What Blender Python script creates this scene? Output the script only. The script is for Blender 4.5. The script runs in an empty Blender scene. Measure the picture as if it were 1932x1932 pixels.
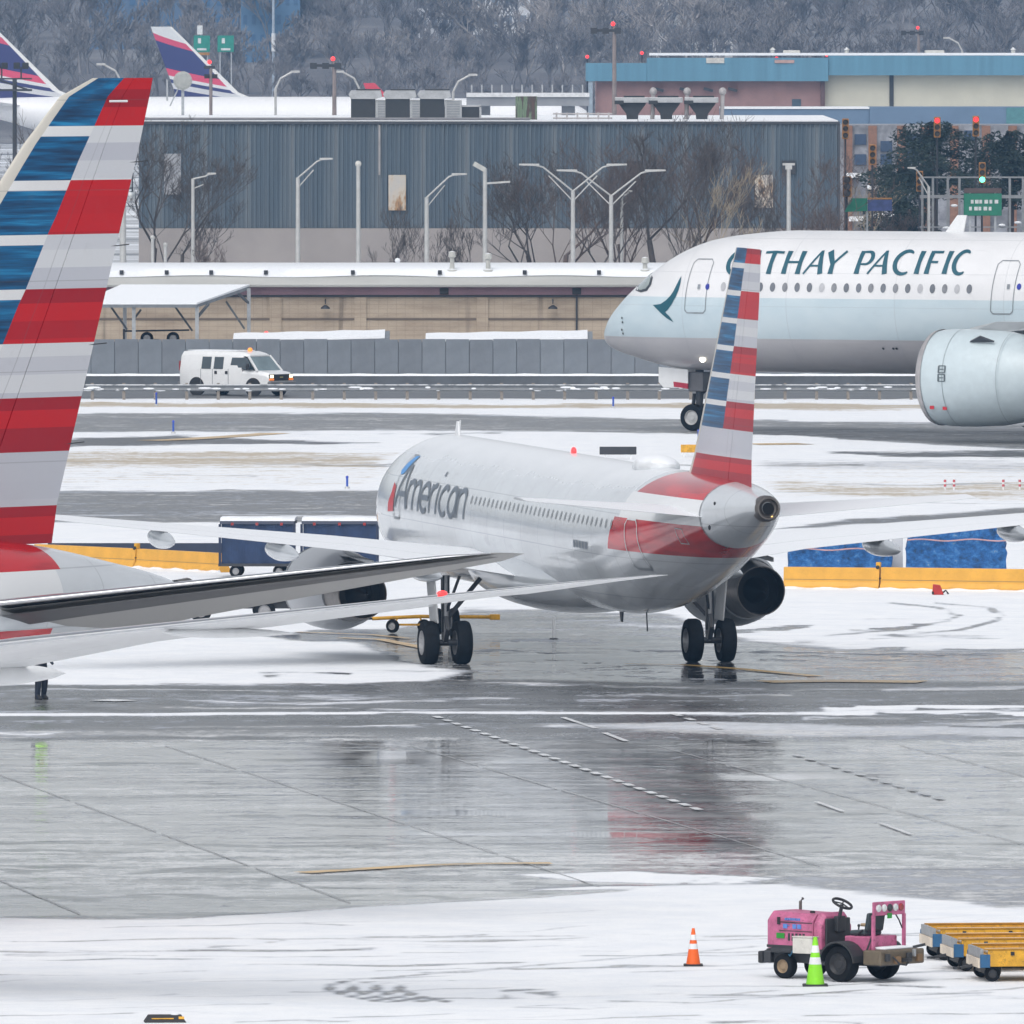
import bpy, bmesh, math, random
import numpy as np
from mathutils import Vector, Matrix
R = math.radians
rng = random.Random(7)
SC = bpy.context.scene
COL = SC.collection

# ---------------------------------------------------------------- camera
F, HC, HY = 30000.0, 18.4, 10.0            # focal length in px of a 1932 px frame, eye height, horizon row
PITCH = math.atan((966.0 - HY) / F)
cam_d = bpy.data.cameras.new('camera')
cam = bpy.data.objects.new('camera', cam_d); COL.objects.link(cam)
cam.location = (0, 0, HC); cam.rotation_euler = (math.pi / 2 - PITCH, 0, 0)
cam_d.sensor_width = 36.0; cam_d.lens = F / 1932.0 * 36.0
cam_d.clip_start = 5.0; cam_d.clip_end = 12000.0
SC.camera = cam

# ---------------------------------------------------------------- sky, sun, exposure (bright snowy overcast)
SUN_EL, SUN_AZ = 52.0, 200.0
world = bpy.data.worlds.new('World'); SC.world = world; world.use_nodes = True
wn, wl = world.node_tree.nodes, world.node_tree.links
wn.clear()
sky = wn.new('ShaderNodeTexSky'); sky.sky_type = 'NISHITA'; sky.sun_disc = False
sky.sun_elevation = R(SUN_EL); sky.sun_rotation = R(SUN_AZ)
sky.air_density = 1.0; sky.dust_density = 3.0; sky.ozone_density = 1.0
hsv = wn.new('ShaderNodeHueSaturation'); hsv.inputs['Saturation'].default_value = 0.22
bg = wn.new('ShaderNodeBackground'); bg.inputs['Strength'].default_value = 0.15
wo = wn.new('ShaderNodeOutputWorld')
wl.new(sky.outputs[0], hsv.inputs['Color']); wl.new(hsv.outputs[0], bg.inputs['Color']); wl.new(bg.outputs[0], wo.inputs['Surface'])
sd = bpy.data.lights.new('sun', 'SUN'); sd.energy = 0.8; sd.angle = R(60); sd.color = (1.0, 0.98, 0.95)
so = bpy.data.objects.new('sun', sd); COL.objects.link(so)
_az = R(SUN_AZ)
so.rotation_euler = Vector((math.sin(_az) * math.cos(R(SUN_EL)), math.cos(_az) * math.cos(R(SUN_EL)), math.sin(R(SUN_EL)))).to_track_quat('Z', 'Y').to_euler()
so.location = (-60, 200, 120)
vs = SC.view_settings
vs.view_transform = 'Standard'; vs.look = 'None'; vs.exposure = 0.18; vs.gamma = 1.0; vs.use_curve_mapping = False
SC.cycles.max_bounces = 6; SC.cycles.diffuse_bounces = 2; SC.cycles.glossy_bounces = 3; SC.cycles.volume_bounces = 0
SC.cycles.use_denoising = True
SC.cycles.sample_clamp_indirect = 6.0

# ---------------------------------------------------------------- measuring helpers (photograph row/column -> place in the world)
_c, _s = math.cos(PITCH), math.sin(PITCH)
def ray(px, py):
    a, b = (px - 966.0) / F, (966.0 - py) / F
    return Vector((a, _c + b * _s, -_s + b * _c))
def G(px, py, z=0.0):
    d = ray(px, py); t = (z - HC) / d.z
    return Vector((d.x * t, d.y * t, z))
def W(px, py, Y):
    d = ray(px, py); t = Y / d.y
    return Vector((d.x * t, Y, HC + d.z * t))

# ---------------------------------------------------------------- materials
def nt(name):
    m = bpy.data.materials.new(name); m.use_nodes = True
    t = m.node_tree; t.nodes.clear()
    o = t.nodes.new('ShaderNodeOutputMaterial'); p = t.nodes.new('ShaderNodeBsdfPrincipled')
    t.links.new(p.outputs[0], o.inputs['Surface'])
    return m, t, p
class NB:
    """tiny node-graph helper"""
    def __init__(s, t): s.t = t
    def n(s, typ, **k):
        nd = s.t.nodes.new(typ)
        for a, b in k.items(): setattr(nd, a, b)
        return nd
    def inp(s, sock, v):
        if isinstance(v, bpy.types.NodeSocket): s.t.links.new(v, sock)
        else: sock.default_value = v
    def math(s, op, a, b=0.0, c=None, clamp=False):
        nd = s.n('ShaderNodeMath', operation=op, use_clamp=clamp)
        s.inp(nd.inputs[0], a); s.inp(nd.inputs[1], b)
        if c is not None: s.inp(nd.inputs[2], c)
        return nd.outputs[0]
    def mix(s, f, a, b, typ='RGBA', blend='MIX'):
        nd = s.n('ShaderNodeMix', data_type=typ)
        if typ == 'RGBA': nd.blend_type = blend; i = (0, 6, 7); o = 2
        else: i = (0, 2, 3); o = 0
        s.inp(nd.inputs[i[0]], f); s.inp(nd.inputs[i[1]], a); s.inp(nd.inputs[i[2]], b)
        return nd.outputs[o]
    def sstep(s, v, a, b, o0=0.0, o1=1.0):
        nd = s.n('ShaderNodeMapRange', interpolation_type='SMOOTHSTEP')
        s.inp(nd.inputs[0], v); nd.inputs[1].default_value = a; nd.inputs[2].default_value = b
        nd.inputs[3].default_value = o0; nd.inputs[4].default_value = o1
        return nd.outputs[0]
    def obj(s): return s.n('ShaderNodeTexCoord').outputs['Object']
    def uv(s): return s.n('ShaderNodeTexCoord').outputs['UV']
    def xyz(s, v):
        nd = s.n('ShaderNodeSeparateXYZ'); s.inp(nd.inputs[0], v); return nd.outputs
    def comb(s, x, y, z):
        nd = s.n('ShaderNodeCombineXYZ'); s.inp(nd.inputs[0], x); s.inp(nd.inputs[1], y); s.inp(nd.inputs[2], z); return nd.outputs[0]
    def mapping(s, v, scale, loc=(0, 0, 0)):
        nd = s.n('ShaderNodeMapping'); s.inp(nd.inputs[0], v); nd.inputs['Scale'].default_value = scale; nd.inputs['Location'].default_value = loc
        return nd.outputs[0]
    def noise(s, v, scale=5.0, detail=4.0, rough=0.55, out=0):
        nd = s.n('ShaderNodeTexNoise'); s.inp(nd.inputs['Vector'], v); nd.inputs['Scale'].default_value = scale
        nd.inputs['Detail'].default_value = detail; nd.inputs['Roughness'].default_value = rough
        return nd.outputs[out]
    def white1(s, w):
        nd = s.n('ShaderNodeTexWhiteNoise', noise_dimensions='1D'); s.inp(nd.inputs['W'], w); return nd.outputs[0]
    def ramp(s, f, stops, interp='LINEAR'):
        nd = s.n('ShaderNodeValToRGB'); s.inp(nd.inputs[0], f); cr = nd.color_ramp; cr.interpolation = interp
        while len(cr.elements) > 1: cr.elements.remove(cr.elements[-1])
        cr.elements[0].position = stops[0][0]; cr.elements[0].color = (*stops[0][1], 1)
        for p, c in stops[1:]:
            e = cr.elements.new(p); e.color = (*c, 1)
        return nd.outputs[0]
    def bump(s, h, strength, dist=0.02):
        nd = s.n('ShaderNodeBump'); s.inp(nd.inputs['Height'], h); nd.inputs['Strength'].default_value = strength; nd.inputs['Distance'].default_value = dist
        return nd.outputs[0]
MATS = {}
def M(name, col=(.5, .5, .5), rough=.55, metal=0.0, var=.12, scale=3.0, bump=0.0, coat=0.0, emit=None, es=1.0, dirt=0.0, snow=0.0, stretch=(1, 1, 1)):
    if name in MATS: return MATS[name]
    m, t, p = nt(name); b = NB(t); v = b.mapping(b.obj(), stretch)
    n = b.noise(v, scale, 5.0, .6)
    f = b.sstep(n, .28, .72)
    c0 = tuple(x * (1 - var) for x in col); c1 = tuple(min(1, x * (1 + var)) for x in col)
    c = b.mix(f, (*c0, 1), (*c1, 1))
    if dirt:
        n2 = b.noise(v, scale * 3.1, 6.0, .7)
        c = b.mix(b.sstep(n2, .52, .70, 0, dirt), c, (.045, .038, .03, 1))
    if snow:
        ge = b.n('ShaderNodeNewGeometry'); nz = b.xyz(ge.outputs['Normal'])[2]
        k = b.math('ADD', nz, b.math('MULTIPLY', b.math('SUBTRACT', b.noise(b.obj(), 2.5, 5.0), .5), .9))
        c = b.mix(b.sstep(k, .62, .8, 0, snow), c, (.84, .86, .89, 1))
    t.links.new(c, p.inputs['Base Color'])
    b.inp(p.inputs['Roughness'], b.math('ADD', rough - .06, b.math('MULTIPLY', n, .12), clamp=True)); p.inputs['Metallic'].default_value = metal
    if coat: p.inputs['Coat Weight'].default_value = coat; p.inputs['Coat Roughness'].default_value = .08
    if bump: t.links.new(b.bump(b.noise(v, scale * 4, 5.0, .6), bump), p.inputs['Normal'])
    if emit: p.inputs['Emission Color'].default_value = (*emit, 1); p.inputs['Emission Strength'].default_value = es
    MATS[name] = m
    return m

# ---------------------------------------------------------------- mesh builder
def frame(d):
    d = Vector(d).normalized()
    u = Vector((0, 0, 1)) if abs(d.z) < .95 else Vector((1, 0, 0))
    a = d.cross(u).normalized(); return a, a.cross(d).normalized()
class MB:
    def __init__(s): s.v, s.f, s.m, s.uv = [], [], [], None
    def add(s, vs, fs, mi=0):
        o = len(s.v); s.v += [tuple(v) for v in vs]; s.f += [tuple(i + o for i in f) for f in fs]; s.m += [mi] * len(fs); return s
    def box(s, c, size, mi=0, rot=None):
        x, y, z = (k / 2 for k in size); vs = [Vector((i * x, j * y, k * z)) for k in (-1, 1) for j in (-1, 1) for i in (-1, 1)]
        if rot is not None: vs = [rot @ v for v in vs]
        c = Vector(c); vs = [v + c for v in vs]
        return s.add(vs, [(0, 2, 3, 1), (4, 5, 7, 6), (0, 1, 5, 4), (2, 6, 7, 3), (0, 4, 6, 2), (1, 3, 7, 5)], mi)
    def bx(s, x0, x1, y0, y1, z0, z1, mi=0): return s.box(((x0 + x1) / 2, (y0 + y1) / 2, (z0 + z1) / 2), (abs(x1 - x0), abs(y1 - y0), abs(z1 - z0)), mi)
    def loft(s, rings, mi=0, closed=True, c0=True, c1=True):
        n = len(rings[0]); vs = [p for r in rings for p in r]; fs = []
        for i in range(len(rings) - 1):
            for j in range(n if closed else n - 1):
                k = (j + 1) % n; fs.append((i * n + j, i * n + k, (i + 1) * n + k, (i + 1) * n + j))
        if c0: fs.append(tuple(reversed(range(n))))
        if c1: fs.append(tuple((len(rings) - 1) * n + j for j in range(n)))
        return s.add(vs, fs, mi)
    def tube(s, pts, r, n=8, mi=0, caps=True):
        pts = [Vector(p) for p in pts]; rs = r if isinstance(r, (list, tuple)) else [r] * len(pts); rings = []
        for i, p in enumerate(pts):
            d = (pts[min(i + 1, len(pts) - 1)] - pts[max(i - 1, 0)])
            a, b = frame(d); rings.append([p + (a * math.cos(2 * math.pi * k / n) + b * math.sin(2 * math.pi * k / n)) * rs[i] for k in range(n)])
        return s.loft(rings, mi, True, caps, caps)
    def bar(s, p0, p1, w, h, mi=0):
        p0, p1 = Vector(p0), Vector(p1); a, b = frame(p1 - p0); q = [(-1, -1), (1, -1), (1, 1), (-1, 1)]
        return s.loft([[p + a * (i * w / 2) + b * (j * h / 2) for i, j in q] for p in (p0, p1)], mi)
    def lathe(s, prof, c=(0, 0, 0), axis=(0, 0, 1), n=20, mi=0, caps=True):
        a, b = frame(axis); ax = Vector(axis).normalized(); c = Vector(c)
        return s.loft([[c + ax * h + (a * math.cos(2 * math.pi * k / n) + b * math.sin(2 * math.pi * k / n)) * max(r, 1e-4) for k in range(n)] for r, h in prof], mi, True, caps, caps)
    def ball(s, c, r, n=10, mi=0):
        r = r if isinstance(r, (tuple, list)) else (r, r, r); c = Vector(c)
        rings = [[c + Vector((r[0] * math.sin(t) * math.cos(2 * math.pi * k / (n * 2)), r[1] * math.sin(t) * math.sin(2 * math.pi * k / (n * 2)), r[2] * math.cos(t))) for k in range(n * 2)] for t in [math.pi * (i + .02) / (n + .04) for i in range(n + 1)]]
        return s.loft(rings, mi)
    def prism(s, poly, o, ax, ay, depth, mi=0):
        o, ax, ay = Vector(o), Vector(ax), Vector(ay); d = ax.cross(ay).normalized() * depth
        a = [o + ax * x + ay * y for x, y in poly]; return s.loft([a, [p + d for p in a]], mi)
    def build(s, name, mats, parent=None, smooth=None, bevel=0.0, loc=None):
        me = bpy.data.meshes.new(name); me.from_pydata(s.v, [], s.f)
        mats = mats if isinstance(mats, (list, tuple)) else [mats]
        for m in mats: me.materials.append(m)
        if len(mats) > 1: me.polygons.foreach_set('material_index', s.m)
        if s.uv is not None:
            u = me.uv_layers.new(name='UVMap'); li = np.zeros(len(me.loops), int); me.loops.foreach_get('vertex_index', li)
            u.data.foreach_set('uv', np.array(s.uv, float)[li].ravel())
        bm = bmesh.new(); bm.from_mesh(me); bmesh.ops.recalc_face_normals(bm, faces=bm.faces); bm.to_mesh(me); bm.free()
        me.update()
        if smooth is not None: me.shade_smooth(); me.set_sharp_from_angle(angle=R(smooth))
        o = bpy.data.objects.new(name, me); COL.objects.link(o)
        if parent is not None: o.parent = parent
        if loc is not None: o.location = loc
        if bevel:
            md = o.modifiers.new('soft_edges', 'BEVEL'); md.width = bevel; md.segments = 2; md.limit_method = 'ANGLE'
        return o
def tag(o, label=None, cat=None, group=None, kind=None):
    if label: o['label'] = label
    if cat: o['category'] = cat
    if group: o['group'] = group
    if kind: o['kind'] = kind
    return o
def thing(name, label, cat, loc=(0, 0, 0), rz=0.0, group=None):
    o = bpy.data.objects.new(name, None); COL.objects.link(o); o.empty_display_size = .3
    o.location = loc; o.rotation_euler = (0, 0, rz); return tag(o, label, cat, group)
def copy_tree(o, parent=None):
    c = o.copy(); COL.objects.link(c); c.parent = parent
    for ch in list(o.children): copy_tree(ch, c)
    return c
def wheel(parent, c, rad, wid, axis=(0, 1, 0), rim_mat=None, name='wheel', rimr=.55, tyre='tyre'):
    ax = Vector(axis).normalized(); h = wid / 2; a = MB()
    a.lathe([(rad * rimr, -h * .9), (rad * .80, -h), (rad * .94, -h * .86), (rad, -h * .5), (rad, h * .5), (rad * .94, h * .86), (rad * .80, h), (rad * rimr, h * .9)], c, ax, 26, caps=False)
    w = a.build(name, M(tyre), parent, smooth=40)
    r = MB(); r.lathe([(.02, -h * .62), (rad * .22, -h * .64), (rad * .25, -h * .55), (rad * .45, -h * .5), (rad * rimr * 1.02, -h * .93), (rad * rimr * 1.02, h * .93), (rad * .45, h * .5), (rad * .25, h * .55), (rad * .22, h * .64), (.02, h * .62)], c, ax, 20)
    r.build('rim', rim_mat or M('rim_grey'), w, smooth=35)
    return w
M('tyre', (.010, .011, .013), .75, var=.25, bump=.15, scale=8); M('rim_grey', (.35, .35, .36), .4, .4, dirt=.4)
for _n in ('tyre',): [setattr(nd.inputs['Specular IOR Level'], 'default_value', .12) for nd in MATS[_n].node_tree.nodes if nd.type == 'BSDF_PRINCIPLED']
WHITE = M('white_paint', (.78, .79, .80), .35, coat=.3, var=.04); BLACK = M('black_rubber', (.02, .02, .022), .6)
DARK = M('dark_steel', (.05, .052, .058), .5, .3, dirt=.3); GALV = M('galvanised', (.42, .44, .46), .5, .5, var=.15)
GLASS = M('dark_glass', (.03, .045, .055), .08, coat=1.0, var=.1); SNOW = M('snow_cap', (.83, .85, .88), .75, var=.03, bump=.25, scale=6)
# ================================================================ ground
def value_noise(x, y, seed):
    r = np.random.RandomState(seed); T = r.rand(257, 257)
    xi, yi = np.floor(x).astype(int), np.floor(y).astype(int); fx, fy = x - xi, y - yi
    fx, fy = fx * fx * (3 - 2 * fx), fy * fy * (3 - 2 * fy); a, b = xi % 256, yi % 256
    return (T[a, b] * (1 - fx) + T[a + 1, b] * fx) * (1 - fy) + (T[a, b + 1] * (1 - fx) + T[a + 1, b + 1] * fx) * fy
def fbm(x, y, seed, octs=4):
    s, a = 0, .5
    for i in range(octs): s = s + a * value_noise(x * 2 ** i + 31.7 * i + 900, y * 2 ** i + 900, seed + i); a *= .5
    return s
rows = np.arange(2010, 733, -1.0)
YY = np.array([G(966, r).y for r in rows]); XX = np.arange(-34, 34.01, .22)
gx, gy = np.meshgrid(XX, YY); gx, gy = gx.ravel(), gy.ravel()
# each vertex expressed in the photograph's own rows and columns, so patches can be given as measured
dpt = gy * _c + HC * _s; gpx = 966 + F * gx / dpt; gpy = 966 - F * (gy * _s - HC * _c) / dpt
jx = (fbm(gx / 7, gy / 9, 3) - .47) * 80; jy = (fbm(gx / 5, gy / 6, 11) - .47) * 18 + (fbm(gx / 1.1, gy / 1.3, 17) - .47) * 9
CH = {k: np.full(gx.shape, v) for k, v in dict(snow=1.0, wet=.3, grass=0.0, tone=.4).items()}
def sdist(poly, px, py, closed=True):
    ins = np.zeros(px.shape, bool); d2 = np.full(px.shape, 1e12); n = len(poly)
    for i in range(n if closed else n - 1):
        (x0, y0), (x1, y1) = poly[i], poly[(i + 1) % n]
        if closed:
            c = ((y0 > py) != (y1 > py)); xs = (x1 - x0) * (py - y0) / ((y1 - y0) if y1 != y0 else 1e-9) + x0; ins ^= c & (px < xs)
        ex, ey = x1 - x0, y1 - y0; t = np.clip(((px - x0) * ex * .05 + (py - y0) * ey) / (ex * ex * .05 + ey * ey + 1e-9), 0, 1)
        d2 = np.minimum(d2, (px - x0 - t * ex) ** 2 * .05 + (py - y0 - t * ey) ** 2)
    d = np.sqrt(d2); return np.where(ins, d, -d)
def patch(poly, soft=4, jit=1.0, **vals):
    xs, ys = [p[0] for p in poly], [p[1] for p in poly]
    k = (gpx > min(xs) - 150) & (gpx < max(xs) + 150) & (gpy > min(ys) - 40) & (gpy < max(ys) + 40)
    s = sdist(poly, gpx[k] + jx[k] * jit, gpy[k] + jy[k] * jit); m = np.clip((s + soft) / (2 * soft), 0, 1); m = m * m * (3 - 2 * m)
    for c, v in vals.items(): CH[c][k] = CH[c][k] * (1 - m) + v * m
def track(pts, w=2.2, jit=.25, **vals):
    xs, ys = [p[0] for p in pts], [p[1] for p in pts]
    k = (gpx > min(xs) - 60) & (gpx < max(xs) + 60) & (gpy > min(ys) - 14) & (gpy < max(ys) + 14)
    d = -sdist(pts, gpx[k] + jx[k] * jit, gpy[k] + jy[k] * jit, False); m = np.clip(1 - d / w, 0, 1) * (.35 + .65 * np.clip((fbm(gx[k] / 2.5, gy[k] / 3, 41) - .3) * 4, 0, 1))
    for c, v in vals.items(): CH[c][k] = CH[c][k] * (1 - m) + v * m
E0, E1 = -300, 2250
# far verge, taxiways
patch([(E0, 700), (E1, 700), (E1, 754), (E0, 748)], 2, .3, snow=.08, wet=.15, tone=.55)
patch([(E0, 757), (E1, 763), (E1, 775), (E0, 768)], 4, .5, grass=.85, snow=.85)
patch([(E0, 783), (700, 779), (1300, 792), (E1, 802), (E1, 850), (1900, 846), (1500, 822), (900, 812), (E0, 817)], 3, .4, snow=.16, wet=.35, tone=.45)
patch([(1300, 806), (E1, 815), (E1, 842), (1500, 826)], 5, .5, tone=.95)
patch([(100, 829), (330, 823), (560, 829), (720, 835), (600, 842), (380, 839), (100, 844)], 3, .7, snow=.10, tone=.7)
patch([(1540, 850), (1700, 852), (E1, 858), (E1, 867), (1700, 864)], 4, .8, snow=.15, tone=.8)
patch([(E0, 888), (680, 890), (640, 912), (E0, 910)], 7, 1, grass=.56, snow=.92); patch([(1420, 872), (E1, 878), (E1, 950), (1440, 945)], 14, 1, grass=.44, snow=.94); patch([(E0, 846), (760, 848), (740, 922), (E0, 922)], 12, 1, grass=.44, snow=.95)
patch([(1480, 905), (1700, 915), (E1, 905), (E1, 935), (1700, 940), (1480, 925)], 8, .9, grass=.62, snow=.9)
patch([(1440, 868), (E1, 875), (E1, 890), (1440, 885)], 6, .9, snow=.7)
patch([(E0, 926), (740, 926), (760, 984), (E0, 984)], 3, .4, snow=.24, wet=.35, tone=.5)
patch([(E0, 850), (740, 853), (720, 879), (E0, 884)], 6, .8, grass=.72, snow=.9)
patch([(1480, 908), (1700, 916), (E1, 908), (E1, 932), (1700, 938), (1480, 924)], 6, .9, grass=.66, snow=.9)
track([(E0, 972), (400, 971), (740, 974)], 3, snow=.75); track([(E0, 945), (400, 950), (740, 947)], 2, snow=.5)
patch([(1455, 1000), (1600, 980), (1932, 958), (E1, 955), (E1, 976), (1850, 984), (1600, 990)], 4, .4, snow=.18, tone=.55)
patch([(1880, 1000), (E1, 1003), (E1, 1016), (1880, 1012)], 4, .5, snow=.2)
# wet ground round the airliner in the middle
patch([(590, 1196), (760, 1180), (960, 1152), (1250, 1160), (1400, 1206), (1600, 1221), (E1, 1236), (E1, 1310), (760, 1310), (880, 1268), (760, 1248), (700, 1226)], 7, 1.0, snow=.12, wet=1.0, tone=.48)
patch([(480, 1196), (640, 1182), (770, 1190), (720, 1213), (560, 1208)], 5, 1, snow=.03, wet=.95, tone=.7)
patch([(880, 1150), (1250, 1158), (1300, 1185), (880, 1180)], 8, .8, snow=.22)
for x0, y0, x1, y1 in ((900, 1228, 1180, 1240), (1430, 1228, 1900, 1234), (1010, 1266, 1290, 1262), (1200, 1196, 1330, 1199), (1560, 1258, 1932, 1262), (950, 1205, 1120, 1212), (1430, 1246, 1800, 1252)):
    track([(x0, y0), (x1, y1)], 5, 1.0, snow=.55)
for x0, y0, x1, y1 in ((950, 1222, 1200, 1226), (1080, 1252, 1290, 1247), (1480, 1238, 1700, 1245), (880, 1272, 1300, 1280)):
    track([(x0, y0), (x1, y1)], 5, 1.2, snow=.0, tone=.95)
for k in (0, 1):
    track([(1560 + k * 130, 1199 + k * 1), (1700 + k * 110, 1188), (1790 + k * 90, 1172), (1812 + k * 85, 1160), (1770 + k * 95, 1146), (1680 + k * 90, 1138)], 2.6, snow=.2, wet=.4)
rt = random.Random(5)
for i in range(46):
    y = rt.uniform(1168, 1284); x0 = rt.uniform(850 if y < 1265 else 500, 1850); L = rt.uniform(60, 300)
    track([(x0, y), (x0 + L * .5, y + rt.uniform(-4, 4)), (x0 + L, y + rt.uniform(-5, 5))], rt.uniform(2.5, 5), 1.0, **(dict(snow=.0, tone=rt.uniform(.8, 1.3), wet=.95) if i % 2 else dict(snow=rt.uniform(.45, .7))))
# service road in front
patch([(E0, 1292), (500, 1290), (900, 1284), (E1, 1286), (E1, 1402), (E0, 1402)], 4, .5, snow=.20, wet=.55, tone=.80)
patch([(E0, 1375), (500, 1380), (1100, 1398), (E0, 1402)], 5, .8, snow=.2, tone=.4)
patch([(E0, 1346), (900, 1342), (E1, 1345), (E1, 1350), (900, 1347), (E0, 1352)], 2, .15, snow=.95)
patch([(1540, 1330), (1700, 1327), (E1, 1336), (E1, 1353), (1560, 1350)], 3, .4, snow=1.0)
patch([(1030, 1368), (1300, 1362), (E1, 1376), (E1, 1392), (1450, 1391), (1250, 1381)], 5, .6, snow=.62, tone=.2)
for y, x0, x1, v in ((1306, 200, 900, .4), (1318, 0, 700, .5), (1330, 900, 1500, .55), (1360, 0, 500, .5), (1366, 300, 1100, .55), (1383, 0, 160, .95), (1388, 0, 520, .5), (1312, 1100, 1932, .45), (1322, 1100, 1700, .5), (1300, 1400, 1800, .3), (1357, 1000, 1932, .3)):
    track([(x0, y), ((x0 + x1) / 2, y + 3), (x1, y - 1)], 4.5, .9, snow=v)
for y, x0, x1 in ((1296, 0, 700), (1336, 100, 1200), (1298, 1000, 1932), (1334, 1290, 1600), (1361, 500, 1400), (1327, 1300, 1932), (1353, 700, 1932)):
    track([(x0, y), ((x0 + x1) / 2, y + 2), (x1, y)], 4.5, .9, tone=1.15, snow=.03)
patch([(1290, 1329), (1440, 1330), (1500, 1334), (1290, 1335)], 2, .2, snow=0, tone=1.3)
for i in range(60):
    y = rt.uniform(1292, 1400); x0 = rt.uniform(-200, 1850); L = rt.uniform(120, 700)
    track([(x0, y), (x0 + L * .5, y + rt.uniform(-3, 3)), (x0 + L, y + rt.uniform(-3, 3))], rt.uniform(2, 4.5), .9, **(dict(snow=.0, tone=rt.uniform(.9, 1.4)) if i % 2 else dict(snow=rt.uniform(.5, .85), tone=.2)))
# wet concrete apron
patch([(E0, 1399), (E1, 1397), (E1, 1652), (1560, 1664), (1240, 1672), (1000, 1692), (740, 1706), (330, 1735), (E0, 1726)], 4, .5, snow=.0, wet=1.0, tone=-.02)
patch([(560, 1420), (900, 1402), (1520, 1402), (1640, 1470), (1500, 1640), (1100, 1640), (700, 1560)], 30, 1, tone=.30, wet=1.45)  # darker tone paints in the airliner's reflection; extra wet keeps the concrete glossy
patch([(E0, 1600), (E1, 1600), (E1, 1640), (900, 1660), (E0, 1720)], 12, 1, wet=.85, tone=.12)
patch([(960, 1650), (1200, 1643), (1480, 1655), (1400, 1667), (1100, 1664)], 3, .6, snow=.95)
patch([(1500, 1652), (1660, 1650), (1600, 1661)], 3, .6, snow=.8); patch([(1700, 1684), (1900, 1672), (E1, 1670), (E1, 1690), (1760, 1694)], 4, .7, snow=.75)
patch([(930, 1680), (1100, 1672), (1560, 1664), (1200, 1676)], 3, .6, snow=.9)
for y, x0, x1, v in ((1588, 0, 1932, 1.0), (1640, 0, 700, .8), (1692, 0, 420, 1.0), (1690, 330, 900, .8), (1712, 0, 300, .7), (1656, 250, 1000, .7), (1668, 1000, 1932, .9), (1676, 600, 1500, .8), (1726, 0, 760, 1.0), (1540, 1500, 1932, .35), (1500, 0, 500, .3), (1615, 1200, 1932, .5), (1430, 900, 1500, .4), (1455, 1200, 1480, .5), (1478, 650, 1100, .4), (1440, 640, 760, .55), (1520, 1050, 1450, .45), (1420, 1560, 1932, .4), (1560, 1100, 1400, .6), (1604, 1150, 1420, .6)):
    track([(x0, y), (x0 * .7 + x1 * .3, y + 4), (x0 * .3 + x1 * .7, y - 3), (x1, y + 2)], 4, 1.1, tone=v)
patch([(1480, 1646), (1700, 1634), (E1, 1622), (E1, 1702), (1880, 1714), (1700, 1690), (1500, 1672)], 9, 1.0, snow=.46, wet=.5, tone=.3)
for i in range(70):
    y = rt.uniform(1405, 1725); x0 = rt.uniform(-200, 1850); L = rt.uniform(60, 420)
    track([(x0, y), (x0 + L * .5, y + rt.uniform(-4, 4)), (x0 + L, y + rt.uniform(-4, 4))], rt.uniform(2, 4), 1.0, tone=rt.uniform(.3, .8))
for i in range(60):
    y = rt.uniform(1742, 1930); x0 = rt.uniform(-200, 1850); L = rt.uniform(100, 600)
    track([(x0, y), (x0 + L * .5, y + rt.uniform(-5, 3)), (x0 + L, y - rt.uniform(0, 14))], rt.uniform(1.8, 3), .5, snow=rt.uniform(.40, .70))
for i in range(26):
    y = rt.uniform(790, 980); x0 = rt.uniform(-200, 1850); L = rt.uniform(150, 600)
    track([(x0, y), (x0 + L * .5, y + rt.uniform(-1, 2)), (x0 + L, y + rt.uniform(-1, 2))], rt.uniform(1.5, 2.6), .6, snow=rt.uniform(.25, .7))
# tyre tracks in the near snow
for pts, w, v in (([(0, 1802), (150, 1800), (330, 1792), (560, 1794), (700, 1788)], 4, .5), ([(0, 1890), (300, 1880), (600, 1878)], 2.2, .72), ([(620, 1858), (680, 1846), (800, 1836), (960, 1822), (1260, 1800), (1430, 1786)], 3.2, .62), ([(0, 1850), (400, 1846), (700, 1846)], 2.2, .75),
        ([(700, 1851), (900, 1847), (1080, 1850)], 2.2, .7), ([(0, 1908), (250, 1902), (420, 1912)], 2, .75), ([(1190, 1832), (1420, 1828), (1640, 1826)], 2.6, .6), ([(560, 1745), (740, 1738), (1300, 1705)], 2.4, .7), ([(700, 1812), (980, 1795), (1250, 1775), (1400, 1765)], 2.4, .76),
        ([(960, 1900), (1200, 1888), (1400, 1895)], 2.4, .7), ([(1200, 1920), (1400, 1926)], 2.4, .75), ([(1720, 1884), (1840, 1878), (1932, 1884)], 4, .45), ([(1650, 1858), (1760, 1862)], 3, .5), ([(1350, 1928), (1500, 1921), (1620, 1930)], 5, .35), ([(1560, 1740), (1720, 1736), (1932, 1722)], 2.2, .72), ([(820, 1930), (1100, 1912), (1300, 1906)], 2.2, .76), ([(1700, 1800), (1932, 1790)], 2.5, .7)):
    track(pts, w, .5, snow=v, wet=.3, tone=.5)
for k in range(4):
    track([(640 + k * 42, 1852 + k), (622 + k * 42, 1866), (660 + k * 42, 1880), (720 + k * 42, 1890)], 3.2, .2, snow=.25)
    track([(940 + k * 28, 1866), (965 + k * 28, 1872), (952 + k * 28, 1884)], 2.6, .2, snow=.35)
    track([(1290 + k * 55, 1644), (1330 + k * 55, 1656), (1290 + k * 50, 1667)], 2.2, .2, snow=.2, tone=.7)
    track([(1840 + k * 30, 1706), (1862 + k * 30, 1696), (1850 + k * 30, 1686)], 2.4, .2, snow=.3)
nx, ny = len(XX), len(YY)
gm = bpy.data.meshes.new('apron_ground')
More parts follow.
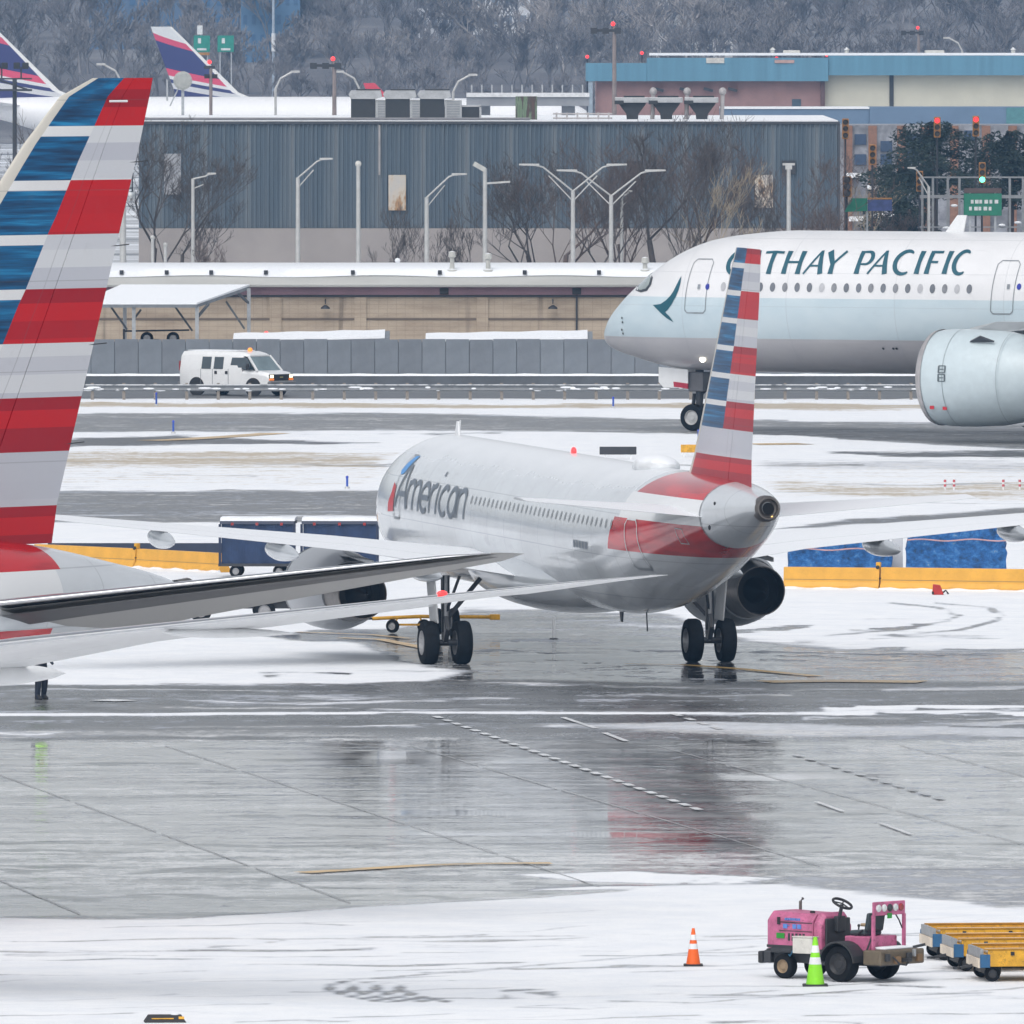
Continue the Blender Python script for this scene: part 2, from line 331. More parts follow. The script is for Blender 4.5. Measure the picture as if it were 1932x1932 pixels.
idx = np.arange(nx * ny).reshape(ny, nx); q = np.stack([idx[:-1, :-1], idx[:-1, 1:], idx[1:, 1:], idx[1:, :-1]], -1).reshape(-1, 4)
co = np.stack([gx, gy, CH['snow'] * .012 - .012], 1)
gm.vertices.add(nx * ny); gm.vertices.foreach_set('co', co.ravel()); gm.loops.add(q.size); gm.loops.foreach_set('vertex_index', q.ravel())
gm.polygons.add(len(q)); gm.polygons.foreach_set('loop_start', np.arange(0, q.size, 4)); gm.update(calc_edges=True); gm.validate()
for k, v in CH.items():
    at = gm.attributes.new(k, 'FLOAT', 'POINT'); at.data.foreach_set('value', v.astype(np.float32))
gm.shade_smooth()
gmat, t, p = nt('snowy_apron'); b = NB(t); oc = b.obj()
att = lambda n: b.n('ShaderNodeAttribute', attribute_name=n).outputs['Fac']
st1 = b.noise(b.mapping(oc, (.10, .20, 1)), 1.0, 6, .68); st2 = b.noise(b.mapping(oc, (.60, .62, 1)), 1.0, 5, .72); st3 = b.noise(b.mapping(oc, (2.6, 1.1, 1)), 1.0, 4, .75)
nz = b.math('ADD', b.math('MULTIPLY', b.math('SUBTRACT', st1, .5), .55), b.math('ADD', b.math('MULTIPLY', b.math('SUBTRACT', st2, .5), .9), b.math('MULTIPLY', b.math('SUBTRACT', st3, .5), .7)))
st4 = b.noise(b.mapping(oc, (.05, .42, 1)), 1.0, 4, .7)
nz = b.math('ADD', nz, b.math('MULTIPLY', b.math('SUBTRACT', st4, .5), .6))
sa = att('snow'); mid = b.math('SUBTRACT', 1.0, b.math('MULTIPLY', b.math('POWER', sa, 4.0), .62))
sn = b.sstep(b.math('ADD', sa, b.math('MULTIPLY', b.math('MULTIPLY', nz, 2.3), mid)), .34, .66)
gr = b.sstep(b.math('ADD', att('grass'), b.math('MULTIPLY', nz, 1.3)), .42, .85)
tone = b.math('ADD', att('tone'), b.math('MULTIPLY', nz, 1.7), clamp=False)
asph = b.ramp(b.math('MULTIPLY', tone, .75), [(0, (.62, .62, .625)), (.13, (.45, .452, .456)), (.30, (.19, .192, .196)), (.55, (.075, .076, .08)), (.9, (.016, .016, .018))])
snc = b.mix(b.sstep(st2, .3, .7), (.80, .825, .865, 1), (.90, .91, .925, 1)); snc = b.mix(b.sstep(b.math('ADD', sa, b.math('MULTIPLY', nz, .35)), .93, .42), snc, (.36, .38, .42, 1))
col = b.mix(sn, asph, snc); col = b.mix(b.math('MULTIPLY', gr, .8), col, (.40, .31, .185, 1))
wet = b.math('MULTIPLY', b.math('SUBTRACT', 1.0, sn), b.math('ADD', att('wet'), b.math('MULTIPLY', nz, 1.1)), clamp=True)
t.links.new(col, p.inputs['Base Color'])
t.links.new(b.mix(wet, .62, .035, 'FLOAT'), p.inputs['Roughness'])
p.inputs['IOR'].default_value = 1.45
t.links.new(b.mix(wet, .18, .62, 'FLOAT'), p.inputs['Specular IOR Level'])
rip = b.math('MULTIPLY', b.noise(b.mapping(oc, (.55, .75, 1)), 1.0, 4, .6), b.sstep(st1, .45, .60, .05, 1.2))
bh = b.math('ADD', b.math('MULTIPLY', sn, b.math('MULTIPLY', st3, 2.0)), b.math('MULTIPLY', rip, .5))
t.links.new(b.bump(bh, .35, .05), p.inputs['Normal'])
gm.materials.append(gmat)
ground = bpy.data.objects.new('apron_ground', gm); COL.objects.link(ground); tag(ground, kind='structure')
# land beyond and around, down to the horizon
mb = MB(); X0, X1, Y0, Y1 = -900, 900, -60, 4200
xa, xb, ya, yb = XX[0] + .5, XX[-1] - .5, YY[0] + .5, YY[-1] - .5
mb.add([(X0, Y0, -.05), (X1, Y0, -.05), (X1, Y1, -.05), (X0, Y1, -.05), (xa, ya, -.05), (xb, ya, -.05), (xb, yb, -.05), (xa, yb, -.05)],
       [(0, 1, 5, 4), (1, 2, 6, 5), (2, 3, 7, 6), (3, 0, 4, 7)])
lm, t, p = nt('snowy_land'); b = NB(t); oc = b.obj(); n1 = b.noise(b.mapping(oc, (.02, .05, 1)), 1, 6, .65)
t.links.new(b.ramp(n1, [(.35, (.10, .10, .105)), (.5, (.55, .56, .58)), (.62, (.82, .84, .87))]), p.inputs['Base Color']); p.inputs['Roughness'].default_value = .7
tag(mb.build('land', lm), kind='structure')
# painted lines and slab joints on the apron
YEL = M('yellow_line', (.55, .34, .10), .3, dirt=.7, var=.3, scale=.5); WLN = M('white_line', (.66, .67, .68), .35, dirt=.5, var=.2, scale=.5); WORN = M('worn_line', (.40, .41, .42), .3, dirt=.6, var=.25, scale=.5); JNT = M('slab_joint', (.25, .25, .255), .3, var=.4, dirt=.4, scale=.3)
def strip(name, pts, w, m, z=.012):
    ps = [G(*q_, z) for q_ in pts]; mb = MB(); L, Rr = [], []
    for i, q_ in enumerate(ps):
        d = (ps[min(i + 1, len(ps) - 1)] - ps[max(i - 1, 0)]); nn = Vector((-d.y, d.x, 0)).normalized() * (w / 2); L.append(q_ + nn); Rr.append(q_ - nn)
    n = len(ps); mb.add(L + Rr, [(i, i + 1, n + i + 1, n + i) for i in range(n - 1)]); return mb.build(name, m, ground)
for p0, p1, k in (((822, 1352), (1330, 1532), 26), ((1270, 1347), (1370, 1380), 4), ((1500, 1424), (1790, 1512), 12)):
    for i in range(k):
        a, c = i / k, (i + .55) / k
        # dashes follow a straight line on the ground
        A, B = G(*p0), G(*p1); q0, q1 = A.lerp(B, a), A.lerp(B, c); d = (q1 - q0).normalized(); nn = Vector((-d.y, d.x, 0)) * .10
        mb = MB(); mb.add([q0 + nn + Vector((0, 0, .012)), q1 + nn + Vector((0, 0, .012)), q1 - nn + Vector((0, 0, .012)), q0 - nn + Vector((0, 0, .012))], [(0, 1, 2, 3)]); mb.build('painted_dash', WLN if p0[0] < 1400 else WORN, ground)
strip('painted_line', [(1062, 1353), (1125, 1374)], .16, WLN); strip('painted_line', [(1140, 1382), (1182, 1398)], .16, WLN); strip('painted_line', [(1540, 1512), (1590, 1530)], .12, WLN); strip('painted_line', [(1660, 1552), (1720, 1574)], .12, WLN)
strip('painted_block', [(190, 1320), (238, 1322)], .9, WLN)
strip('yellow_line', [(570, 1646), (700, 1638), (800, 1632), (900, 1629), (1040, 1628)], .55, YEL); strip('yellow_line', [(1180, 1252), (1290, 1254), (1400, 1262), (1540, 1275)], .45, YEL)
strip('yellow_line', [(1440, 1286), (1560, 1284), (1740, 1286)], 1.5, YEL); strip('yellow_line', [(640, 1203), (720, 1206), (800, 1222)], .4, YEL)
strip('yellow_line', [(280, 831), (340, 829), (440, 823), (520, 817)], 1.4, YEL); strip('yellow_line', [(1420, 838), (1520, 837)], 2.2, YEL); strip('yellow_line', [(560, 1192), (700, 1197), (770, 1204)], .3, YEL)
jd = (G(464, 1631) - G(184, 1529)); jd = jd / jd.y
for k in range(-4, 6):
    base = G(184, 1529) + Vector((k * 6.1, 0, 0)); yf = G(966, 1404).y
    yn = yf
    for row in range(1406, 1740, 3):
        Yq = G(966, row).y; pxq = 966 + (base.x + jd.x * (Yq - base.y)) * F / Yq
        if row < np.interp(pxq, [0, 330, 740, 1000, 1240, 1480, 1700, 2000], [1724, 1730, 1700, 1684, 1664, 1640, 1630, 1620]): yn = Yq
    q0, q1 = base + jd * (yn - base.y), base + jd * (yf - base.y); n_ = 5
    for i in range(n_):
        a, c = q0.lerp(q1, i / n_), q0.lerp(q1, (i + .94) / n_); d = (c - a).normalized(); nn = Vector((-d.y, d.x, 0)) * .022; up = Vector((0, 0, .006))
        mb = MB(); mb.add([a + nn + up, c + nn + up, c - nn + up, a - nn + up], [(0, 1, 2, 3)]); mb.build('slab_joint', JNT, ground)
for y in (1431, 1588, 1637): strip('slab_joint', [(-100, y + 1), (500, y), (1100, y + 1), (2000, y + 3)], .07, JNT, .006)
# ================================================================ airliners
def pchip(xs, ys, x):
    xs, ys = np.array(xs, float), np.array(ys, float); h = np.diff(xs); d = np.diff(ys) / h; m = np.zeros(len(xs))
    for i in range(1, len(xs) - 1):
        if d[i - 1] * d[i] > 0:
            w1, w2 = 2 * h[i] + h[i - 1], h[i] + 2 * h[i - 1]; m[i] = (w1 + w2) / (w1 / d[i - 1] + w2 / d[i])
    m[0], m[-1] = d[0], d[-1]
    x = np.clip(x, xs[0], xs[-1]); k = np.clip(np.searchsorted(xs, x, 'right') - 1, 0, len(h) - 1); t = (x - xs[k]) / h[k]
    return ((2 * t ** 3 - 3 * t ** 2 + 1) * ys[k] + (t ** 3 - 2 * t ** 2 + t) * h[k] * m[k] + (-2 * t ** 3 + 3 * t ** 2) * ys[k + 1] + (t ** 3 - t ** 2) * h[k] * m[k + 1])
class Fus:
    """fuselage skin: stations (x aft of nose, crown z, keel z, half width)"""
    def __init__(s, st): s.st = np.array(st, float)
    def at(s, x): return [pchip(s.st[:, 0], s.st[:, i], x) for i in (1, 2, 3)]
    def mesh(s, n=56, step=.45):
        xs = np.unique(np.concatenate([np.arange(s.st[0, 0], s.st[-1, 0], step), s.st[:, 0], np.linspace(0, 2, 12)])); mb = MB(); rings = []
        for x in xs:
            tp, bt, hw = (float(k) for k in s.at(np.array([x]))); c, h = (tp + bt) / 2, (tp - bt) / 2
            rings.append([(x, hw * math.sin(2 * math.pi * k / n), c + h * math.cos(2 * math.pi * k / n)) for k in range(n)])
        return mb.loft(rings)
    def side(s, x, z, sgn, off=.015):
        tp, bt, hw = (float(k) for k in s.at(np.array([x]))); c, h = (tp + bt) / 2, (tp - bt) / 2
        q = max(-.995, min(.995, (z - c) / h)); y = hw * math.sqrt(1 - q * q); n = Vector((0, y / hw ** 2, (z - c) / h ** 2)).normalized()
        return Vector((x, sgn * (y + n.y * off), z + n.z * off))
    def hit(s, root, px, py):
        """where the sight line of a photograph point meets the near skin, as (x, z)"""
        mi = Matrix.Rotation(root.rotation_euler.z, 4, 'Z').inverted(); o = mi @ (Vector((0, 0, HC)) - root.location); d = mi @ ray(px, py)
        t = np.linspace(250, 800, 60000); X, Yv, Z = o.x + d.x * t, o.y + d.y * t, o.z + d.z * t
        tp, bt, hw = s.at(X); g = (Yv / hw) ** 2 + ((Z - (tp + bt) / 2) / ((tp - bt) / 2)) ** 2
        k = np.where((g < 1) & (X > s.st[0, 0]) & (X < s.st[-1, 0]))[0]
        if len(k) == 0:
            kk = np.where((X > s.st[0, 0]) & (X < s.st[-1, 0]))[0]; k = [kk[np.argmin(g[kk])]]
        return float(X[k[0]]), float(Z[k[0]])
    def decal(s, name, polys, sgn, mat, parent, off=.015, cut=.22):
        """flat print or panel given as polygons in (x, z), wrapped on the skin"""
        bm = bmesh.new()
        for poly in polys:
            vs = [bm.verts.new((x, 0, z)) for x, z in poly]
            try: bm.faces.new(vs)
            except ValueError: pass
        bm.normal_update(); bmesh.ops.triangulate(bm, faces=bm.faces)
        for ax in (2, 0):
            lo, hi = min(v.co[ax] for v in bm.verts), max(v.co[ax] for v in bm.verts); k = lo + cut
            while k < hi - .02:
                co = [0, 0, 0]; co[ax] = k; no = [0, 0, 0]; no[ax] = 1
                bmesh.ops.bisect_plane(bm, geom=bm.verts[:] + bm.edges[:] + bm.faces[:], plane_co=co, plane_no=no); k += cut
        for v in bm.verts: v.co = s.side(v.co.x, v.co.z, sgn, off)
        me = bpy.data.meshes.new(name); bm.to_mesh(me); bm.free(); me.materials.append(mat); me.shade_smooth()
        o = bpy.data.objects.new(name, me); COL.objects.link(o); o.parent = parent; return o
def ribbon(pts, w):
    """outline of a pen stroke through pts; w one width or one per point"""
    ws = w if isinstance(w, (list, tuple)) else [w] * len(pts); L, Rr = [], []
    for i, p in enumerate(pts):
        a, c = pts[max(i - 1, 0)], pts[min(i + 1, len(pts) - 1)]; dx, dy = c[0] - a[0], c[1] - a[1]; l = math.hypot(dx, dy) or 1
        L.append((p[0] - dy / l * ws[i] / 2, p[1] + dx / l * ws[i] / 2)); Rr.append((p[0] + dy / l * ws[i] / 2, p[1] - dx / l * ws[i] / 2))
    return [[L[i], L[i + 1], Rr[i + 1], Rr[i]] for i in range(len(pts) - 1)]
AF = [1, .95, .85, .7, .55, .4, .28, .18, .1, .05, .02, .005]
def naca(u): return 5 * (.2969 * math.sqrt(u) - .126 * u - .3516 * u * u + .2843 * u ** 3 - .1036 * u ** 4)
def surf(secs, vert=False, u0=0.0, u1=1.0, spanuv=20.0):
    """lifting surface through sections (LE xyz, chord, thickness ratio, trailing-edge drop)"""
    us = [u for u in AF if u0 - 1e-6 <= u <= u1 + 1e-6]
    if u1 < 1 and u1 not in us: us = [u1] + us
    if u0 > 0 and u0 not in us: us = us + [u0]
    low = [u for u in reversed(us)]
    if us[-1] <= .005: us = us + [0.0]
    mb, rings, uv = MB(), [], []
    for (x, y, z), c, th, dr in secs:
        ring = []
        for side, lst in ((1, us), (-1, low)):
            for u in lst:
                tt = naca(u) * th * c * (.5 if vert else (.58 if side > 0 else .42)) * side + (.004 * side if u > .97 else 0)
                ring.append((x + u * c, y + (tt if vert else 0), z - dr * u + (0 if vert else tt))); uv.append((u, (z if vert else abs(y)) / spanuv))
        rings.append(ring)
    mb.loft(rings); mb.uv = uv; return mb
def refine(secs, n):
    out = []
    for a, c in zip(secs[:-1], secs[1:]):
        for i in range(n):
            t = i / n; out.append((tuple(p + (q - p) * t for p, q in zip(a[0], c[0])), a[1] + (c[1] - a[1]) * t, a[2] + (c[2] - a[2]) * t, a[3] + (c[3] - a[3]) * t))
    return out + [secs[-1]]
def mirror(secs): return [((x, -y, z), c, t, d) for (x, y, z), c, t, d in secs]
# ---- paints
def flag_fin(name, ztop, pitch, zlow=0.0):
    """fin print: blue sweeps in front, red and grey bars behind, cream leading edge"""
    m, t, p = nt(name); b = NB(t); uv = b.xyz(b.uv()); u = uv[0]; z = b.math('MULTIPLY', uv[1], 20.0)
    q = b.math('DIVIDE', b.math('SUBTRACT', ztop, z), pitch); fr = b.math('FRACT', q); par = b.math('MODULO', b.math('FLOOR', q), 2.0)
    sub = b.white1(b.math('FLOOR', b.math('MULTIPLY', q, 3.05)))
    red = b.mix(b.sstep(sub, .35, .65), (.36, .004, .014, 1), (.55, .006, .012, 1)); gry = b.mix(b.sstep(sub, .3, .7), (.52, .53, .58, 1), (.66, .67, .69, 1))
    bars = b.mix(par, red, gry)
    n = b.noise(b.comb(b.math('MULTIPLY', u, 1.5), 0.0, b.math('MULTIPLY', q, 9.0)), 1.0, 3, .6)
    blue = b.ramp(n, [(.28, (.006, .022, .06)), (.42, (.008, .06, .15)), (.55, (.006, .11, .26)), (.70, (.02, .25, .50))])
    white = b.math('MULTIPLY', b.math('LESS_THAN', fr, .19), b.math('GREATER_THAN', q, .5)); blue = b.mix(white, blue, (.74, .74, .74, 1))
    c = b.mix(b.math('MAXIMUM', b.math('GREATER_THAN', u, .515), b.math('LESS_THAN', z, zlow)), blue, bars); c = b.mix(b.math('LESS_THAN', u, .085), c, (.60, .57, .51, 1)); ln = b.math('MAXIMUM', b.math('LESS_THAN', b.math('FRACT', b.math('DIVIDE', z, 1.83)), .010), b.math('LESS_THAN', b.math('ABSOLUTE', b.math('SUBTRACT', u, .62)), .0025)); c = b.mix(b.math('MULTIPLY', ln, .3), c, (.10, .10, .11, 1)); gm_ = b.sstep(b.noise(b.comb(b.math('MULTIPLY', u, 5.0), 0.0, b.math('MULTIPLY', z, .8)), 1.6, 6, .75), .55, .8, 0, .22); c = b.mix(gm_, c, (.16, .15, .15, 1))
    t.links.new(c, p.inputs['Base Color']); p.inputs['Roughness'].default_value = .32; p.inputs['Specular IOR Level'].default_value = .3
    return m
def silver(name, bands, snow=.0, base=(.60, .63, .66), zwhite=None):
    """pale mica fuselage paint with red tail bars: bands (z0, z1, x0, slope, x1)"""
    m, t, p = nt(name); b = NB(t); oc = b.obj(); x, y, z = b.xyz(oc)
    n = b.noise(b.mapping(oc, (.5, 1, 1)), 1.2, 5, .6); c = b.mix(b.sstep(n, .3, .7), tuple(k * .94 for k in base) + (1,), tuple(k * 1.04 for k in base) + (1,))
    # faint skin joints every few frames
    jx = b.math('FRACT', b.math('DIVIDE', x, 2.13)); jz = b.math('FRACT', b.math('DIVIDE', z, 1.17)); c = b.mix(b.math('MULTIPLY', b.math('MAXIMUM', b.math('LESS_THAN', jx, .016), b.math('LESS_THAN', jz, .025)), .38), c, (.25, .26, .28, 1)); c = b.mix(b.sstep(b.noise(b.mapping(oc, (.35, 1.5, .9)), 2.2, 6, .7), .56, .75, 0, .28), c, (.32, .32, .32, 1))
    for z0, z1, x0, sl, x1 in bands:
        k = b.math('MULTIPLY', b.math('GREATER_THAN', z, z0), b.math('LESS_THAN', z, z1))
        k = b.math('MULTIPLY', k, b.math('GREATER_THAN', b.math('ADD', x, b.math('MULTIPLY', b.math('SUBTRACT', z, z0), -sl)), x0)); k = b.math('MULTIPLY', k, b.math('LESS_THAN', x, x1))
        hl = b.sstep(b.noise(b.mapping(oc, (.4, 1, 2.5)), 1.3, 4), .35, .65)
        c = b.mix(k, c, b.mix(hl, (.40, .003, .010, 1), (.58, .006, .012, 1)))
    if zwhite:
        c = b.mix(b.math('MULTIPLY', b.math('MULTIPLY', b.math('GREATER_THAN', z, zwhite[0]), b.math('LESS_THAN', z, zwhite[1])), b.math('MULTIPLY', b.math('GREATER_THAN', x, zwhite[2]), b.math('LESS_THAN', x, zwhite[3]))), c, (.76, .77, .78, 1))
    if snow:
        nz = b.xyz(b.n('ShaderNodeNewGeometry').outputs['Normal'])[2]; k = b.math('ADD', nz, b.math('MULTIPLY', b.math('SUBTRACT', b.noise(oc, .9, 5, .6), .5), .35))
        sk = b.sstep(k, .55, .95, 0, snow)
        sk = b.math('MULTIPLY', sk, b.math('LESS_THAN', x, bands[0][2] - .3))
        c = b.mix(sk, c, (.82, .84, .87, 1)); t.links.new(b.mix(sk, .15, .6, 'FLOAT'), p.inputs['Roughness'])
    else: p.inputs['Roughness'].default_value = .2
    t.links.new(c, p.inputs['Base Color']); p.inputs['Metallic'].default_value = .12; p.inputs['Coat Weight'].default_value = .25; p.inputs['Coat Roughness'].default_value = .05
    return m
SILV = M('silver_paint', (.55, .58, .61), .2, .3, coat=.3, var=.02, scale=.5); WGREY = M('wing_grey', (.42, .43, .44), .38, .1, var=.06); WSNOW = M('wing_snow', (.50, .52, .54), .45, .05, var=.06, snow=.95)
BARE = M('bare_metal', (.66, .67, .68), .18, 1.0, var=.05); HOT = M('burnt_metal', (.16, .145, .135), .38, .7, var=.2, scale=6); NOZ = M('exhaust_dark', (.012, .012, .014), .6, .2)
STRUT = M('strut_grey', (.34, .35, .37), .4, .3, dirt=.3); LINEG = M('panel_line', (.22, .24, .26), .5); NAVY = M('letter_slate', (.12, .145, .18), .4, var=.06)
def lifting(root, name, secs, mat, **k): return surf(secs, **k).build(name, mat, root, smooth=50)
def engine(root, y, x0, x1, z, r, cowl, nozzle_r, tail=1.6, top=None, lip=BARE):
    L = x1 - x0; mb = MB(); ax = (1, 0, 0)
    mb.lathe([(r * .80, .35), (r * .82, .06), (r * .90, -.0), (r * .955, .10), (r * .995, L * .14), (r, L * .35), (r * .97, L * .6), (r * .86, L * .85), (r * .74, L), (r * .70, L)], (x0, y, z), ax, 40, caps=False)
    n = mb.build('engine_nacelle', cowl, root, smooth=40)
    q = MB(); q.lathe([(r * .83, .02), (r * .90, -.012), (r * .96, .09), (r * .99, .30), (r * .985, .31)], (x0 - .004, y, z), ax, 40, caps=False); q.build('inlet_lip', lip, n, smooth=40)
    q = MB(); q.lathe([(.02, .22), (r * .2, .55), (r * .22, .62), (r * .81, .66), (r * .81, .7), (.02, .7)], (x0, y, z), ax, 30); q.build('fan', DARK, n, smooth=35)
    q = MB(); q.lathe([(r * .72, L - .25), (nozzle_r * 1.12, L + tail * .3), (nozzle_r, L + tail * .75), (nozzle_r * .96, L + tail * .75), (nozzle_r * .9, L + .1)], (x0, y, z), ax, 36, caps=False); q.build('exhaust_nozzle', HOT, n, smooth=40)
    q = MB(); q.lathe([(nozzle_r * .95, L + tail * .42), (nozzle_r * .55, L + tail * .45), (nozzle_r * .42, L + tail * .6), (.03, L + tail * 1.0)], (x0, y, z), ax, 30); q.build('exhaust_plug', NOZ, n, smooth=40)
    if top is not None:
        xa, xb, zt = top; q = MB(); w = .22
        q.loft([[(x, y - ww, zz) for x, zz, ww in ((x0 + L * .25, z + r * .9, .03), (xb, zt - .12, .03), (xb, zt, .03), (xa, zt, w), (x0 + L * .3, z + r * 1.02, .05))],
                [(x, y + ww, zz) for x, zz, ww in ((x0 + L * .25, z + r * .9, .03), (xb, zt - .12, .03), (xb, zt, .03), (xa, zt, w), (x0 + L * .3, z + r * 1.02, .05))]]); q.build('engine_pylon', WGREY, n)
    return n
def canoe(root, x0, x1, y, z, w, h, mat, dz=-.2):
    mb = MB(); rings = []
    for k in range(13):
        t = k / 12; g = max(.02, math.sin(math.pi * min(1, t ** .75)) ** .6 if t < 1 else .02); x = x0 + (x1 - x0) * t
        rings.append([(x, y + w / 2 * g * math.cos(a), z + dz * t + h / 2 * g * math.sin(a)) for a in [2 * math.pi * i / 14 for i in range(14)]])
    mb.loft(rings); return mb.build('flap_fairing', mat, root, smooth=60)
def main_gear(root, x, y, zt, r, w, gap, drag=True):
    g = MB(); g.tube([(x, y, zt), (x, y, r * 1.9), (x, y, r)], [.13, .12, .10], 14); leg = g.build('gear_leg', STRUT, root, smooth=40)
    g = MB(); g.tube([(x, y, r * 1.7), (x, y, r)], .075, 12); g.build('oleo', BARE, leg, smooth=40)
    g = MB(); g.tube([(x, y - gap / 2, r), (x, y + gap / 2, r)], .09, 12); g.build('axle', DARK, leg, smooth=40)
    g = MB(); g.bar((x + .12, y, r * 2.2), (x + .34, y, r * 1.6), .12, .05); g.bar((x + .34, y, r * 1.6), (x + .10, y, r * 1.05), .12, .05); g.build('torque_link', DARK, leg)
    s_ = 1 if y > 0 else -1
    g = MB(); g.bar((x, y, r * 2.0), (x - .2, y - s_ * 1.05, zt - .1), .10, .10); g.bar((x + .05, y, r * 2.3), (x + .5, y - s_ * .3, zt), .06, .06); g.build('side_stay', DARK, leg)
    g = MB(); g.tube([(x + .15, y + .06, zt), (x + .14, y + .10, r * 1.4), (x, y + .2, r)], .022, 6); g.tube([(x + .14, y - .08, zt), (x + .16, y - .10, r * 1.5)], .02, 6); g.build('hydraulic_hose', BLACK, leg)
    g = MB(); g.box((x - .05, y + s_ * .36, (zt + r * 1.75) / 2 + .1), (1.0, .05, zt - r * 1.75), rot=Matrix.Rotation(R(-5 * s_), 3, 'X')); g.build('gear_door', WGREY, root, bevel=.02)
    for k in (-1, 1): wheel(root, (x, y + k * gap / 2, r), r, w, (0, 1, 0), M('rim_grey'))
def plate(root, name, mat, P0, P1, th): b_ = MB(); b_.bar(P0, P1, th, th); return b_.build(name, mat, root)
# ---------------------------------------------------------------- airliner A: parked on the left, tail and wing in the picture
psi = R(50); nose = Vector((-43.3, 281.8, 0))
A = thing('parked_airliner', 'large silver airliner with tall striped fin, cut off at the frame edge', 'airliner', nose, psi)
fa = Fus([(0, 4.6, 4.4, .12), (1, 5.6, 3.5, 1.2), (3, 6.9, 2.6, 2.2), (6, 7.75, 2.1, 2.75), (9, 7.95, 1.95, 2.885), (36, 7.95, 1.95, 2.885), (40, 7.95, 2.25, 2.8), (44, 7.92, 3.1, 2.5), (48, 7.8, 4.2, 1.95), (52, 7.5, 5.2, 1.3), (54.5, 7.08, 5.75, .8), (56.2, 6.72, 6.05, .42), (56.7, 6.55, 6.2, .28)])
fa.mesh().build('fuselage', silver('silver_skin_parked', [(7.02, 9, 40.5, -1.2, 51.9), (4.5, 5.85, 38.5, 1.2, 51.4)], 0, zwhite=(6.2, 7.02, 38, 51.7)), A, smooth=60)
q = MB(); q.lathe([(.27, -.02), (.27, .35), (.2, .35), (.18, .0)], (56.68, 0, 6.38), (1, 0, .1), 20, caps=False); q.build('tail_exhaust', HOT, A, smooth=40)
FA = flag_fin('flag_fin_parked', 17.05, 1.098)
fin = refine([((43.6, 0, 7.3), 9.2, .10, 0), ((45.0, 0, 8.3), 8.0, .10, 0), ((52.0, 0, 15.6), 3.55, .10, 0), ((53.1, 0, 16.55), 2.75, .09, 0), ((54.1, 0, 16.92), 1.85, .05, 0)], 5)
lifting(A, 'fin', fin, FA, vert=True, u1=.685); lifting(A, 'rudder', fin[1:], FA, vert=True, u0=.69)
for zz in (9.5, 11.5, 13.5, 15.2): q = MB(); xx = 53.2 + (zz - 8.3) * .345; q.tube([(xx - .35, 0, zz), (xx + .22, 0, zz + .03)], .012, 5); q.build('static_wick', DARK, A)
q = MB(); q.tube([(54.5, -.12, 16.45), (55.0, -.14, 16.45)], .025, 6); q.build('fin_sensor', WHITE, A)
stab = [((48.6, -1.2, 6.35), 5.6, .12, .62), ((49.6, -2.5, 6.52), 4.9, .12, .5), ((54.1, -9.2, 7.38), 2.0, .12, .12), ((54.9, -9.85, 7.45), 1.1, .06, .03)]
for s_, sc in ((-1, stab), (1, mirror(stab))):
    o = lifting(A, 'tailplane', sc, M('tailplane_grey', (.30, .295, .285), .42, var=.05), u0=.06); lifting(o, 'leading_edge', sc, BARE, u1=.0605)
    st_ = [((x + .05 * c, y, z - .052 * c - .01), c * .24, .001, d * .24) for (x, y, z), c, t_, d in sc]; g = MB(); n_ = len(st_); g.add([(x, y, z + .03 * c) for (x, y, z), c, _, _ in st_] + [(x + c, y, z - d - .004) for (x, y, z), c, _, d in st_], [(i, i + 1, n_ + i + 1, n_ + i) for i in range(n_ - 1)]); g.build('dark_reflection_strip', M('strip_dark', (.035, .034, .036), .35, var=.15), o)  # dark strip paints the ground's reflection under the metal leading edge
wing = [((18.0, -2.2, 3.7), 12.0, .13, .5), ((23.6, -10.2, 5.0), 7.2, .11, .3), ((28.9, -20, 6.72), 4.4, .10, .10), ((33.1, -27, 7.62), 2.5, .09, .02), ((34.5, -28.8, 7.86), 1.5, .09, .0), ((35.6, -29.9, 8.0), .55, .08, 0)]
wing = refine(wing, 4)
WINGA = M('wing_white', (.62, .63, .64), .35, .05, coat=.2, var=.05)
for s_, sc in ((-1, wing), (1, mirror(wing))):
    o = lifting(A, 'wing', sc, WINGA, u0=.05, u1=.66, spanuv=40); lifting(o, 'leading_edge', sc, BARE, u1=.0505, spanuv=40)
    lifting(A, 'flap', sc[:12], WINGA, u0=.665, spanuv=40); lifting(A, 'aileron', sc[12:], WINGA, u0=.662, spanuv=40)
    for (yy, x0, x1, zz) in ((6.5, 27, 34.2, 4.1), (12.5, 28.6, 34.6, 5.1), (17.2, 29.4, 33.9, 6.05), (22.5, 30.6, 34.2, 6.93)):
        canoe(A, x0, x1, yy * s_, zz, .5 if yy < 20 else .22, .5 if yy < 20 else .2, WHITE, -.12)
q = MB(); q.ball((33.2, -27.0, 7.68), (.12, .08, .05), 6); q.build('navigation_light', M('red_lamp', (.8, .03, .03), .3, emit=(1, .045, .05), es=1.5), A, smooth=60)
engine(A, -9.7, 16.5, 22.0, 2.6, 1.75, SILV, .75, top=(20, 26, 4.6)); engine(A, 9.7, 16.5, 22.0, 2.6, 1.75, SILV, .75, top=(20, 26, 4.6))
main_gear(A, 26.5, -4.9, 3.6, .66, .5, 1.3); main_gear(A, 26.5, 4.9, 3.6, .66, .5, 1.3)

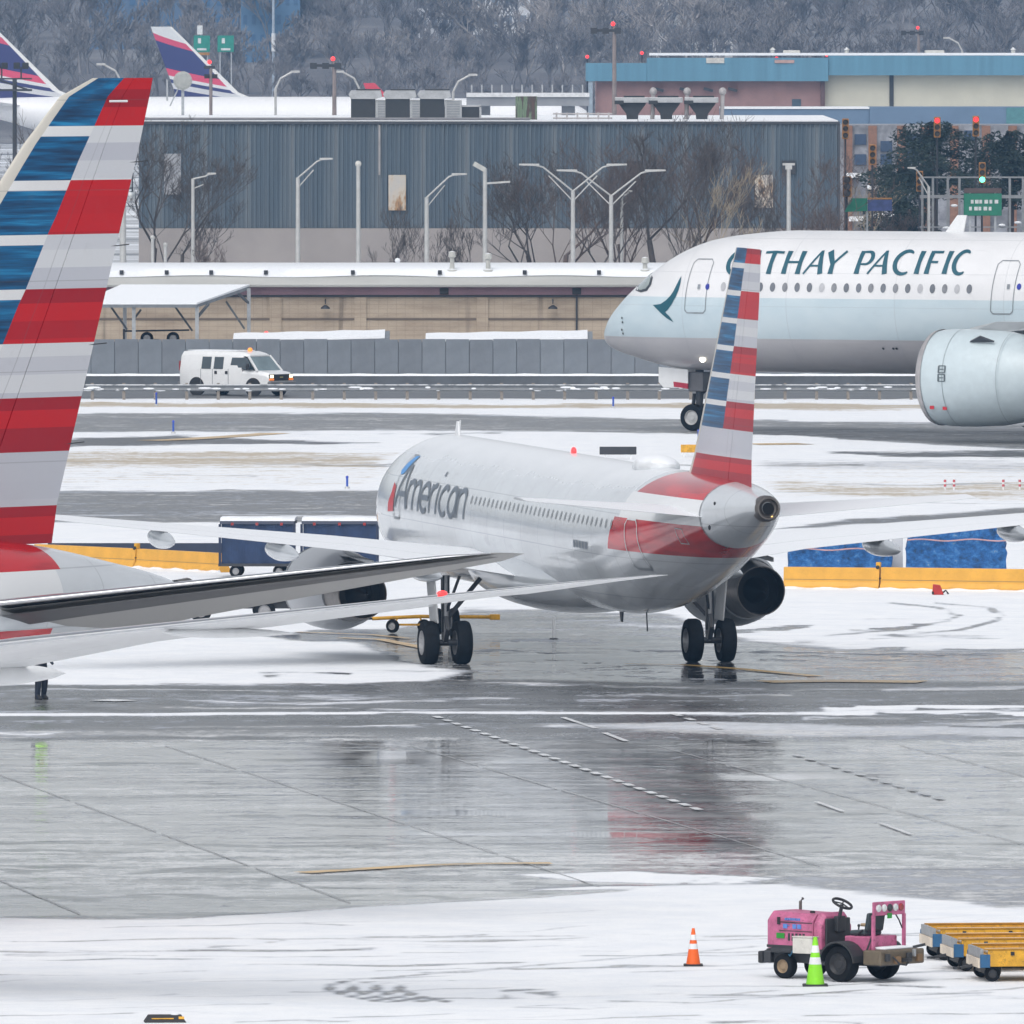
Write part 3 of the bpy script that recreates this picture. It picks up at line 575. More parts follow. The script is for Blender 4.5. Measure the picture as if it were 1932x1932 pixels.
# ---------------------------------------------------------------- airliner B: taxiing away in the middle
th = R(12.85); gear_mid = Vector((1.83, 445.0, 0)); aft = Vector((math.sin(th), -math.cos(th), 0)); nose = gear_mid - aft * 22.0
B = thing('taxiing_airliner', 'silver twin-engine airliner with red tail bars taxiing away across the wet apron', 'airliner', nose, -R(90) + th)
B.rotation_euler.y = R(.5); B.location.z = .17
fb = Fus([(0, 3.45, 3.25, .08), (.4, 3.85, 2.75, .62), (1.2, 4.4, 2.3, 1.1), (2.5, 5.1, 1.98, 1.5), (4, 5.6, 1.8, 1.8), (6.5, 5.87, 1.73, 1.975), (29, 5.87, 1.73, 1.975), (32, 5.87, 1.95, 1.95), (35, 5.88, 2.5, 1.8), (38, 5.88, 3.2, 1.5), (41, 5.82, 4.0, 1.1), (43, 5.66, 4.6, .68), (44.1, 5.52, 4.93, .40), (44.3, 5.50, 4.95, .36)])
fb.mesh(64).build('fuselage', silver('silver_skin_taxiing', [(5.32, 9, 34.9, 1.0, 41.1), (3.72, 4.62, 33.6, .55, 41.1)], .75, zwhite=(4.62, 5.32, 34.5, 41.1)), B, smooth=60)
q = MB(); q.lathe([(.36, -.30), (.345, 0), (.30, .10), (.26, .10), (.23, -.02), (.15, -.05), (.13, -.25)], (44.35, 0, 5.225), (1, 0, .06), 28, caps=False); q.build('tail_exhaust', HOT, B, smooth=40)
q = MB(); q.lathe([(.02, 0), (.16, 0)], (44.40, 0, 5.225), (1, 0, .06), 20); q.build('exhaust_bore', NOZ, B)
q = MB(); q.ball((44.38, .12, 4.98), .05, 6); q.build('tail_light', M('amber_lamp', (.8, .4, .1), .3, emit=(1, .55, .15), es=2), B)
FBM = flag_fin('flag_fin_taxiing', 12.45, .75, 7.2)
fin = refine([((35.1, 0, 5.5), 7.4, .10, 0), ((36.1, 0, 6.4), 6.4, .10, 0), ((40.2, 0, 11.5), 3.25, .10, 0), ((40.75, 0, 12.1), 2.7, .08, 0)], 5)
lifting(B, 'fin', fin, FBM, vert=True, u1=.685); lifting(B, 'rudder', fin[1:], FBM, vert=True, u0=.69)
stab = [((37.3, -.9, 4.98), 3.9, .10, .12), ((41.1, -6.2, 5.42), 1.55, .09, .02)]
for sc in (stab, mirror(stab)): o = lifting(B, 'tailplane', refine(sc, 3), WSNOW, u0=.05); lifting(o, 'leading_edge', sc, BARE, u1=.0505)
wing = refine([((14.6, -1.6, 2.75), 8.4, .13, .30), ((17.9, -6.4, 3.38), 4.9, .12, .18), ((23.2, -16.4, 4.40), 1.9, .10, .05), ((23.7, -17.0, 4.5), 1.5, .09, .03)], 4)
for s_, sc in ((-1, wing), (1, mirror(wing))):
    o = lifting(B, 'wing', sc, WSNOW, u0=.05, u1=.7, spanuv=40); lifting(o, 'leading_edge', sc, BARE, u1=.0505, spanuv=40)
    lifting(B, 'flap', sc[:9], WSNOW, u0=.705, spanuv=40); lifting(B, 'aileron', sc[9:], WSNOW, u0=.702, spanuv=40)
    for yy, x0, x1, zz in ((4.3, 19.4, 23.9, 2.6), (8.6, 20.6, 24.9, 3.25), (12.2, 21.9, 25.3, 3.66)): canoe(B, x0, x1, yy * s_, zz, .42, .55, SILV, -.05)
    engine(B, 5.75 * s_, 14.6, 18.7, 1.9, 1.18, M('cowl_grey', (.30, .31, .33), .3, .3, var=.04, scale=.5), .70, tail=1.9, top=(17.5, 21.5, 2.9))
    main_gear(B, 22.0, 3.795 * s_, 2.5, .615, .44, .95)
# wing-body fairing
rings = []
for k in range(15):
    t = k / 14; g = math.sin(math.pi * (.06 + .88 * t)) ** .5; x = 12.8 + 15.4 * t
    rings.append([(x, 2.15 * g * math.cos(a), 2.45 + (1.05 * g) * math.sin(a)) for a in [2 * math.pi * i / 32 for i in range(32)]])
MB().loft(rings).build('belly_fairing', SILV, B, smooth=60)
g = MB(); g.tube([(5.1, 0, 2.0), (5.1, 0, .4)], .08, 10); g.build('nose_leg', STRUT, B)
for k in (-1, 1): wheel(B, (5.1, .25 * k, .39), .39, .22)
# tail cone ring, doors, windows, name and small fittings
fb.decal('tail_joint', [ribbon([(41.1, 4.06 + i * .11), (41.1, 4.06 + (i + 1) * .11)], .04)[0] for i in range(15)], -1, LINEG, B)
DOORL = M('door_outline', (.62, .64, .66), .4)
def door(fus, root, sgn, x0, x1, z0, z1, lean=0.0, mat=LINEG, w=.045, sillmat=None):
    L = lambda x, z: (x + lean * (z - z0), z)
    o = fus.decal('door_outline', ribbon([L(x0, z0 + .12), L(x0, z1 - .15), L(x0 + .15, z1), L(x1 - .15, z1), L(x1, z1 - .15), L(x1, z0 + .12)], w), sgn, mat, root, .02)
    fus.decal('door_sill', ribbon([L(x0, z0 + .12), L(x0 + .12, z0), L(x1 - .12, z0), L(x1, z0 + .12)], w * 1.5), sgn, sillmat or LINEG, o, .02); return o
door(fb, B, -1, 35.3, 36.35, 3.25, 4.6, mat=DOORL); door(fb, B, -1, 7.0, 7.8, 3.5, 5.3)
fb.decal('service_panel', ribbon([(39.3, 4.1), (39.3, 4.5), (39.75, 4.5), (39.75, 4.1), (39.3, 4.1)], .03), -1, DOORL, B)
q = MB(); q.ball((41.8, -.98, 4.62), (.10, .03, .07), 6); q.ball((41.9, -.86, 5.25), (.10, .03, .07), 6); q.build('tail_vent', NOZ, B)
WB = M('cabin_window', (.13, .14, .16), .15, coat=.6, var=.25, scale=.7)
for i in range(33): xw = 16.9 + i * .533; fb.decal('cabin_window', [[(xw + .085 * math.cos(a), 4.40 + .13 * math.sin(a)) for a in [2 * math.pi * k / 10 for k in range(10)]]], -1, M('cabin_window_pale', (.22, .235, .255), .2, coat=.4, var=.2, scale=.7), B, .012, 9)
# the name in rounded slab letters, drawn as pen strokes (unit: small-letter height)
def arc(cx, cy, rx, ry, a0, a1, n=10): return [(cx + rx * math.cos(R(a0 + (a1 - a0) * i / n)), cy + ry * math.sin(R(a0 + (a1 - a0) * i / n))) for i in range(n + 1)]
GL = {'A': (1.25, [[(0, 0), (.52, 1.42)], [(.52, 1.42), (.70, 1.42)], [(.70, 1.42), (1.2, 0)], [(.22, .5), (1.0, .5)]]),
 'm': (1.45, [[(0, 0), (0, 1)], [(0, .7)] + arc(.32, .68, .32, .3, 150, 0) + [(.64, 0)], [(.64, .7)] + arc(.96, .68, .32, .3, 150, 0) + [(1.28, 0)]]),
 'e': (1.05, [[(.02, .5), (.86, .5)] + arc(.44, .5, .43, .48, 0, 310, 16)]), 'r': (.68, [[(0, 0), (0, 1)], [(0, .6)] + arc(.38, .55, .36, .42, 150, 75)]),
 'i': (.36, [[(.05, 0), (.05, 1)], [(.05, 1.3), (.05, 1.46)]]), 'c': (.95, [arc(.44, .5, .43, .48, 50, 310, 16)]), 'a': (1.05, [arc(.42, .5, .40, .48, 0, 360, 18), [(.84, 1), (.84, 0)]]),
 'n': (1.0, [[(0, 0), (0, 1)], [(0, .7)] + arc(.38, .66, .38, .32, 150, 0) + [(.76, 0)]])}
# seen from this side the nose is on the left, so letters run aft along +x
k_, cx_ = .82, 7.2
wsum = sum(GL[c][0] for c in 'American'); adv = 9.3 / wsum
for c in 'American':
    wd, strokes = GL[c]; polys = []
    for st_ in strokes:
        if len(st_) == 2: st_ = [tuple(st_[0][j] + (st_[1][j] - st_[0][j]) * i / 6 for j in (0, 1)) for i in range(7)]
        polys += ribbon([(cx_ + px_ * adv, 3.82 + py_ * k_ + 0) for px_, py_ in st_], .15)
    fb.decal('letter', polys, -1, NAVY, B, .02, .2); cx_ += wd * adv
fb.decal('emblem_bird', [[fb.hit(B, *q_) for q_ in ((757, 892), (763, 889), (779, 870), (794, 856), (786, 857), (770, 870), (758, 884))]], -1, M('emblem_blue', (.05, .25, .58), .35), B, .02)
fb.decal('emblem_bird', [[fb.hit(B, *q_) for q_ in ((745, 906), (748, 914), (744, 936), (742, 960), (732, 961), (733, 944), (740, 924))]], -1, M('emblem_red', (.50, .02, .03), .35), B, .02)
fb.decal('registration', [[(30.0 + i * .34, 3.62), (30.2 + i * .34, 3.62), (30.2 + i * .34, 3.82), (30.0 + i * .34, 3.82)] for i in range(5)], -1, NAVY, B, .02)
q = MB(); q.prism([(0, 0), (.5, 0), (.42, .42), (.25, .42)], (6.6, -.03, 5.85), (1, 0, 0), (0, 0, 1), .05); q.build('blade_antenna', WHITE, B)
q = MB(); q.tube([(6.9, 0, 5.8), (7.0, 0, 6.3)], .02, 6); q.build('whip_antenna', WHITE, B)
q = MB(); q.ball((21.5, 0, 5.93), (.14, .08, .12), 6); q.build('beacon', M('red_lamp'), B)
q = MB(); q.ball((31.5, 0, 5.86), (1.25, .62, .34), 10); q.build('antenna_dome', M('dome_snow', (.66, .68, .70), .5, snow=.9), B, smooth=60)
q = MB(); q.prism([(0, 0), (.4, 0), (.3, -.32), (.15, -.32)], (27.2, .02, 1.74), (1, 0, 0), (0, 0, 1), .04); q.build('keel_antenna', DARK, B); q = MB(); q.tube([(30.4, 0, 1.8), (30.5, 0, 1.3)], .02, 6, 0); q.build('drain_mast', DARK, B)

# ---------------------------------------------------------------- airliner C: white and sea-green wide-body behind
ph = R(30); C = thing('widebody_airliner', 'white and pale sea-green wide-body airliner with dark teal lettering, nose to the left', 'airliner', (4.05, 690.4, 0), -ph)
fc = Fus([(0, 4.2, 3.98, .10), (.12, 4.42, 3.78, .32), (.4, 4.9, 3.55, .66), (.95, 5.5, 3.33, 1.1), (1.6, 6.08, 3.16, 1.5), (2.5, 6.78, 2.92, 1.9), (3.4, 7.38, 2.74, 2.22), (4.2, 7.8, 2.66, 2.44), (5.5, 8.26, 2.6, 2.7), (7.1, 8.52, 2.57, 2.88), (9.7, 8.70, 2.57, 2.98), (44, 8.70, 2.57, 2.98), (52, 8.6, 3.6, 2.5), (60, 8.2, 5.4, 1.4), (66.4, 7.4, 6.6, .3)])
m, t, p = nt('seagreen_skin'); b = NB(t); oc = b.obj(); x, y, z = b.xyz(oc)
n = b.noise(b.mapping(oc, (.6, 1, 1)), .9, 5); z2 = z
wht = b.mix(b.sstep(n, .3, .7), (.68, .68, .69, 1), (.73, .73, .74, 1)); grn = b.mix(b.sstep(n, .3, .7), (.47, .57, .62, 1), (.53, .62, .66, 1)); gry = b.mix(b.sstep(n, .3, .7), (.44, .43, .45, 1), (.49, .48, .49, 1))
c = b.mix(b.math('GREATER_THAN', z, 5.83), grn, wht); c = b.mix(b.math('GREATER_THAN', z, 4.07), gry, c)
jn = b.math('FRACT', b.math('DIVIDE', x, 5.3)); jz = b.math('FRACT', b.math('DIVIDE', b.math('ADD', z, .35), 1.45)); c = b.mix(b.math('MULTIPLY', b.math('MAXIMUM', b.math('LESS_THAN', jn, .007), b.math('LESS_THAN', jz, .018)), .28), c, (.3, .32, .34, 1)); c = b.mix(b.sstep(b.noise(b.mapping(oc, (.3, 1.5, .7)), 1.8, 6, .7), .56, .78, 0, .2), c, (.30, .31, .32, 1))
t.links.new(c, p.inputs['Base Color']); p.inputs['Roughness'].default_value = .28; p.inputs['Coat Weight'].default_value = .35
fc.mesh(64).build('fuselage', m, C, smooth=60)
TEAL = M('teal_letter', (.008, .085, .12), .35, var=.05)
# lettering: flared italic capitals, measured letter by letter
TH, TN = .19, .085
CAP = {'C': [(arc(.52, .5, .50, .5, 55, 305, 18), [.06] + [.10 + .09 * math.sin(math.pi * i / 16) for i in range(17)] + [.06])],
 'A': [([(0, 0), (.32, .5), (.62, 1)], TN), ([(.62, 1.02), (.74, .5), (.86, 0)], [.12, TH, TH * 1.15]), ([(.20, .36), (.78, .36)], TN * .8)],
 'T': [([(0, .94), (.5, .965), (1, .94)], .09), ([(.5, .97), (.5, .5), (.5, 0)], [TH * 1.05, TH * .9, TH * 1.15])],
 'H': [([(.1, 0), (.1, .5), (.1, 1)], [TH * 1.15, TH * .9, TH * 1.15]), ([(.9, 0), (.9, .5), (.9, 1)], [TH * 1.15, TH * .9, TH * 1.15]), ([(.1, .52), (.9, .52)], TN)],
 'Y': [([(.02, 1), (.40, .45)], [TH * 1.2, TH]), ([(.95, 1), (.40, .42)], [.11, TN]), ([(.40, .5), (.40, 0)], [TH * .9, TH * 1.15])],
 'P': [([(.12, 0), (.12, .5), (.12, 1)], [TH * 1.15, TH * .9, TH]), ([(.12, .95)] + arc(.52, .70, .36, .27, 90, -90, 10) + [(.15, .43)], [.07, .09, .10, .13, .15, .16, .17, .16, .14, .11, .09, .08, .06])],
 'I': [([(.5, 0), (.5, .5), (.5, 1)], [TH * 1.15, TH * .9, TH * 1.15])],
 'F': [([(.12, 0), (.12, .5), (.12, 1)], [TH * 1.15, TH * .9, TH]), ([(.1, .955), (.95, .955)], .09), ([(.1, .52), (.8, .52)], TN)]}
SPOT = [('C', 2125, 2175), ('A', 2166, 2228), ('T', 2224, 2278), ('H', 2290, 2341), ('A', 2353, 2410), ('Y', 2411, 2463), ('P', 2503, 2548), ('A', 2541, 2599), ('C', 2613, 2668), ('I', 2669, 2699), ('F', 2709, 2746), ('I', 2751, 2781), ('C', 2787, 2831)]
slant = .03
for c_, a0, a1 in SPOT:
    # letter box: foot at photograph row 517, head at row 474; the slant is taken off the width
    x0, zb = fc.hit(C, a0 / 1.5528, 517); x1, _ = fc.hit(C, a1 / 1.5528, 517); _, ztp = fc.hit(C, (a0 + a1) / 3.1056, 474)
    hgt = ztp - zb; lean = slant * hgt; wdt = x1 - x0; polys = []
    for st_, w_ in CAP[c_]:
        if len(st_) == 2: st_ = [st_[0], tuple((st_[0][j] + st_[1][j]) / 2 for j in (0, 1)), st_[1]]; w_ = [w_[0], (w_[0] + w_[1]) / 2, w_[1]] if isinstance(w_, list) else w_
        polys += ribbon([(x0 + px_ * wdt + py_ * lean, zb + py_ * hgt) for px_, py_ in st_], [k * 1.12 for k in w_] if isinstance(w_, list) else w_ * 1.12)
    fc.decal('letter', polys, -1, TEAL, C, .02, .2)
BR = [(525, 945), (560, 942), (600, 935), (650, 900), (690, 860), (720, 815), (745, 765), (770, 715), (795, 672), (788, 735), (770, 800), (745, 860), (710, 925), (670, 985), (640, 1012), (680, 1050), (722, 1107), (660, 1072), (610, 1030), (565, 985)]
fc.decal('wing_emblem', [[fc.hit(C, (1750 + px_ * .31056) / 1.5528, (600 + py_ * .31056) / 1.5528) for px_, py_ in BR]], -1, TEAL, C, .02, .25)
WLITE, WMID = M('window_shaded', (.42, .42, .44), .3, var=.1), M('window_half', (.20, .205, .22), .2, var=.2)
kinds = [WLITE, WB, WB, WB, WB, WMID, WB, WB, WLITE, WMID, WB, WB, WMID, WB, WMID, WB, WLITE, WB, WMID, WLITE, WB, WB]
for i in range(21):
    xw, zw = fc.hit(C, 1365 + i * 23.2, 541 + i * .22)
    fc.decal('cabin_window', [[(xw + .135 * math.cos(a), zw + .20 * math.sin(a)) for a in [2 * math.pi * k / 12 for k in range(12)]]], -1, kinds[i], C, .015, 9)
xd, zd = fc.hit(C, 1292, 590); xe, _ = fc.hit(C, 1331, 590); _, zt_ = fc.hit(C, 1330, 489)
d1 = door(fc, C, -1, xd, xe, zd, zt_, .05, LINEG, .035); q = fc.hit(C, 1335, 541); fc.decal('door_marker', [[(q[0] + .11 * math.cos(a), q[1] + .14 * math.sin(a)) for a in [k * .7 for k in range(9)]]], -1, M('marker_blue', (.02, .03, .30), .4), C, .02, 9)
xd, zd = fc.hit(C, 1869, 592); xe, _ = fc.hit(C, 1911, 592); _, zt_ = fc.hit(C, 1905, 492)
door(fc, C, -1, xd, xe, zd, zt_, .05, LINEG, .035); q = fc.hit(C, 1923, 541); fc.decal('door_marker', [[(q[0] + .11 * math.cos(a), q[1] + .14 * math.sin(a)) for a in [k * .7 for k in range(9)]]], -1, M('marker_blue'), C, .02, 9)
for pxy in ((1319, 541), (1903, 541)): q = fc.hit(C, *pxy); fc.decal('door_handle', [[(q[0] - .07, q[1] - .1), (q[0] + .07, q[1] - .1), (q[0] + .07, q[1] + .1), (q[0] - .07, q[1] + .1)]], -1, LINEG, C, .025, 9)
for pxy in ((1174, 600), (1175, 608), (1174, 622), (1176, 629)): q = fc.hit(C, *pxy); fc.decal('probe', [[(q[0] + .05 * math.cos(a), q[1] + .05 * math.sin(a)) for a in [k * .7 for k in range(9)]]], -1, DARK, C, .03, 9)
for pxy in ((1667, 657), (1686, 657), (1692, 657)): q = fc.hit(C, *pxy); fc.decal('drain_port', [[(q[0] + .06 * math.cos(a), q[1] + .05 * math.sin(a)) for a in [k * .7 for k in range(9)]]], -1, DARK, C, .03, 9)
# cockpit glazing
ws = [fc.hit(C, *q_) for q_ in ((1199, 548), (1203, 540), (1211, 522), (1220, 512), (1230, 513), (1232, 524), (1229, 537), (1221, 549), (1209, 552))]
o = fc.decal('cockpit_window', [ws], -1, M('cockpit_mask', (.02, .022, .025), .2, coat=.5), C, .015, .3)
for sgn in (-1, 1):
    ws2 = [fc.hit(C, *q_) for q_ in ((1203, 546), (1206, 539), (1213, 524), (1221, 516), (1227, 517), (1228, 526), (1225, 537), (1219, 545), (1209, 548))]
    fc.decal('pane', [ws2], sgn, M('cockpit_glass', (.30, .35, .34), .08, coat=1.0, var=.25, scale=1.5), o, .03, .3)
fc.decal('cockpit_window', [ws], 1, M('cockpit_mask'), C, .015, .3)
# engine, pylon, wing
COWL = M('seagreen_cowl', (.52, .60, .63), .3, coat=.3, var=.04)
for s_ in (-1, 1):
    n = engine(C, 10.4 * s_, 22.0, 27.5, 2.72, 2.06, COWL, 1.0, top=(25, 30, 5.1), lip=M('lip_grey', (.42, .40, .40), .4, .3))
    if s_ < 0:
        for k in (1.35, 3.9):
            g = MB(); rr = 2.06 * (1.0 if k < 2 else .985) + .012; g.lathe([(rr, 0), (rr + .006, .015), (rr, .03)], (22.0 + k, -10.4, 2.72), (1, 0, 0), 40, caps=False); g.build('cowl_joint', M('joint_soft', (.32, .37, .39), .5), n)
        def cowl(ang, x): return Vector((x, -10.4 - 2.085 * math.cos(ang), 2.72 + 2.085 * math.sin(ang)))
        for a_, x_ in ((11, 23.2), (1, 23.2)):
            for da, dx, ha, wx in ((0, 0, 4.2, .035), (0, .30, 4.2, .035), (4, .15, .5, .15), (-4, .15, .5, .15), (0, .15, .5, .10)):
                g = MB(); P = [cowl(R(a_ + da + sa_ * ha), x_ + dx + sx_ * wx) for sa_, sx_ in ((-1, -1), (-1, 1), (1, 1), (1, -1))]; g.add(P, [(0, 1, 2, 3)]); g.build('cowl_print', M('print_grey', (.10, .12, .13), .5), n)
        g = MB(); g.prism([(-.55, 0), (0, .28), (.6, 0)], cowl(R(50), 24.9), (1, 0, 0), (0, -.6, .8), .10); g.build('cowl_strake', DARK, n)
        for k in ((22.7, -36), (23.3, -37)):
            g = MB(); c0 = cowl(R(k[1]), k[0]); g.add([c0 + Vector((dx, -.01, dz)) for dx, dz in ((-.1, -.07), (.1, -.07), (.1, .07), (-.1, .07))], [(0, 1, 2, 3)]); g.build('cowl_print', M('emblem_red'), n)
        g = MB(); g.prism([(0, 0), (.5, 0), (.7, -.28), (.45, -.22)], (26.1, -10.4, .72), (1, 0, 0), (0, 0, 1), .08); g.build('drain_mast', DARK, n)
wing = refine([((20.5, -2.4, 4.0), 13.5, .13, .4), ((26.2, -10.4, 5.1), 9, .11, .3), ((35, -25, 7.0), 4, .1, .1), ((39.5, -32, 8.4), 1.2, .08, 0)], 3)
for sc in (wing, mirror(wing)): lifting(C, 'wing', sc, WGREY, spanuv=40)
fin = refine([((52, 0, 8.0), 10, .1, 0), ((60.5, 0, 16.9), 3.6, .1, 0)], 3); lifting(C, 'fin', fin, TEAL, vert=True)
for s_ in (-1, 1): lifting(C, 'tailplane', [((57, .9 * s_, 7.0), 5.5, .1, 0), ((62.5, 9 * s_, 7.9), 2.2, .1, 0)], WGREY)
# nose gear with its doors and lamp
g = MB(); g.tube([(4.7, 0, 2.9), (4.7, 0, 1.3), (4.62, 0, .55)], [.19, .16, .12], 12); g.tube([(4.7, 0, 1.5), (6.2, 0, 2.8)], .08, 8); g.bar((4.45, 0, 1.6), (4.35, 0, .8), .2, .08); leg = g.build('nose_leg', DARK, C, smooth=40)
g = MB(); g.bx(4.35, 5.1, -.42, .42, 1.7, 2.55); g.build('gear_bay_panel', M('strut_dark', (.12, .12, .13), .5), leg, bevel=.05)
g = MB(); g.tube([(4.62, -.5, .53), (4.62, .5, .53)], .08, 8); g.build('axle', STRUT, leg)
for k in (-1, 1): wheel(C, (4.62, .40 * k, .58), .58, .46, (0, 1, 0), M('rim_light', (.5, .5, .5), .4, .4))
for k in (-1, 1):
    g = MB(); g.prism([(3.0, 2.75), (4.45, 2.65), (4.45, 1.9), (3.25, 1.85), (3.0, 2.1)], (0, .55 * k, 0), (1, 0, 0), (0, 0, 1), .05); d = g.build('gear_door', WHITE, C)
    g = MB(); g.prism([(3.75, 2.12), (4.46, 2.05), (4.46, 1.82), (3.78, 1.9)], (0, .55 * k - .012, 0), (1, 0, 0), (0, 0, 1), .075); g.build('door_placard', M('placard_red', (.42, .02, .05), .4), d)
q = fc.hit(C, 1326, 677); P = fc.side(q[0], q[1], -1, .03)
g = MB(); g.ball(P, (.15, .06, .13), 6); g.build('taxi_light', M('white_lamp', (1, .95, .85), .3, emit=(1, .9, .7), es=5), C)
g = MB(); g.prism([(0, 0), (.9, 0), (1.05, .75), (.6, .75)], (16.8, 0, 8.66), (1, 0, 0), (0, 0, 1), .06); g.build('blade_antenna', WHITE, C)
# ================================================================ vehicles and loose things on the apron
PINK = M('pink_paint', (.50, .13, .25), .5, var=.22, dirt=.55, scale=3.5); YPAINT = M('yellow_paint', (.66, .34, .02), .5, var=.2, dirt=.6, scale=4.5)
# ---- pink baggage tractor
ya = R(-40); aft = Vector((math.cos(ya), math.sin(ya), 0)); left = Vector((math.sin(ya), -math.cos(ya), 0)); P = G(1588.5, 1852.7)
T = thing('baggage_tractor', 'scuffed pink baggage tractor with open seat and rear light panel behind the green cone', 'tractor', P - aft * 2.05 - left * .62, ya)
def part(root, name, mat, fn, bevel=.0, smooth=None): mb = MB(); fn(mb); return mb.build(name, mat, root, smooth=smooth, bevel=bevel)
hood = part(T, 'hood', PINK, lambda b: b.loft([[(x, y, z) for y, z in ((-hw, .56), (-hw, zt - .12), (-hw + .12, zt), (hw - .12, zt), (hw, zt - .12), (hw, .56))] for x, hw, zt in ((.06, .40, 1.20), (.16, .45, 1.27), (.7, .46, 1.25), (1.22, .46, 1.24))]), .02)
part(hood, 'grille', DARK, lambda b: [b.bx(.03, .07, -.3, .3, .62 + i * .09, .67 + i * .09) for i in range(6)])
for i in range(5): part(hood, 'louvre', DARK, lambda b: b.bx(.62 + i * .09, .66 + i * .09, -.475, -.455, .72, .86))
part(hood, 'hood_seam', DARK, lambda b: b.bx(.40, 1.2, -.472, -.458, 1.06, 1.075)); part(hood, 'hood_seam', DARK, lambda b: b.bx(.40, 1.2, -.472, -.458, .90, .912))
part(hood, 'hood_latch', BLACK, lambda b: b.bx(.36, .42, -.48, -.455, 1.02, 1.16)); part(hood, 'green_placard', M('placard_green', (.02, .26, .03), .5), lambda b: b.bx(.34, .53, -.476, -.457, .76, .86))
BLUEP = M('blue_stencil', (.10, .22, .55), .5)
for i, w_ in enumerate((.10, .035, .09, .09)): part(hood, 'fleet_number', BLUEP, lambda b: b.bx(.50 + i * .115, .50 + i * .115 + w_, -.476, -.457, .95 + (.05 if w_ < .05 else 0), 1.035 - (.0 if w_ > .05 else .02)))
for i in range(7): part(hood, 'stencil_mark', BLUEP, lambda b: b.bx(.54 + i * .055, .575 + i * .055, -.476, -.457, 1.105, 1.15))
for k in (-1, 1): part(hood, 'headlight', M('lamp_lens', (.5, .5, .48), .15, coat=1), lambda b: b.lathe([(.07, 0), (.075, .03), (.05, .05), (.01, .055)], (.07, .28 * k, 1.06), (-1, 0, 0), 14))
part(T, 'chassis', DARK, lambda b: (b.bx(.0, 2.75, -.38, .38, .30, .55), b.bx(.02, .2, -.48, .48, .28, .52), b.bx(.2, .95, -.50, .50, .48, .58)), .03)
part(T, 'front_bumper', BLACK, lambda b: b.bx(-.10, .02, -.50, .50, .27, .50), .03)
part(T, 'cowl', PINK, lambda b: b.loft([[(x, y, z) for y, z in ((-hw, .5), (-hw, zt - .2), (-hw + .15, zt), (hw - .15, zt), (hw, zt - .2), (hw, .5))] for x, hw, zt in ((1.24, .47, 1.26), (1.34, .47, 1.27), (1.42, .45, 1.2))]), .02)
part(T, 'dash_panel', DARK, lambda b: (b.bx(1.42, 1.47, -.36, .36, .62, 1.16), b.bx(1.44, 1.55, -.12, .12, .9, 1.2)), .02)
part(T, 'steering_column', DARK, lambda b: b.tube([(1.48, -.05, .95), (1.59, -.05, 1.42)], .035, 8))
sw = MB(); ang = R(28); c0 = Vector((1.60, -.05, 1.44))
sw.tube([c0 + Vector((.19 * math.cos(a) * math.cos(ang), .19 * math.sin(a), -.19 * math.cos(a) * math.sin(ang))) for a in [2 * math.pi * i / 24 for i in range(25)]], .026, 8)
for a in (0, 2.1, 4.2): sw.tube([c0, c0 + Vector((.18 * math.cos(a) * math.cos(ang), .18 * math.sin(a), -.18 * math.cos(a) * math.sin(ang)))], .014, 6)
sw.build('steering_wheel', BLACK, T, smooth=60)
part(T, 'floor_plate', DARK, lambda b: b.bx(1.40, 2.1, -.48, .48, .52, .58))
part(T, 'seat_base', PINK, lambda b: b.bx(1.95, 2.55, -.42, .42, .58, .86), .02)
part(T, 'seat_cushion', M('seat_vinyl', (.03, .045, .05), .5), lambda b: b.bx(1.95, 2.35, -.30, .22, .86, .96), .04); part(T, 'seat_backrest', M('seat_vinyl'), lambda b: b.box((2.38, -.04, 1.12), (.09, .50, .36), rot=Matrix.Rotation(R(10), 3, 'Y')), .04)
part(T, 'lever', DARK, lambda b: (b.tube([(1.75, .2, .6), (1.80, .2, 1.0)], .015, 6), b.ball((1.80, .2, 1.02), .03, 5)))
part(T, 'armrest', M('tan_vinyl', (.45, .33, .20), .6), lambda b: b.bx(1.78, 2.15, .26, .36, 1.0, 1.06), .02)
for k in (-1, 1):
    part(T, 'fender', M('fender_black', (.03, .031, .034), .5, dirt=.5, scale=5), lambda b: b.loft([[(2.05 + rr * math.cos(a), k * .44, .34 + rr * math.sin(a)), (2.05 + rr * math.cos(a), k * .80, .34 + rr * math.sin(a)), (2.05 + (rr + .035) * math.cos(a), k * .80, .34 + (rr + .035) * math.sin(a)), (2.05 + (rr + .035) * math.cos(a), k * .44, .34 + (rr + .035) * math.sin(a))] for a, rr in [(R(5 + 17 * i), .40) for i in range(11)]]))
    wheel(T, (2.05, .62 * k, .345), .345, .27, (0, 1, 0), M('rim_black', (.03, .03, .033), .5, .2), rimr=.58)
    wheel(T, (.55, .46 * k, .235), .235, .20, (0, 1, 0), M('rim_rust', (.30, .22, .14), .6, .2, dirt=.5), rimr=.55)
part(T, 'side_box', M('box_cream', (.62, .60, .55), .5, dirt=.2), lambda b: b.bx(.88, 1.36, -.66, -.46, .50, .80), .015); part(T, 'box_lid', M('box_cream'), lambda b: b.bx(.87, 1.37, -.67, -.45, .802, .825), .008)
part(T, 'hose', M('hose_blue', (.02, .12, .22), .4), lambda b: b.tube([(.86, -.55, .62), (.80, -.58, .50), (.74, -.56, .44), (.68, -.52, .46)], .014, 6))
part(T, 'rear_deck', M('deck_worn', (.14, .11, .075), .6, dirt=.5, scale=6), lambda b: (b.bx(2.55, 2.95, -.62, .62, .34, .62), b.bx(2.93, 3.02, -.66, .66, .34, .62)), .03)
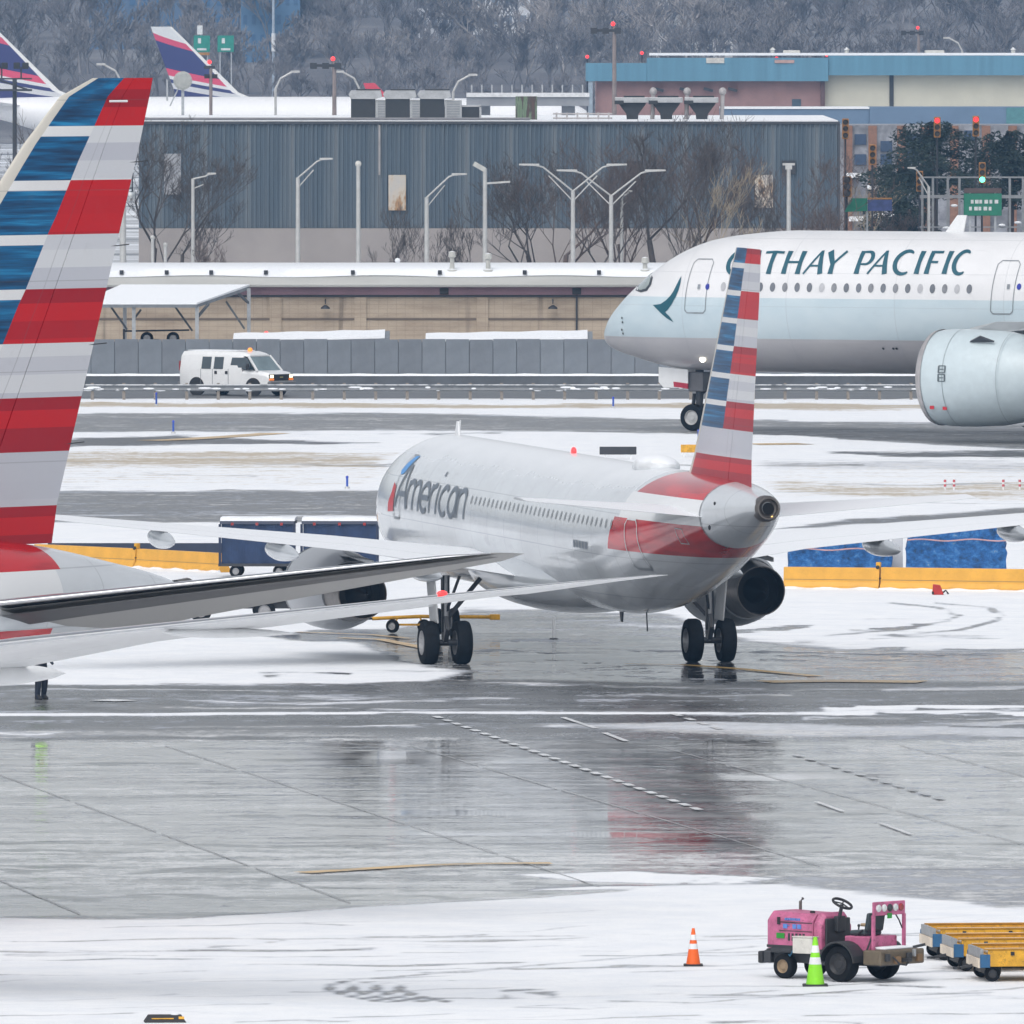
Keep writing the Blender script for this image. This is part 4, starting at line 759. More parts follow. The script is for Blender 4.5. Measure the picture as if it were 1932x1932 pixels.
part(T, 'snow_on_deck', SNOW, lambda b: b.bx(2.60, 2.92, -.40, .45, .622, .67), .03); part(T, 'tow_hitch', DARK, lambda b: (b.bx(3.0, 3.2, -.06, .06, .40, .46), b.tube([(3.15, 0, .36), (3.15, 0, .56)], .025, 8)))
for y_, z_, w_, m_ in ((-.5, .5, .10, DARK), (-.2, .44, .16, M('rust_brown', (.20, .12, .06), .7, dirt=.4)), (.15, .5, .12, DARK), (.45, .46, .14, M('rust_brown')), (.3, .56, .05, GALV)): part(T, 'rear_bracket', m_, lambda b: b.bx(3.02, 3.09, y_ - w_ / 2, y_ + w_ / 2, z_ - .08, z_ + .06), .01)
part(T, 'rear_chain', DARK, lambda b: b.tube([(3.06, -.35, .5), (3.1, -.2, .36), (3.1, .0, .33), (3.06, .2, .44)], .018, 6)); part(T, 'side_step', DARK, lambda b: b.bx(1.42, 1.72, -.66, -.46, .30, .34)); part(T, 'exhaust_stack', HOT, lambda b: b.tube([(.3, .3, 1.2), (.3, .3, 1.42), (.36, .3, 1.48)], .03, 8)); part(T, 'fuel_cap', BLACK, lambda b: b.lathe([(.05, 0), (.05, .03), (.02, .04)], (1.0, -.2, 1.25), (0, 0, 1), 12)); part(T, 'hood_trim', DARK, lambda b: b.bx(.1, 1.22, -.468, -.455, .58, .63)); part(T, 'seat_belt', BLACK, lambda b: b.tube([(2.3, -.3, .98), (2.2, -.34, .9), (2.1, -.36, .8)], .016, 6)); part(T, 'tail_mount', DARK, lambda b: (b.bar((2.6, -.55, .62), (2.66, -.46, .9), .03, .03), b.bar((2.6, .55, .62), (2.66, .46, .9), .03, .03)))
pan = part(T, 'light_panel', PINK, lambda b: b.bx(2.66, 2.70, -.48, .48, 1.26, 1.52), .015)
for k in (-1, 1): part(T, 'panel_post', PINK, lambda b: b.bx(2.655, 2.705, k * .46 - .03, k * .46 + .03, .62, 1.27))
for i in range(5): part(pan, 'lamp', [M('lamp_clear', (.60, .62, .62), .2, coat=.8), M('lamp_clear'), DARK, M('lamp_clear'), M('lamp_red_off', (.28, .02, .02), .25, coat=.8)][i], lambda b: b.lathe([(.07, 0), (.072, .02), (.05, .04), (.01, .045)], (2.70, -.34 + i * .17, 1.40), (1, 0, 0), 16))
for i in range(5): part(pan, 'lamp_back', BLACK, lambda b: b.lathe([(.07, 0), (.072, .03), (.01, .05)], (2.66, -.34 + i * .17, 1.40), (-1, 0, 0), 12))
part(pan, 'green_tag', M('placard_green'), lambda b: b.box((2.72, -.02, 1.25), (.02, .12, .10))); part(T, 'wiring', BLACK, lambda b: b.tube([(2.68, .2, 1.28), (2.66, .34, 1.15), (2.66, .43, 1.0)], .014, 6))
# ---- cones
def cone(label, pxy, H, body, name='traffic_cone'):
    c = thing(name, label, 'cone', G(*pxy)); k = H / .71
    part(c, 'base', BLACK, lambda b: b.loft([[(x * w, y * w, z) for x, y in ((-1, -1), (1, -1), (1, 1), (-1, 1))] for w, z in ((.185 * k, 0), (.185 * k, .02), (.175 * k, .035))]), .01)
    r = lambda t: (.135 * (1 - t) + .026 * t) * k; z = lambda t: .035 + t * (H - .035)
    bands = [(0, .42, body), (.42, .57, 'w'), (.57, .67, body), (.67, .82, 'w'), (.82, 1.0, body)]; WS = M('reflective_sleeve', (.80, .81, .82), .35)
    for a, e, m_ in bands: part(c, 'sleeve' if m_ == 'w' else 'cone_section', WS if m_ == 'w' else body, lambda b: b.lathe([(r(a) + (.003 if m_ == 'w' else 0), z(a)), (r(e) + (.003 if m_ == 'w' else 0), z(e))], (0, 0, 0), (0, 0, 1), 24), smooth=40)
    return c
cone('orange traffic cone with white sleeves alone on the snow', (1308, 1822), .72, M('cone_orange', (.85, .13, .01), .5, var=.06)); cone('lime green traffic cone with white sleeves beside the pink tractor', (1538, 1860), .92, M('cone_lime', (.25, .72, .02), .5, var=.08))
# ---- yellow dollies, parked one behind another
def dolly(label, pxy):
    D = thing('cargo_dolly', label, 'dolly', G(*pxy) - Vector((math.cos(R(7)), math.sin(R(7)), 0)) * .22 - Vector((math.sin(R(7)), -math.cos(R(7)), 0)) * .68, R(7), 'yellow dollies beside the pink tractor')
    part(D, 'deck', YPAINT, lambda b: b.bx(0, 3.2, -.78, .78, .36, .46), .01)
    for k in (-1, 1):
        part(D, 'side_rail', YPAINT, lambda b: b.bx(.12, 3.2, k * .80 - .025, k * .80 + .025, .29, .60), .01)
        part(D, 'top_rail', M('rail_dark', (.42, .21, .02), .5, dirt=.4, snow=.6), lambda b: b.bx(.05, 3.2, k * .80 - .04, k * .80 + .04, .602, .64), .01)
        for i in range(6): part(D, 'lock_stop', BLACK, lambda b: b.bx(.55 + i * .45, .62 + i * .45, k * .835 - .015, k * .835 + .015, .50 - (i % 2) * .12, .57 - (i % 2) * .12))
        part(D, 'corner_plate', M('blue_plate', (.02, .10, .22), .5, dirt=.25), lambda b: b.bx(-.03, .16, k * .81 - .03, k * .81 + .03, .27, .52), .01)
        for x_ in (.22, 2.7): wheel(D, (x_, .68 * k, .15), .15, .12, (0, 1, 0), DARK)
    part(D, 'front_board', M('board_cream', (.72, .62, .50), .55, dirt=.25), lambda b: b.bx(-.06, -.02, -.76, .76, .26, .44), .01); part(D, 'end_beam', M('beam_worn', (.30, .31, .32), .5, dirt=.5, scale=4), lambda b: b.bx(-.02, .04, -.78, .78, .44, .62))
    for i in range(5): part(D, 'roller', GALV, lambda b: b.tube([(.3 + i * .6, -.74, .49), (.3 + i * .6, .74, .49)], .035, 10), smooth=40)
    part(D, 'axle_frame', BLACK, lambda b: (b.bx(.1, .4, -.6, .6, .14, .3), b.bx(2.5, 2.9, -.6, .6, .14, .3), b.bx(.5, 2.6, -.12, .12, .22, .34))); part(D, 'tow_bar', DARK, lambda b: (b.bar((-.02, 0, .28), (-.3, 0, .22), .07, .05), b.lathe([(.04, -.02), (.08, -.02), (.08, .02), (.04, .02)], (-.35, 0, .22), (0, 0, 1), 12, caps=False)))
    return D
dolly('yellow cargo dolly in front of the other two dollies', (1872, 1852)); dolly('yellow cargo dolly between two other dollies', (1822, 1832)); dolly('yellow cargo dolly farthest behind, its snowy top edge showing', (1782, 1812))
# ---- black cable ramp at the bottom edge
K = thing('cable_ramp', 'black rubber ramp with yellow stripes lying in the snow', 'ramp', G(311, 1928), R(4))
part(K, 'ramp_body', BLACK, lambda b: b.loft([[(x * w, y * d_, z) for x, y in ((-1, -1), (1, -1), (1, 1), (-1, 1))] for w, d_, z in ((.38, .25, 0), (.36, .24, .03), (.30, .15, .13), (.27, .13, .13))]), .01)
part(K, 'yellow_stripe', YPAINT, lambda b: b.box((-.05, -.212, .07), (.40, .02, .018), rot=Matrix.Rotation(R(-35), 3, 'X'))); part(K, 'yellow_corner', YPAINT, lambda b: b.box((.29, -.20, .08), (.10, .03, .05), rot=Matrix.Rotation(R(-35), 3, 'X'))); part(K, 'snow_crust', SNOW, lambda b: b.ball((.18, .0, .13), (.07, .08, .03), 6))
# ---- yellow barriers
YB = M('barrier_yellow', (.72, .37, .05), .5, var=.08, dirt=.12, scale=2)
def barrier(label, p0, p1, h, mark=True):
    a, c = G(*p0), G(*p1); d = c - a; L = d.length; Bq = thing('barrier_segment', label, 'barrier', a, math.atan2(d.y, d.x), 'low yellow barriers across the apron')
    part(Bq, 'barrier_body', YB, lambda b: b.prism([(-.24, 0), (.24, 0), (.24, .10), (.16, .22), (.13, h), (-.13, h), (-.16, .22), (-.24, .10)], (0.01, 0, 0), (0, 1, 0), (0, 0, 1), L - .03), .015)
    part(Bq, 'groove', M('barrier_groove', (.30, .20, .08), .6), lambda b: b.bx(.05, L - .06, -.158, -.14, h * .42, h * .45)); part(Bq, 'snow_skirt', SNOW, lambda b: b.loft([[(x, -.36 - .05 * math.sin(x * 3.1), 0), (x, -.20, .07 + .03 * math.sin(x * 5.3)), (x, -.14, .0)] for x in [L * i / 16 for i in range(17)]]), smooth=60)
    if mark:
        part(Bq, 'warning_light', YPAINT, lambda b: (b.bx(L - .14, L - .0, -.10, .06, h, h + .18),), .02); part(Bq, 'light_lens', BLACK, lambda b: (b.lathe([(.06, 0), (.06, .05), (.02, .06)], (L - .07, -.10, h + .02), (0, -1, 0), 12), b.bx(L - .02, L + .05, -.16, -.1, h * .5, h * .55)))
    return Bq
barrier('yellow barrier nearest the airliner engine, in front of a blue heap', (1480, 1110), (1662, 1112), .68); barrier('long yellow barrier in front of the larger blue heap', (1664, 1112), (2010, 1117), .70, False)
barrier('yellow barrier touching the striped tail of the parked airliner', (70, 1062), (262, 1071), .62); barrier('yellow barrier ending beside the navy baggage carts', (264, 1071), (424, 1080), .62, False)
part(tag(thing('black_kerb', 'long dark kerb board behind the yellow barriers near the striped fin', 'kerb', G(90, 1050)), None), 'board', M('navy_board', (.02, .03, .06), .5), lambda b: b.prism([(0, 0), (.1, 0), (.1, .72), (0, .72)], (0, 0, 0), (0, 1, 0), (0, 0, 1), 5.9)); bpy.data.objects['black_kerb'].scale = (1, 1, .62)
# ---- blue net-covered loads
TARP, t, p = nt('blue_tarp'); b = NB(t); n_ = b.noise(b.mapping(b.obj(), (1, 1, 1.4)), 2.4, 9, .8)
t.links.new(b.ramp(n_, [(.30, (.01, .018, .03)), (.41, (.01, .07, .20)), (.50, (.015, .13, .40)), (.59, (.05, .22, .52)), (.66, (.30, .38, .46))]), p.inputs['Base Color']); p.inputs['Roughness'].default_value = .45; t.links.new(b.bump(n_, .8, .15), p.inputs['Normal'])
def heap(label, px0, px1, gy_, h0, h1, seed):
    a, c = G(px0, gy_), G(px1, gy_); L = (c - a).length; H = thing('netted_load', label, 'cargo load', a, 0, 'blue covered loads behind the yellow barrier'); r_ = np.random.RandomState(seed); rings = []
    n = 26
    for i in range(n + 1):
        t_ = i / n; x = L * t_; hh = (h0 + (h1 - h0) * t_) * min(1, (.72 + 6 * t_), (.70 + 9 * (1 - t_))) * (1 + r_.uniform(-.07, .07)); ring = []
        for k in range(15):
            a_ = math.pi * k / 14; ring.append((x + r_.uniform(-.04, .04), -.85 * math.copysign(abs(math.cos(a_)) ** .45, math.cos(a_)) + r_.uniform(-.05, .05), max(.02, hh * math.sin(a_) ** .35 + r_.uniform(-.06, .06))))
        rings.append(ring)
    mb = MB(); mb.loft(rings); o = mb.build('tarp', TARP, H, smooth=25)
    part(H, 'rope', M('rope_pale', (.5, .3, .3), .7), lambda b: b.tube([(L * i / 12, -.93, max(h0, h1) * .74 + .03 * math.sin(i)) for i in range(13)], .025, 6)); part(H, 'pallet', DARK, lambda b: b.bx(.1, L - .1, -.8, .8, .02, .14))
    return H
heap('low blue tarp heap half under the airliner wing', 1488, 1682, 1098, 1.25, 1.45, 4); heap('tall blue tarp heap with a pale rope behind the yellow barrier', 1710, 1897, 1098, 1.75, 1.85, 9)
Q = thing('marker_board', 'upright white panel between the two blue heaps', 'panel', G(1694, 1096)); part(Q, 'panel', WHITE, lambda b: b.bx(-.2, .16, -.04, .04, 0, 1.55), .01); part(Q, 'foot', DARK, lambda b: b.bx(-.3, .26, -.25, .25, 0, .05))
# ---- navy baggage carts behind the wing
NAVYP = M('navy_curtain', (.012, .032, .09), .55, var=.2, bump=.2); NAVYD = M('navy_frame', (.015, .025, .06), .5)
def cart(label, pxy, L, H=1.82):
    c = thing('baggage_cart', label, 'baggage cart', G(*pxy), R(-3), 'navy baggage carts behind the wing')
    part(c, 'curtain', NAVYP, lambda b: b.loft([[(x, -.72 + .03 * math.sin(x * 9), .45), (x, -.72 + .03 * math.sin(x * 9 + 1), H - .1), (x, .72, H - .1), (x, .72, .45)] for x in [.05 + (L - .1) * i / 30 for i in range(31)]]))
    part(c, 'roof', NAVYD, lambda b: b.loft([[(x, -.8, H - .1), (x, -.76, H), (x, .76, H), (x, .8, H - .1)] for x in (0, L)])); part(c, 'roof_snow', SNOW, lambda b: b.loft([[(x, -.7, H), (x, -.5, H + .10 + .04 * math.sin(x * 5)), (x, .5, H + .12), (x, .7, H)] for x in [L * i / 8 for i in range(9)]]), smooth=60)
    for k in (0, 1): part(c, 'corner_post', NAVYD, lambda b: b.bx(k * L - .04, k * L + .04, -.79, -.72, .4, H - .1))
    part(c, 'floor', DARK, lambda b: b.bx(-.05, L + .05, -.78, .78, .36, .45)); [part(c, 'reflector', M('lamp_red_off'), lambda b: b.bx(L * (.15 + .33 * i), L * (.15 + .33 * i) + .09, -.815, -.79, H - .14, H - .05)) for i in range(3)]
    for x_ in (.5, L - .5):
        for k in (-1, 1): wheel(c, (x_, .62 * k, .2), .2, .13)
    return c
cart('navy curtained baggage cart farthest from the airliner nose', (418, 1088), 2.4); cart('navy curtained baggage cart next to the airliner nose', (572, 1088), 2.45)
# navy box truck seen between tailplane and wing
Nv = thing('cargo_truck', 'navy flatbed truck partly hidden under the grey tailplane', 'truck', G(340, 1172), R(2))
part(Nv, 'cargo_box', NAVYP, lambda b: b.bx(1.5, 3.55, -.9, .9, .62, 1.12), .03); part(Nv, 'cab', NAVYD, lambda b: b.loft([[(x, -.85, .45), (x, -.85, zt), (x, .85, zt), (x, .85, .45)] for x, zt in ((.0, .75), (.45, .85), (.75, 1.10), (1.45, 1.12))]), .04); part(Nv, 'cab_window', GLASS, lambda b: b.bx(.8, 1.35, -.862, -.84, .86, 1.05)); part(Nv, 'chassis', DARK, lambda b: b.bx(.05, 3.6, -.7, .7, .4, .6)); part(Nv, 'bumper', DARK, lambda b: b.bx(-.1, .04, -.85, .85, .38, .6), .02)
for x_ in (.6, 2.5):
    for k in (-1, 1): wheel(Nv, (x_, .78 * k, .33), .33, .22)
# ---- yellow tow bar
Tb = thing('tow_bar', 'yellow tow bar on two small wheels beside the airliner main wheels', 'tow bar', G(760, 1194), R(3))
part(Tb, 'bar', YPAINT, lambda b: (b.tube([(-.9, 0, .42), (.5, 0, .48), (2.6, 0, .46)], .055, 10),), smooth=40); part(Tb, 'hitch_head', YPAINT, lambda b: b.bx(2.55, 2.85, -.14, .14, .38, .54), .02); part(Tb, 'tow_eye', DARK, lambda b: b.lathe([(.05, -.03), (.1, -.03), (.1, .03), (.05, .03)], (-.98, 0, .42), (0, 0, 1), 14, caps=False)); part(Tb, 'axle_link', YPAINT, lambda b: (b.bar((-.25, 0, .24), (.65, 0, .24), .06, .06), b.bar((-.25, 0, .24), (-.15, 0, .45), .05, .05), b.bar((.6, 0, .24), (.5, 0, .46), .05, .05)))
for x_ in (-.3, .62): wheel(Tb, (x_, 0, .2), .2, .14, (.5, 1, 0))
# ---- small things
for (lab, pxy, hh) in (('blue taxiway edge light on the verge near the guard rail', (295, 766), .55), ('blue taxiway edge light beside the far taxiway', (327, 818), .5), ('blue taxiway edge light standing in snow left of the silver airliner', (655, 922), .42), ('blue taxiway edge light close to the striped fin of the silver airliner', (1318, 836), .5), ('faint blue taxiway edge light left of the wide-body nose wheel', (1157, 770), .45)):
    e = thing('taxiway_light', lab, 'edge light', G(*pxy), 0, 'blue taxiway edge lights'); part(e, 'stake', M('stake_blue', (.04, .10, .42), .5), lambda b: b.tube([(0, 0, .08), (0, 0, hh)], .045, 8)); part(e, 'base', M('base_pale', (.5, .5, .5), .5), lambda b: b.lathe([(.10, 0), (.09, .07), (.04, .09)], (0, 0, 0), (0, 0, 1), 12)); part(e, 'lens', M('lens_blue', (.02, .06, .5), .2, coat=1), lambda b: b.ball((0, 0, hh + .02), .06, 6))
for lab, px_ in (('red and white marker post, first of four in the snow', 1783), ('red and white marker post, second of four in the snow', 1800), ('red and white marker post, third of four in the snow', 1893), ('red and white marker post at the frame edge', 1924)):
    e = thing('marker_post', lab, 'marker post', G(px_, 924), 0, 'red and white marker posts'); part(e, 'post', WHITE, lambda b: b.tube([(0, 0, 0), (0, 0, .42)], .045, 8))
    for k in range(2): part(e, 'red_band', M('band_red', (.55, .10, .12), .5), lambda b: b.tube([(0, 0, .12 + k * .17), (0, 0, .21 + k * .17)], .05, 8))
Rc = thing('wheel_chock', 'small red and black chock by the yellow barrier', 'chock', G(1771, 1122)); part(Rc, 'chock_body', M('chock_red', (.42, .025, .02), .5), lambda b: b.prism([(-.2, 0), (.16, 0), (.05, .30), (-.18, .33)], (0, .15, 0), (1, 0, 0), (0, 0, 1), .3), .02); part(Rc, 'handle', BLACK, lambda b: b.tube([(.08, 0, .02), (.22, -.05, .14), (.30, 0, .03)], .03, 6)); part(Rc, 'strap', BLACK, lambda b: b.bx(-.21, -.15, -.16, .16, .02, .1))
Sk = thing('snow_stake', 'thin white stake on the wet ground under the airliner belly', 'stake', G(1045, 1206)); part(Sk, 'stake', WHITE, lambda b: b.tube([(0, 0, 0), (0, 0, .62)], .05, 8)); part(Sk, 'foot', DARK, lambda b: b.lathe([(.14, 0), (.12, .03), (.05, .04)], (0, 0, 0), (0, 0, 1), 12))
for lab, px_, py_, w_, m_ in (('dark airfield sign board with white legs behind the silver fuselage', 1166, 866, 1.5, DARK), ('small orange airfield sign near the striped fin', 1303, 862, .8, YPAINT)):
    e = thing('airfield_sign', lab, 'airfield sign', G(px_, py_)); part(e, 'board', m_, lambda b: b.bx(-w_ / 2, w_ / 2, -.06, .06, .18, .50), .01)
    for k in (-.35, .35): part(e, 'leg', WHITE, lambda b: b.bx(k * w_ - .03, k * w_ + .03, -.03, .03, 0, .19))
# ---- ground worker standing behind the wing
def skinned(name, pts, edges, radii, mat, parent, root=0, sub=2):
    me = bpy.data.meshes.new(name); me.from_pydata(pts, edges, []); o = bpy.data.objects.new(name, me); COL.objects.link(o); o.parent = parent
    md = o.modifiers.new('skin', 'SKIN'); md.use_smooth_shade = True; lay = me.skin_vertices[0].data
    for i, r_ in enumerate(radii): lay[i].radius = (r_, r_) if not isinstance(r_, tuple) else r_
    lay[root].use_root = True; s_ = o.modifiers.new('smooth', 'SUBSURF'); s_.levels = sub; s_.render_levels = sub; me.materials.append(mat); return o
Pn = thing('person', 'person in dark trousers and boots, upper body hidden behind the white wing', 'person', G(76, 1320), R(-60))
body = [(0, 0, .93), (0, .10, .90), (.04, .12, .50), (-.06, .13, .09), (.10, .14, .04), (0, -.10, .90), (.10, -.11, .50), (.06, -.12, .09), (.22, -.12, .04), (0, 0, 1.15), (0, 0, 1.40), (0, 0, 1.50), (.02, 0, 1.60), (.03, 0, 1.72), (0, .19, 1.40), (.04, .25, 1.13), (.20, .24, .98), (.28, .23, .95), (0, -.19, 1.40), (.04, -.25, 1.13), (.18, -.24, .96), (.26, -.23, .93)]
ed = [(0, 1), (1, 2), (2, 3), (3, 4), (0, 5), (5, 6), (6, 7), (7, 8), (0, 9), (9, 10), (10, 11), (11, 12), (12, 13), (10, 14), (14, 15), (15, 16), (16, 17), (10, 18), (18, 19), (19, 20), (20, 21)]
rd = [(.16, .14), .115, .095, .075, .05, .115, .095, .075, .05, (.16, .13), (.17, .13), .06, .10, .085, .075, .058, .045, .035, .075, .058, .045, .035]
skinned('body', body, ed, rd, M('navy_workwear', (.012, .018, .035), .7, var=.3), Pn)
part(Pn, 'safety_vest', M('hivis', (.35, .75, .05), .6), lambda b: b.loft([[(rx * math.cos(a), ry * math.sin(a), z) for a in [2 * math.pi * i / 20 for i in range(20)]] for rx, ry, z in ((.175, .215, .98), (.165, .20, 1.15), (.175, .235, 1.36), (.12, .18, 1.47))]), smooth=60)
part(Pn, 'hood', M('hood_black', (.02, .02, .022), .8), lambda b: b.ball((.01, 0, 1.66), (.125, .115, .15), 8), smooth=60); part(Pn, 'face', M('skin', (.40, .24, .17), .6), lambda b: (b.ball((.07, 0, 1.65), (.075, .085, .11), 8), b.ball((.15, 0, 1.64), (.02, .02, .03), 5)), smooth=60)
for k in (-1, 1): part(Pn, 'boot', BLACK, lambda b: b.loft([[(x, y + k * .125 + .005, z) for y, z in ((-w, 0), (w, 0), (w * .9, h_), (-w * .9, h_))] for x, w, h_ in ((-.14 + (.12 if k < 0 else 0), .045, .15), (.02 + (.12 if k < 0 else 0), .05, .13), (.16 + (.12 if k < 0 else 0), .04, .06))]), .02)
# ---- white service van behind the guard rail
av = R(-38); fwd = Vector((math.cos(av), math.sin(av), 0)); rgt = Vector((fwd.y, -fwd.x, 0)); Pv = G(374, 749); Pv.y = 751.0; Pv.x = (374 - 966) * 751 / F
V = thing('service_van', 'white service van with amber roof beacon driving behind the guard rail', 'van', Pv + fwd * 1.7 - rgt * .86, av)
VW = M('van_white', (.76, .765, .77), .3, coat=.5, var=.03, dirt=.08)
# body rings along x: (x, half width low, half width roof, sill z, shoulder z, roof z)
rg = [(-2.78, .92, .78, .55, 1.2, 1.92), (-2.70, .97, .82, .42, 1.2, 2.06), (-2.0, .99, .84, .38, 1.2, 2.10), (.75, .99, .84, .38, 1.2, 2.08), (1.05, .99, .83, .38, 1.2, 2.02)]
def vring(x, wl, wr, zs, zm, zr): return [(x, -wl, zs), (x, -wl - .01, zm), (x, -wr - .04, zr - .18), (x, -wr + .12, zr), (x, wr - .12, zr), (x, wr + .04, zr - .18), (x, wl + .01, zm), (x, wl, zs)]
bd = part(V, 'body', VW, lambda b: b.loft([vring(*r_) for r_ in rg]), .03, 35)
part(V, 'hood', VW, lambda b: b.loft([[(x, -w, .40), (x, -w - .005, zh - .16), (x, -w + .12, zh), (x, w - .12, zh), (x, w + .005, zh - .16), (x, w, .40)] for x, w, zh in ((1.0, .985, 1.25), (1.9, .975, 1.20), (2.45, .95, 1.12), (2.62, .92, 1.04))]), .03, 35)
part(V, 'cab_roof', VW, lambda b: b.loft([[(1.04, -.83, 1.86), (1.04, -.70, 2.03), (1.04, .70, 2.03), (1.04, .83, 1.86)], [(1.34, -.80, 1.84), (1.34, -.68, 1.93), (1.34, .68, 1.93), (1.34, .80, 1.84)]]), .02, 35)
part(V, 'windscreen', M('windscreen', (.16, .22, .24), .08, coat=1, var=.2, scale=1), lambda b: b.loft([[(1.34, -.79, 1.84), (1.34, .79, 1.84)], [(1.92, -.90, 1.19), (1.92, .90, 1.19)], [(1.0, -.90, 1.19), (1.0, .90, 1.19)], [(1.0, -.79, 1.84), (1.0, .79, 1.84)]], closed=False, c0=False, c1=False))
for k in (-1, 1):
    part(V, 'windscreen_pillar', VW, lambda b: b.bar((1.30, k * .80, 1.88), (1.95, k * .925, 1.16), .09, .09), .01)
    part(V, 'side_window', GLASS, lambda b: b.loft([[(x, k * (.985 if z < 1.5 else .91), z) for x, z in ((.30, 1.25), (1.72, 1.25), (1.28, 1.80), (.40, 1.80))], [(x, k * (.93 if z < 1.5 else .86), z) for x, z in ((.30, 1.25), (1.72, 1.25), (1.28, 1.80), (.40, 1.80))]]))
    for x0 in (-.66, -1.40): part(V, 'side_window', GLASS, lambda b: b.loft([[(x, k * (1.008 if z < 1.5 else .90), z) for x, z in ((x0, 1.25), (x0 + .56, 1.25), (x0 + .56, 1.82), (x0, 1.82))], [(x, k * (.95 if z < 1.5 else .86), z) for x, z in ((x0, 1.25), (x0 + .56, 1.25), (x0 + .56, 1.82), (x0, 1.82))]]))
    for x0 in (.22, -.74, -1.45): part(V, 'door_seam', LINEG, lambda b: b.bx(x0, x0 + .02, k * 1.0 - .01, k * 1.0 + .004, .45, 1.25))
    for x0 in (.05, -.6): part(V, 'door_handle', BLACK, lambda b: b.bx(x0, x0 + .14, k * 1.005 - .02, k * 1.005 + .02, 1.02, 1.16))
    part(V, 'wing_mirror', BLACK, lambda b: (b.bx(1.42, 1.56, k * 1.03 - .02, k * 1.18, 1.25, 1.52),), .03)
    for x_ in (-1.7, 1.73):
        part(V, 'wheel_arch', BLACK, lambda b: b.lathe([(.46, -.02), (.46, .02)], (x_, k * .985, .40), (0, 1, 0), 24)); wheel(V, (x_, .86 * k, .37), .37, .26)
    part(V, 'headlight', M('headlamp', (.8, .75, .6), .2, emit=(1, .85, .5), es=2.2), lambda b: b.bx(2.60, 2.66, k * .72 - .12, k * .72 + .12, .86, 1.0), .01); part(V, 'indicator', M('amber_lens', (.80, .20, .02), .3, emit=(1, .25, .03), es=.5), lambda b: b.bx(2.60, 2.655, k * .72 - .17, k * .72 + .17, .74, .83), .01); part(V, 'tail_light', M('lamp_red_off'), lambda b: b.bx(-2.80, -2.74, k * .90 - .06, k * .90 + .06, 1.15, 1.6), .01)
part(V, 'grille', BLACK, lambda b: b.bx(2.58, 2.645, -.88, .88, .72, 1.03), .02); part(V, 'grille_badge', M('badge', (.5, .45, .2), .3, .8), lambda b: b.bx(2.645, 2.66, -.12, .12, .86, .92)); part(V, 'front_bumper', M('bumper_grey', (.16, .165, .17), .5), lambda b: b.bx(2.55, 2.78, -.95, .95, .44, .70), .05); part(V, 'rear_bumper', M('bumper_grey'), lambda b: b.bx(-2.92, -2.76, -.92, .92, .42, .62), .03)
part(V, 'roof_beacon', M('beacon_amber', (.85, .25, .03), .3, emit=(1, .3, .04), es=.8), lambda b: b.lathe([(.11, 0), (.11, .10), (.07, .15), (.01, .16)], (.75, 0, 2.09), (0, 0, 1), 14), smooth=50); part(V, 'roof_snow', SNOW, lambda b: b.bx(-2.5, .5, -.68, .68, 2.095, 2.12), .015); part(V, 'underbody', BLACK, lambda b: b.bx(-2.6, 2.4, -.8, .8, .28, .42))
# ================================================================ background
def fx(px, Y): return (px - 966.0) * Y / F
def fz(py, Y): return W(966, py, Y).z
# ---- guard rail
Yr = 742.0; x0, x1 = fx(-80, Yr), fx(2010, Yr); GR = thing('guard_rail', 'long grey steel guard rail on posts along the perimeter road', 'guard rail', (0, Yr, 0)); STEEL = M('rail_steel', (.16, .17, .18), .5, .3, dirt=.3, scale=2, snow=.6)
part(GR, 'rail_beam', STEEL, lambda b: b.prism([(0, .40), (-.06, .45), (-.01, .54), (-.01, .58), (-.06, .67), (0, .72), (.02, .72), (-.03, .67), (.02, .58), (.02, .54), (-.03, .45), (.02, .40)], (x0, 0, 0), (0, 1, 0), (0, 0, 1), x1 - x0))
POSTM = M('post_weathered', (.24, .21, .18), .7, dirt=.3)
for i in range(int((x1 - x0) / 1.47)): xx = x0 + .4 + i * 1.47; part(GR, 'post', POSTM, lambda b: b.bx(xx - .07, xx + .07, .025, .16, 0, .78))
part(GR, 'snow_lumps', M('snow_cap'), lambda b: [b.ball((rng.uniform(x0, x1), -.02, rng.uniform(.44, .60)), (rng.uniform(.1, .35), .03, .05), 4) for _ in range(90)]); GR.children[-1]['kind'] = 'stuff'
# ---- road with kerb, low snow-topped barrier
part(tag(thing('road_barrier', 'low dark concrete barrier with a snowy top behind the van', 'barrier', (0, 768, 0))), 'barrier_body', M('barrier_concrete', (.085, .095, .11), .7, var=.2, dirt=.3, scale=.8), lambda b: b.prism([(-.3, 0), (.3, 0), (.15, .5), (-.15, .5)], (-29, 0, 0), (0, 1, 0), (0, 0, 1), 58))
rb = bpy.data.objects['road_barrier']; part(rb, 'barrier_snow', SNOW, lambda b: b.loft([[(x, -.19, .5), (x, -.13, .60 + .03 * math.sin(x * 2.3)), (x, .13, .60), (x, .19, .5)] for x in [-29 + i * .8 for i in range(73)]]), smooth=60)
mb = MB(); mb.add([(-60, 744, .0), (60, 744, .0), (60, 768, .0), (-60, 768, .0)], [(0, 1, 2, 3)]); tag(mb.build('perimeter_road', M('road_asphalt', (.085, .088, .094), .45, var=.35, scale=.35, stretch=(.3, 2, 1))), kind='structure')
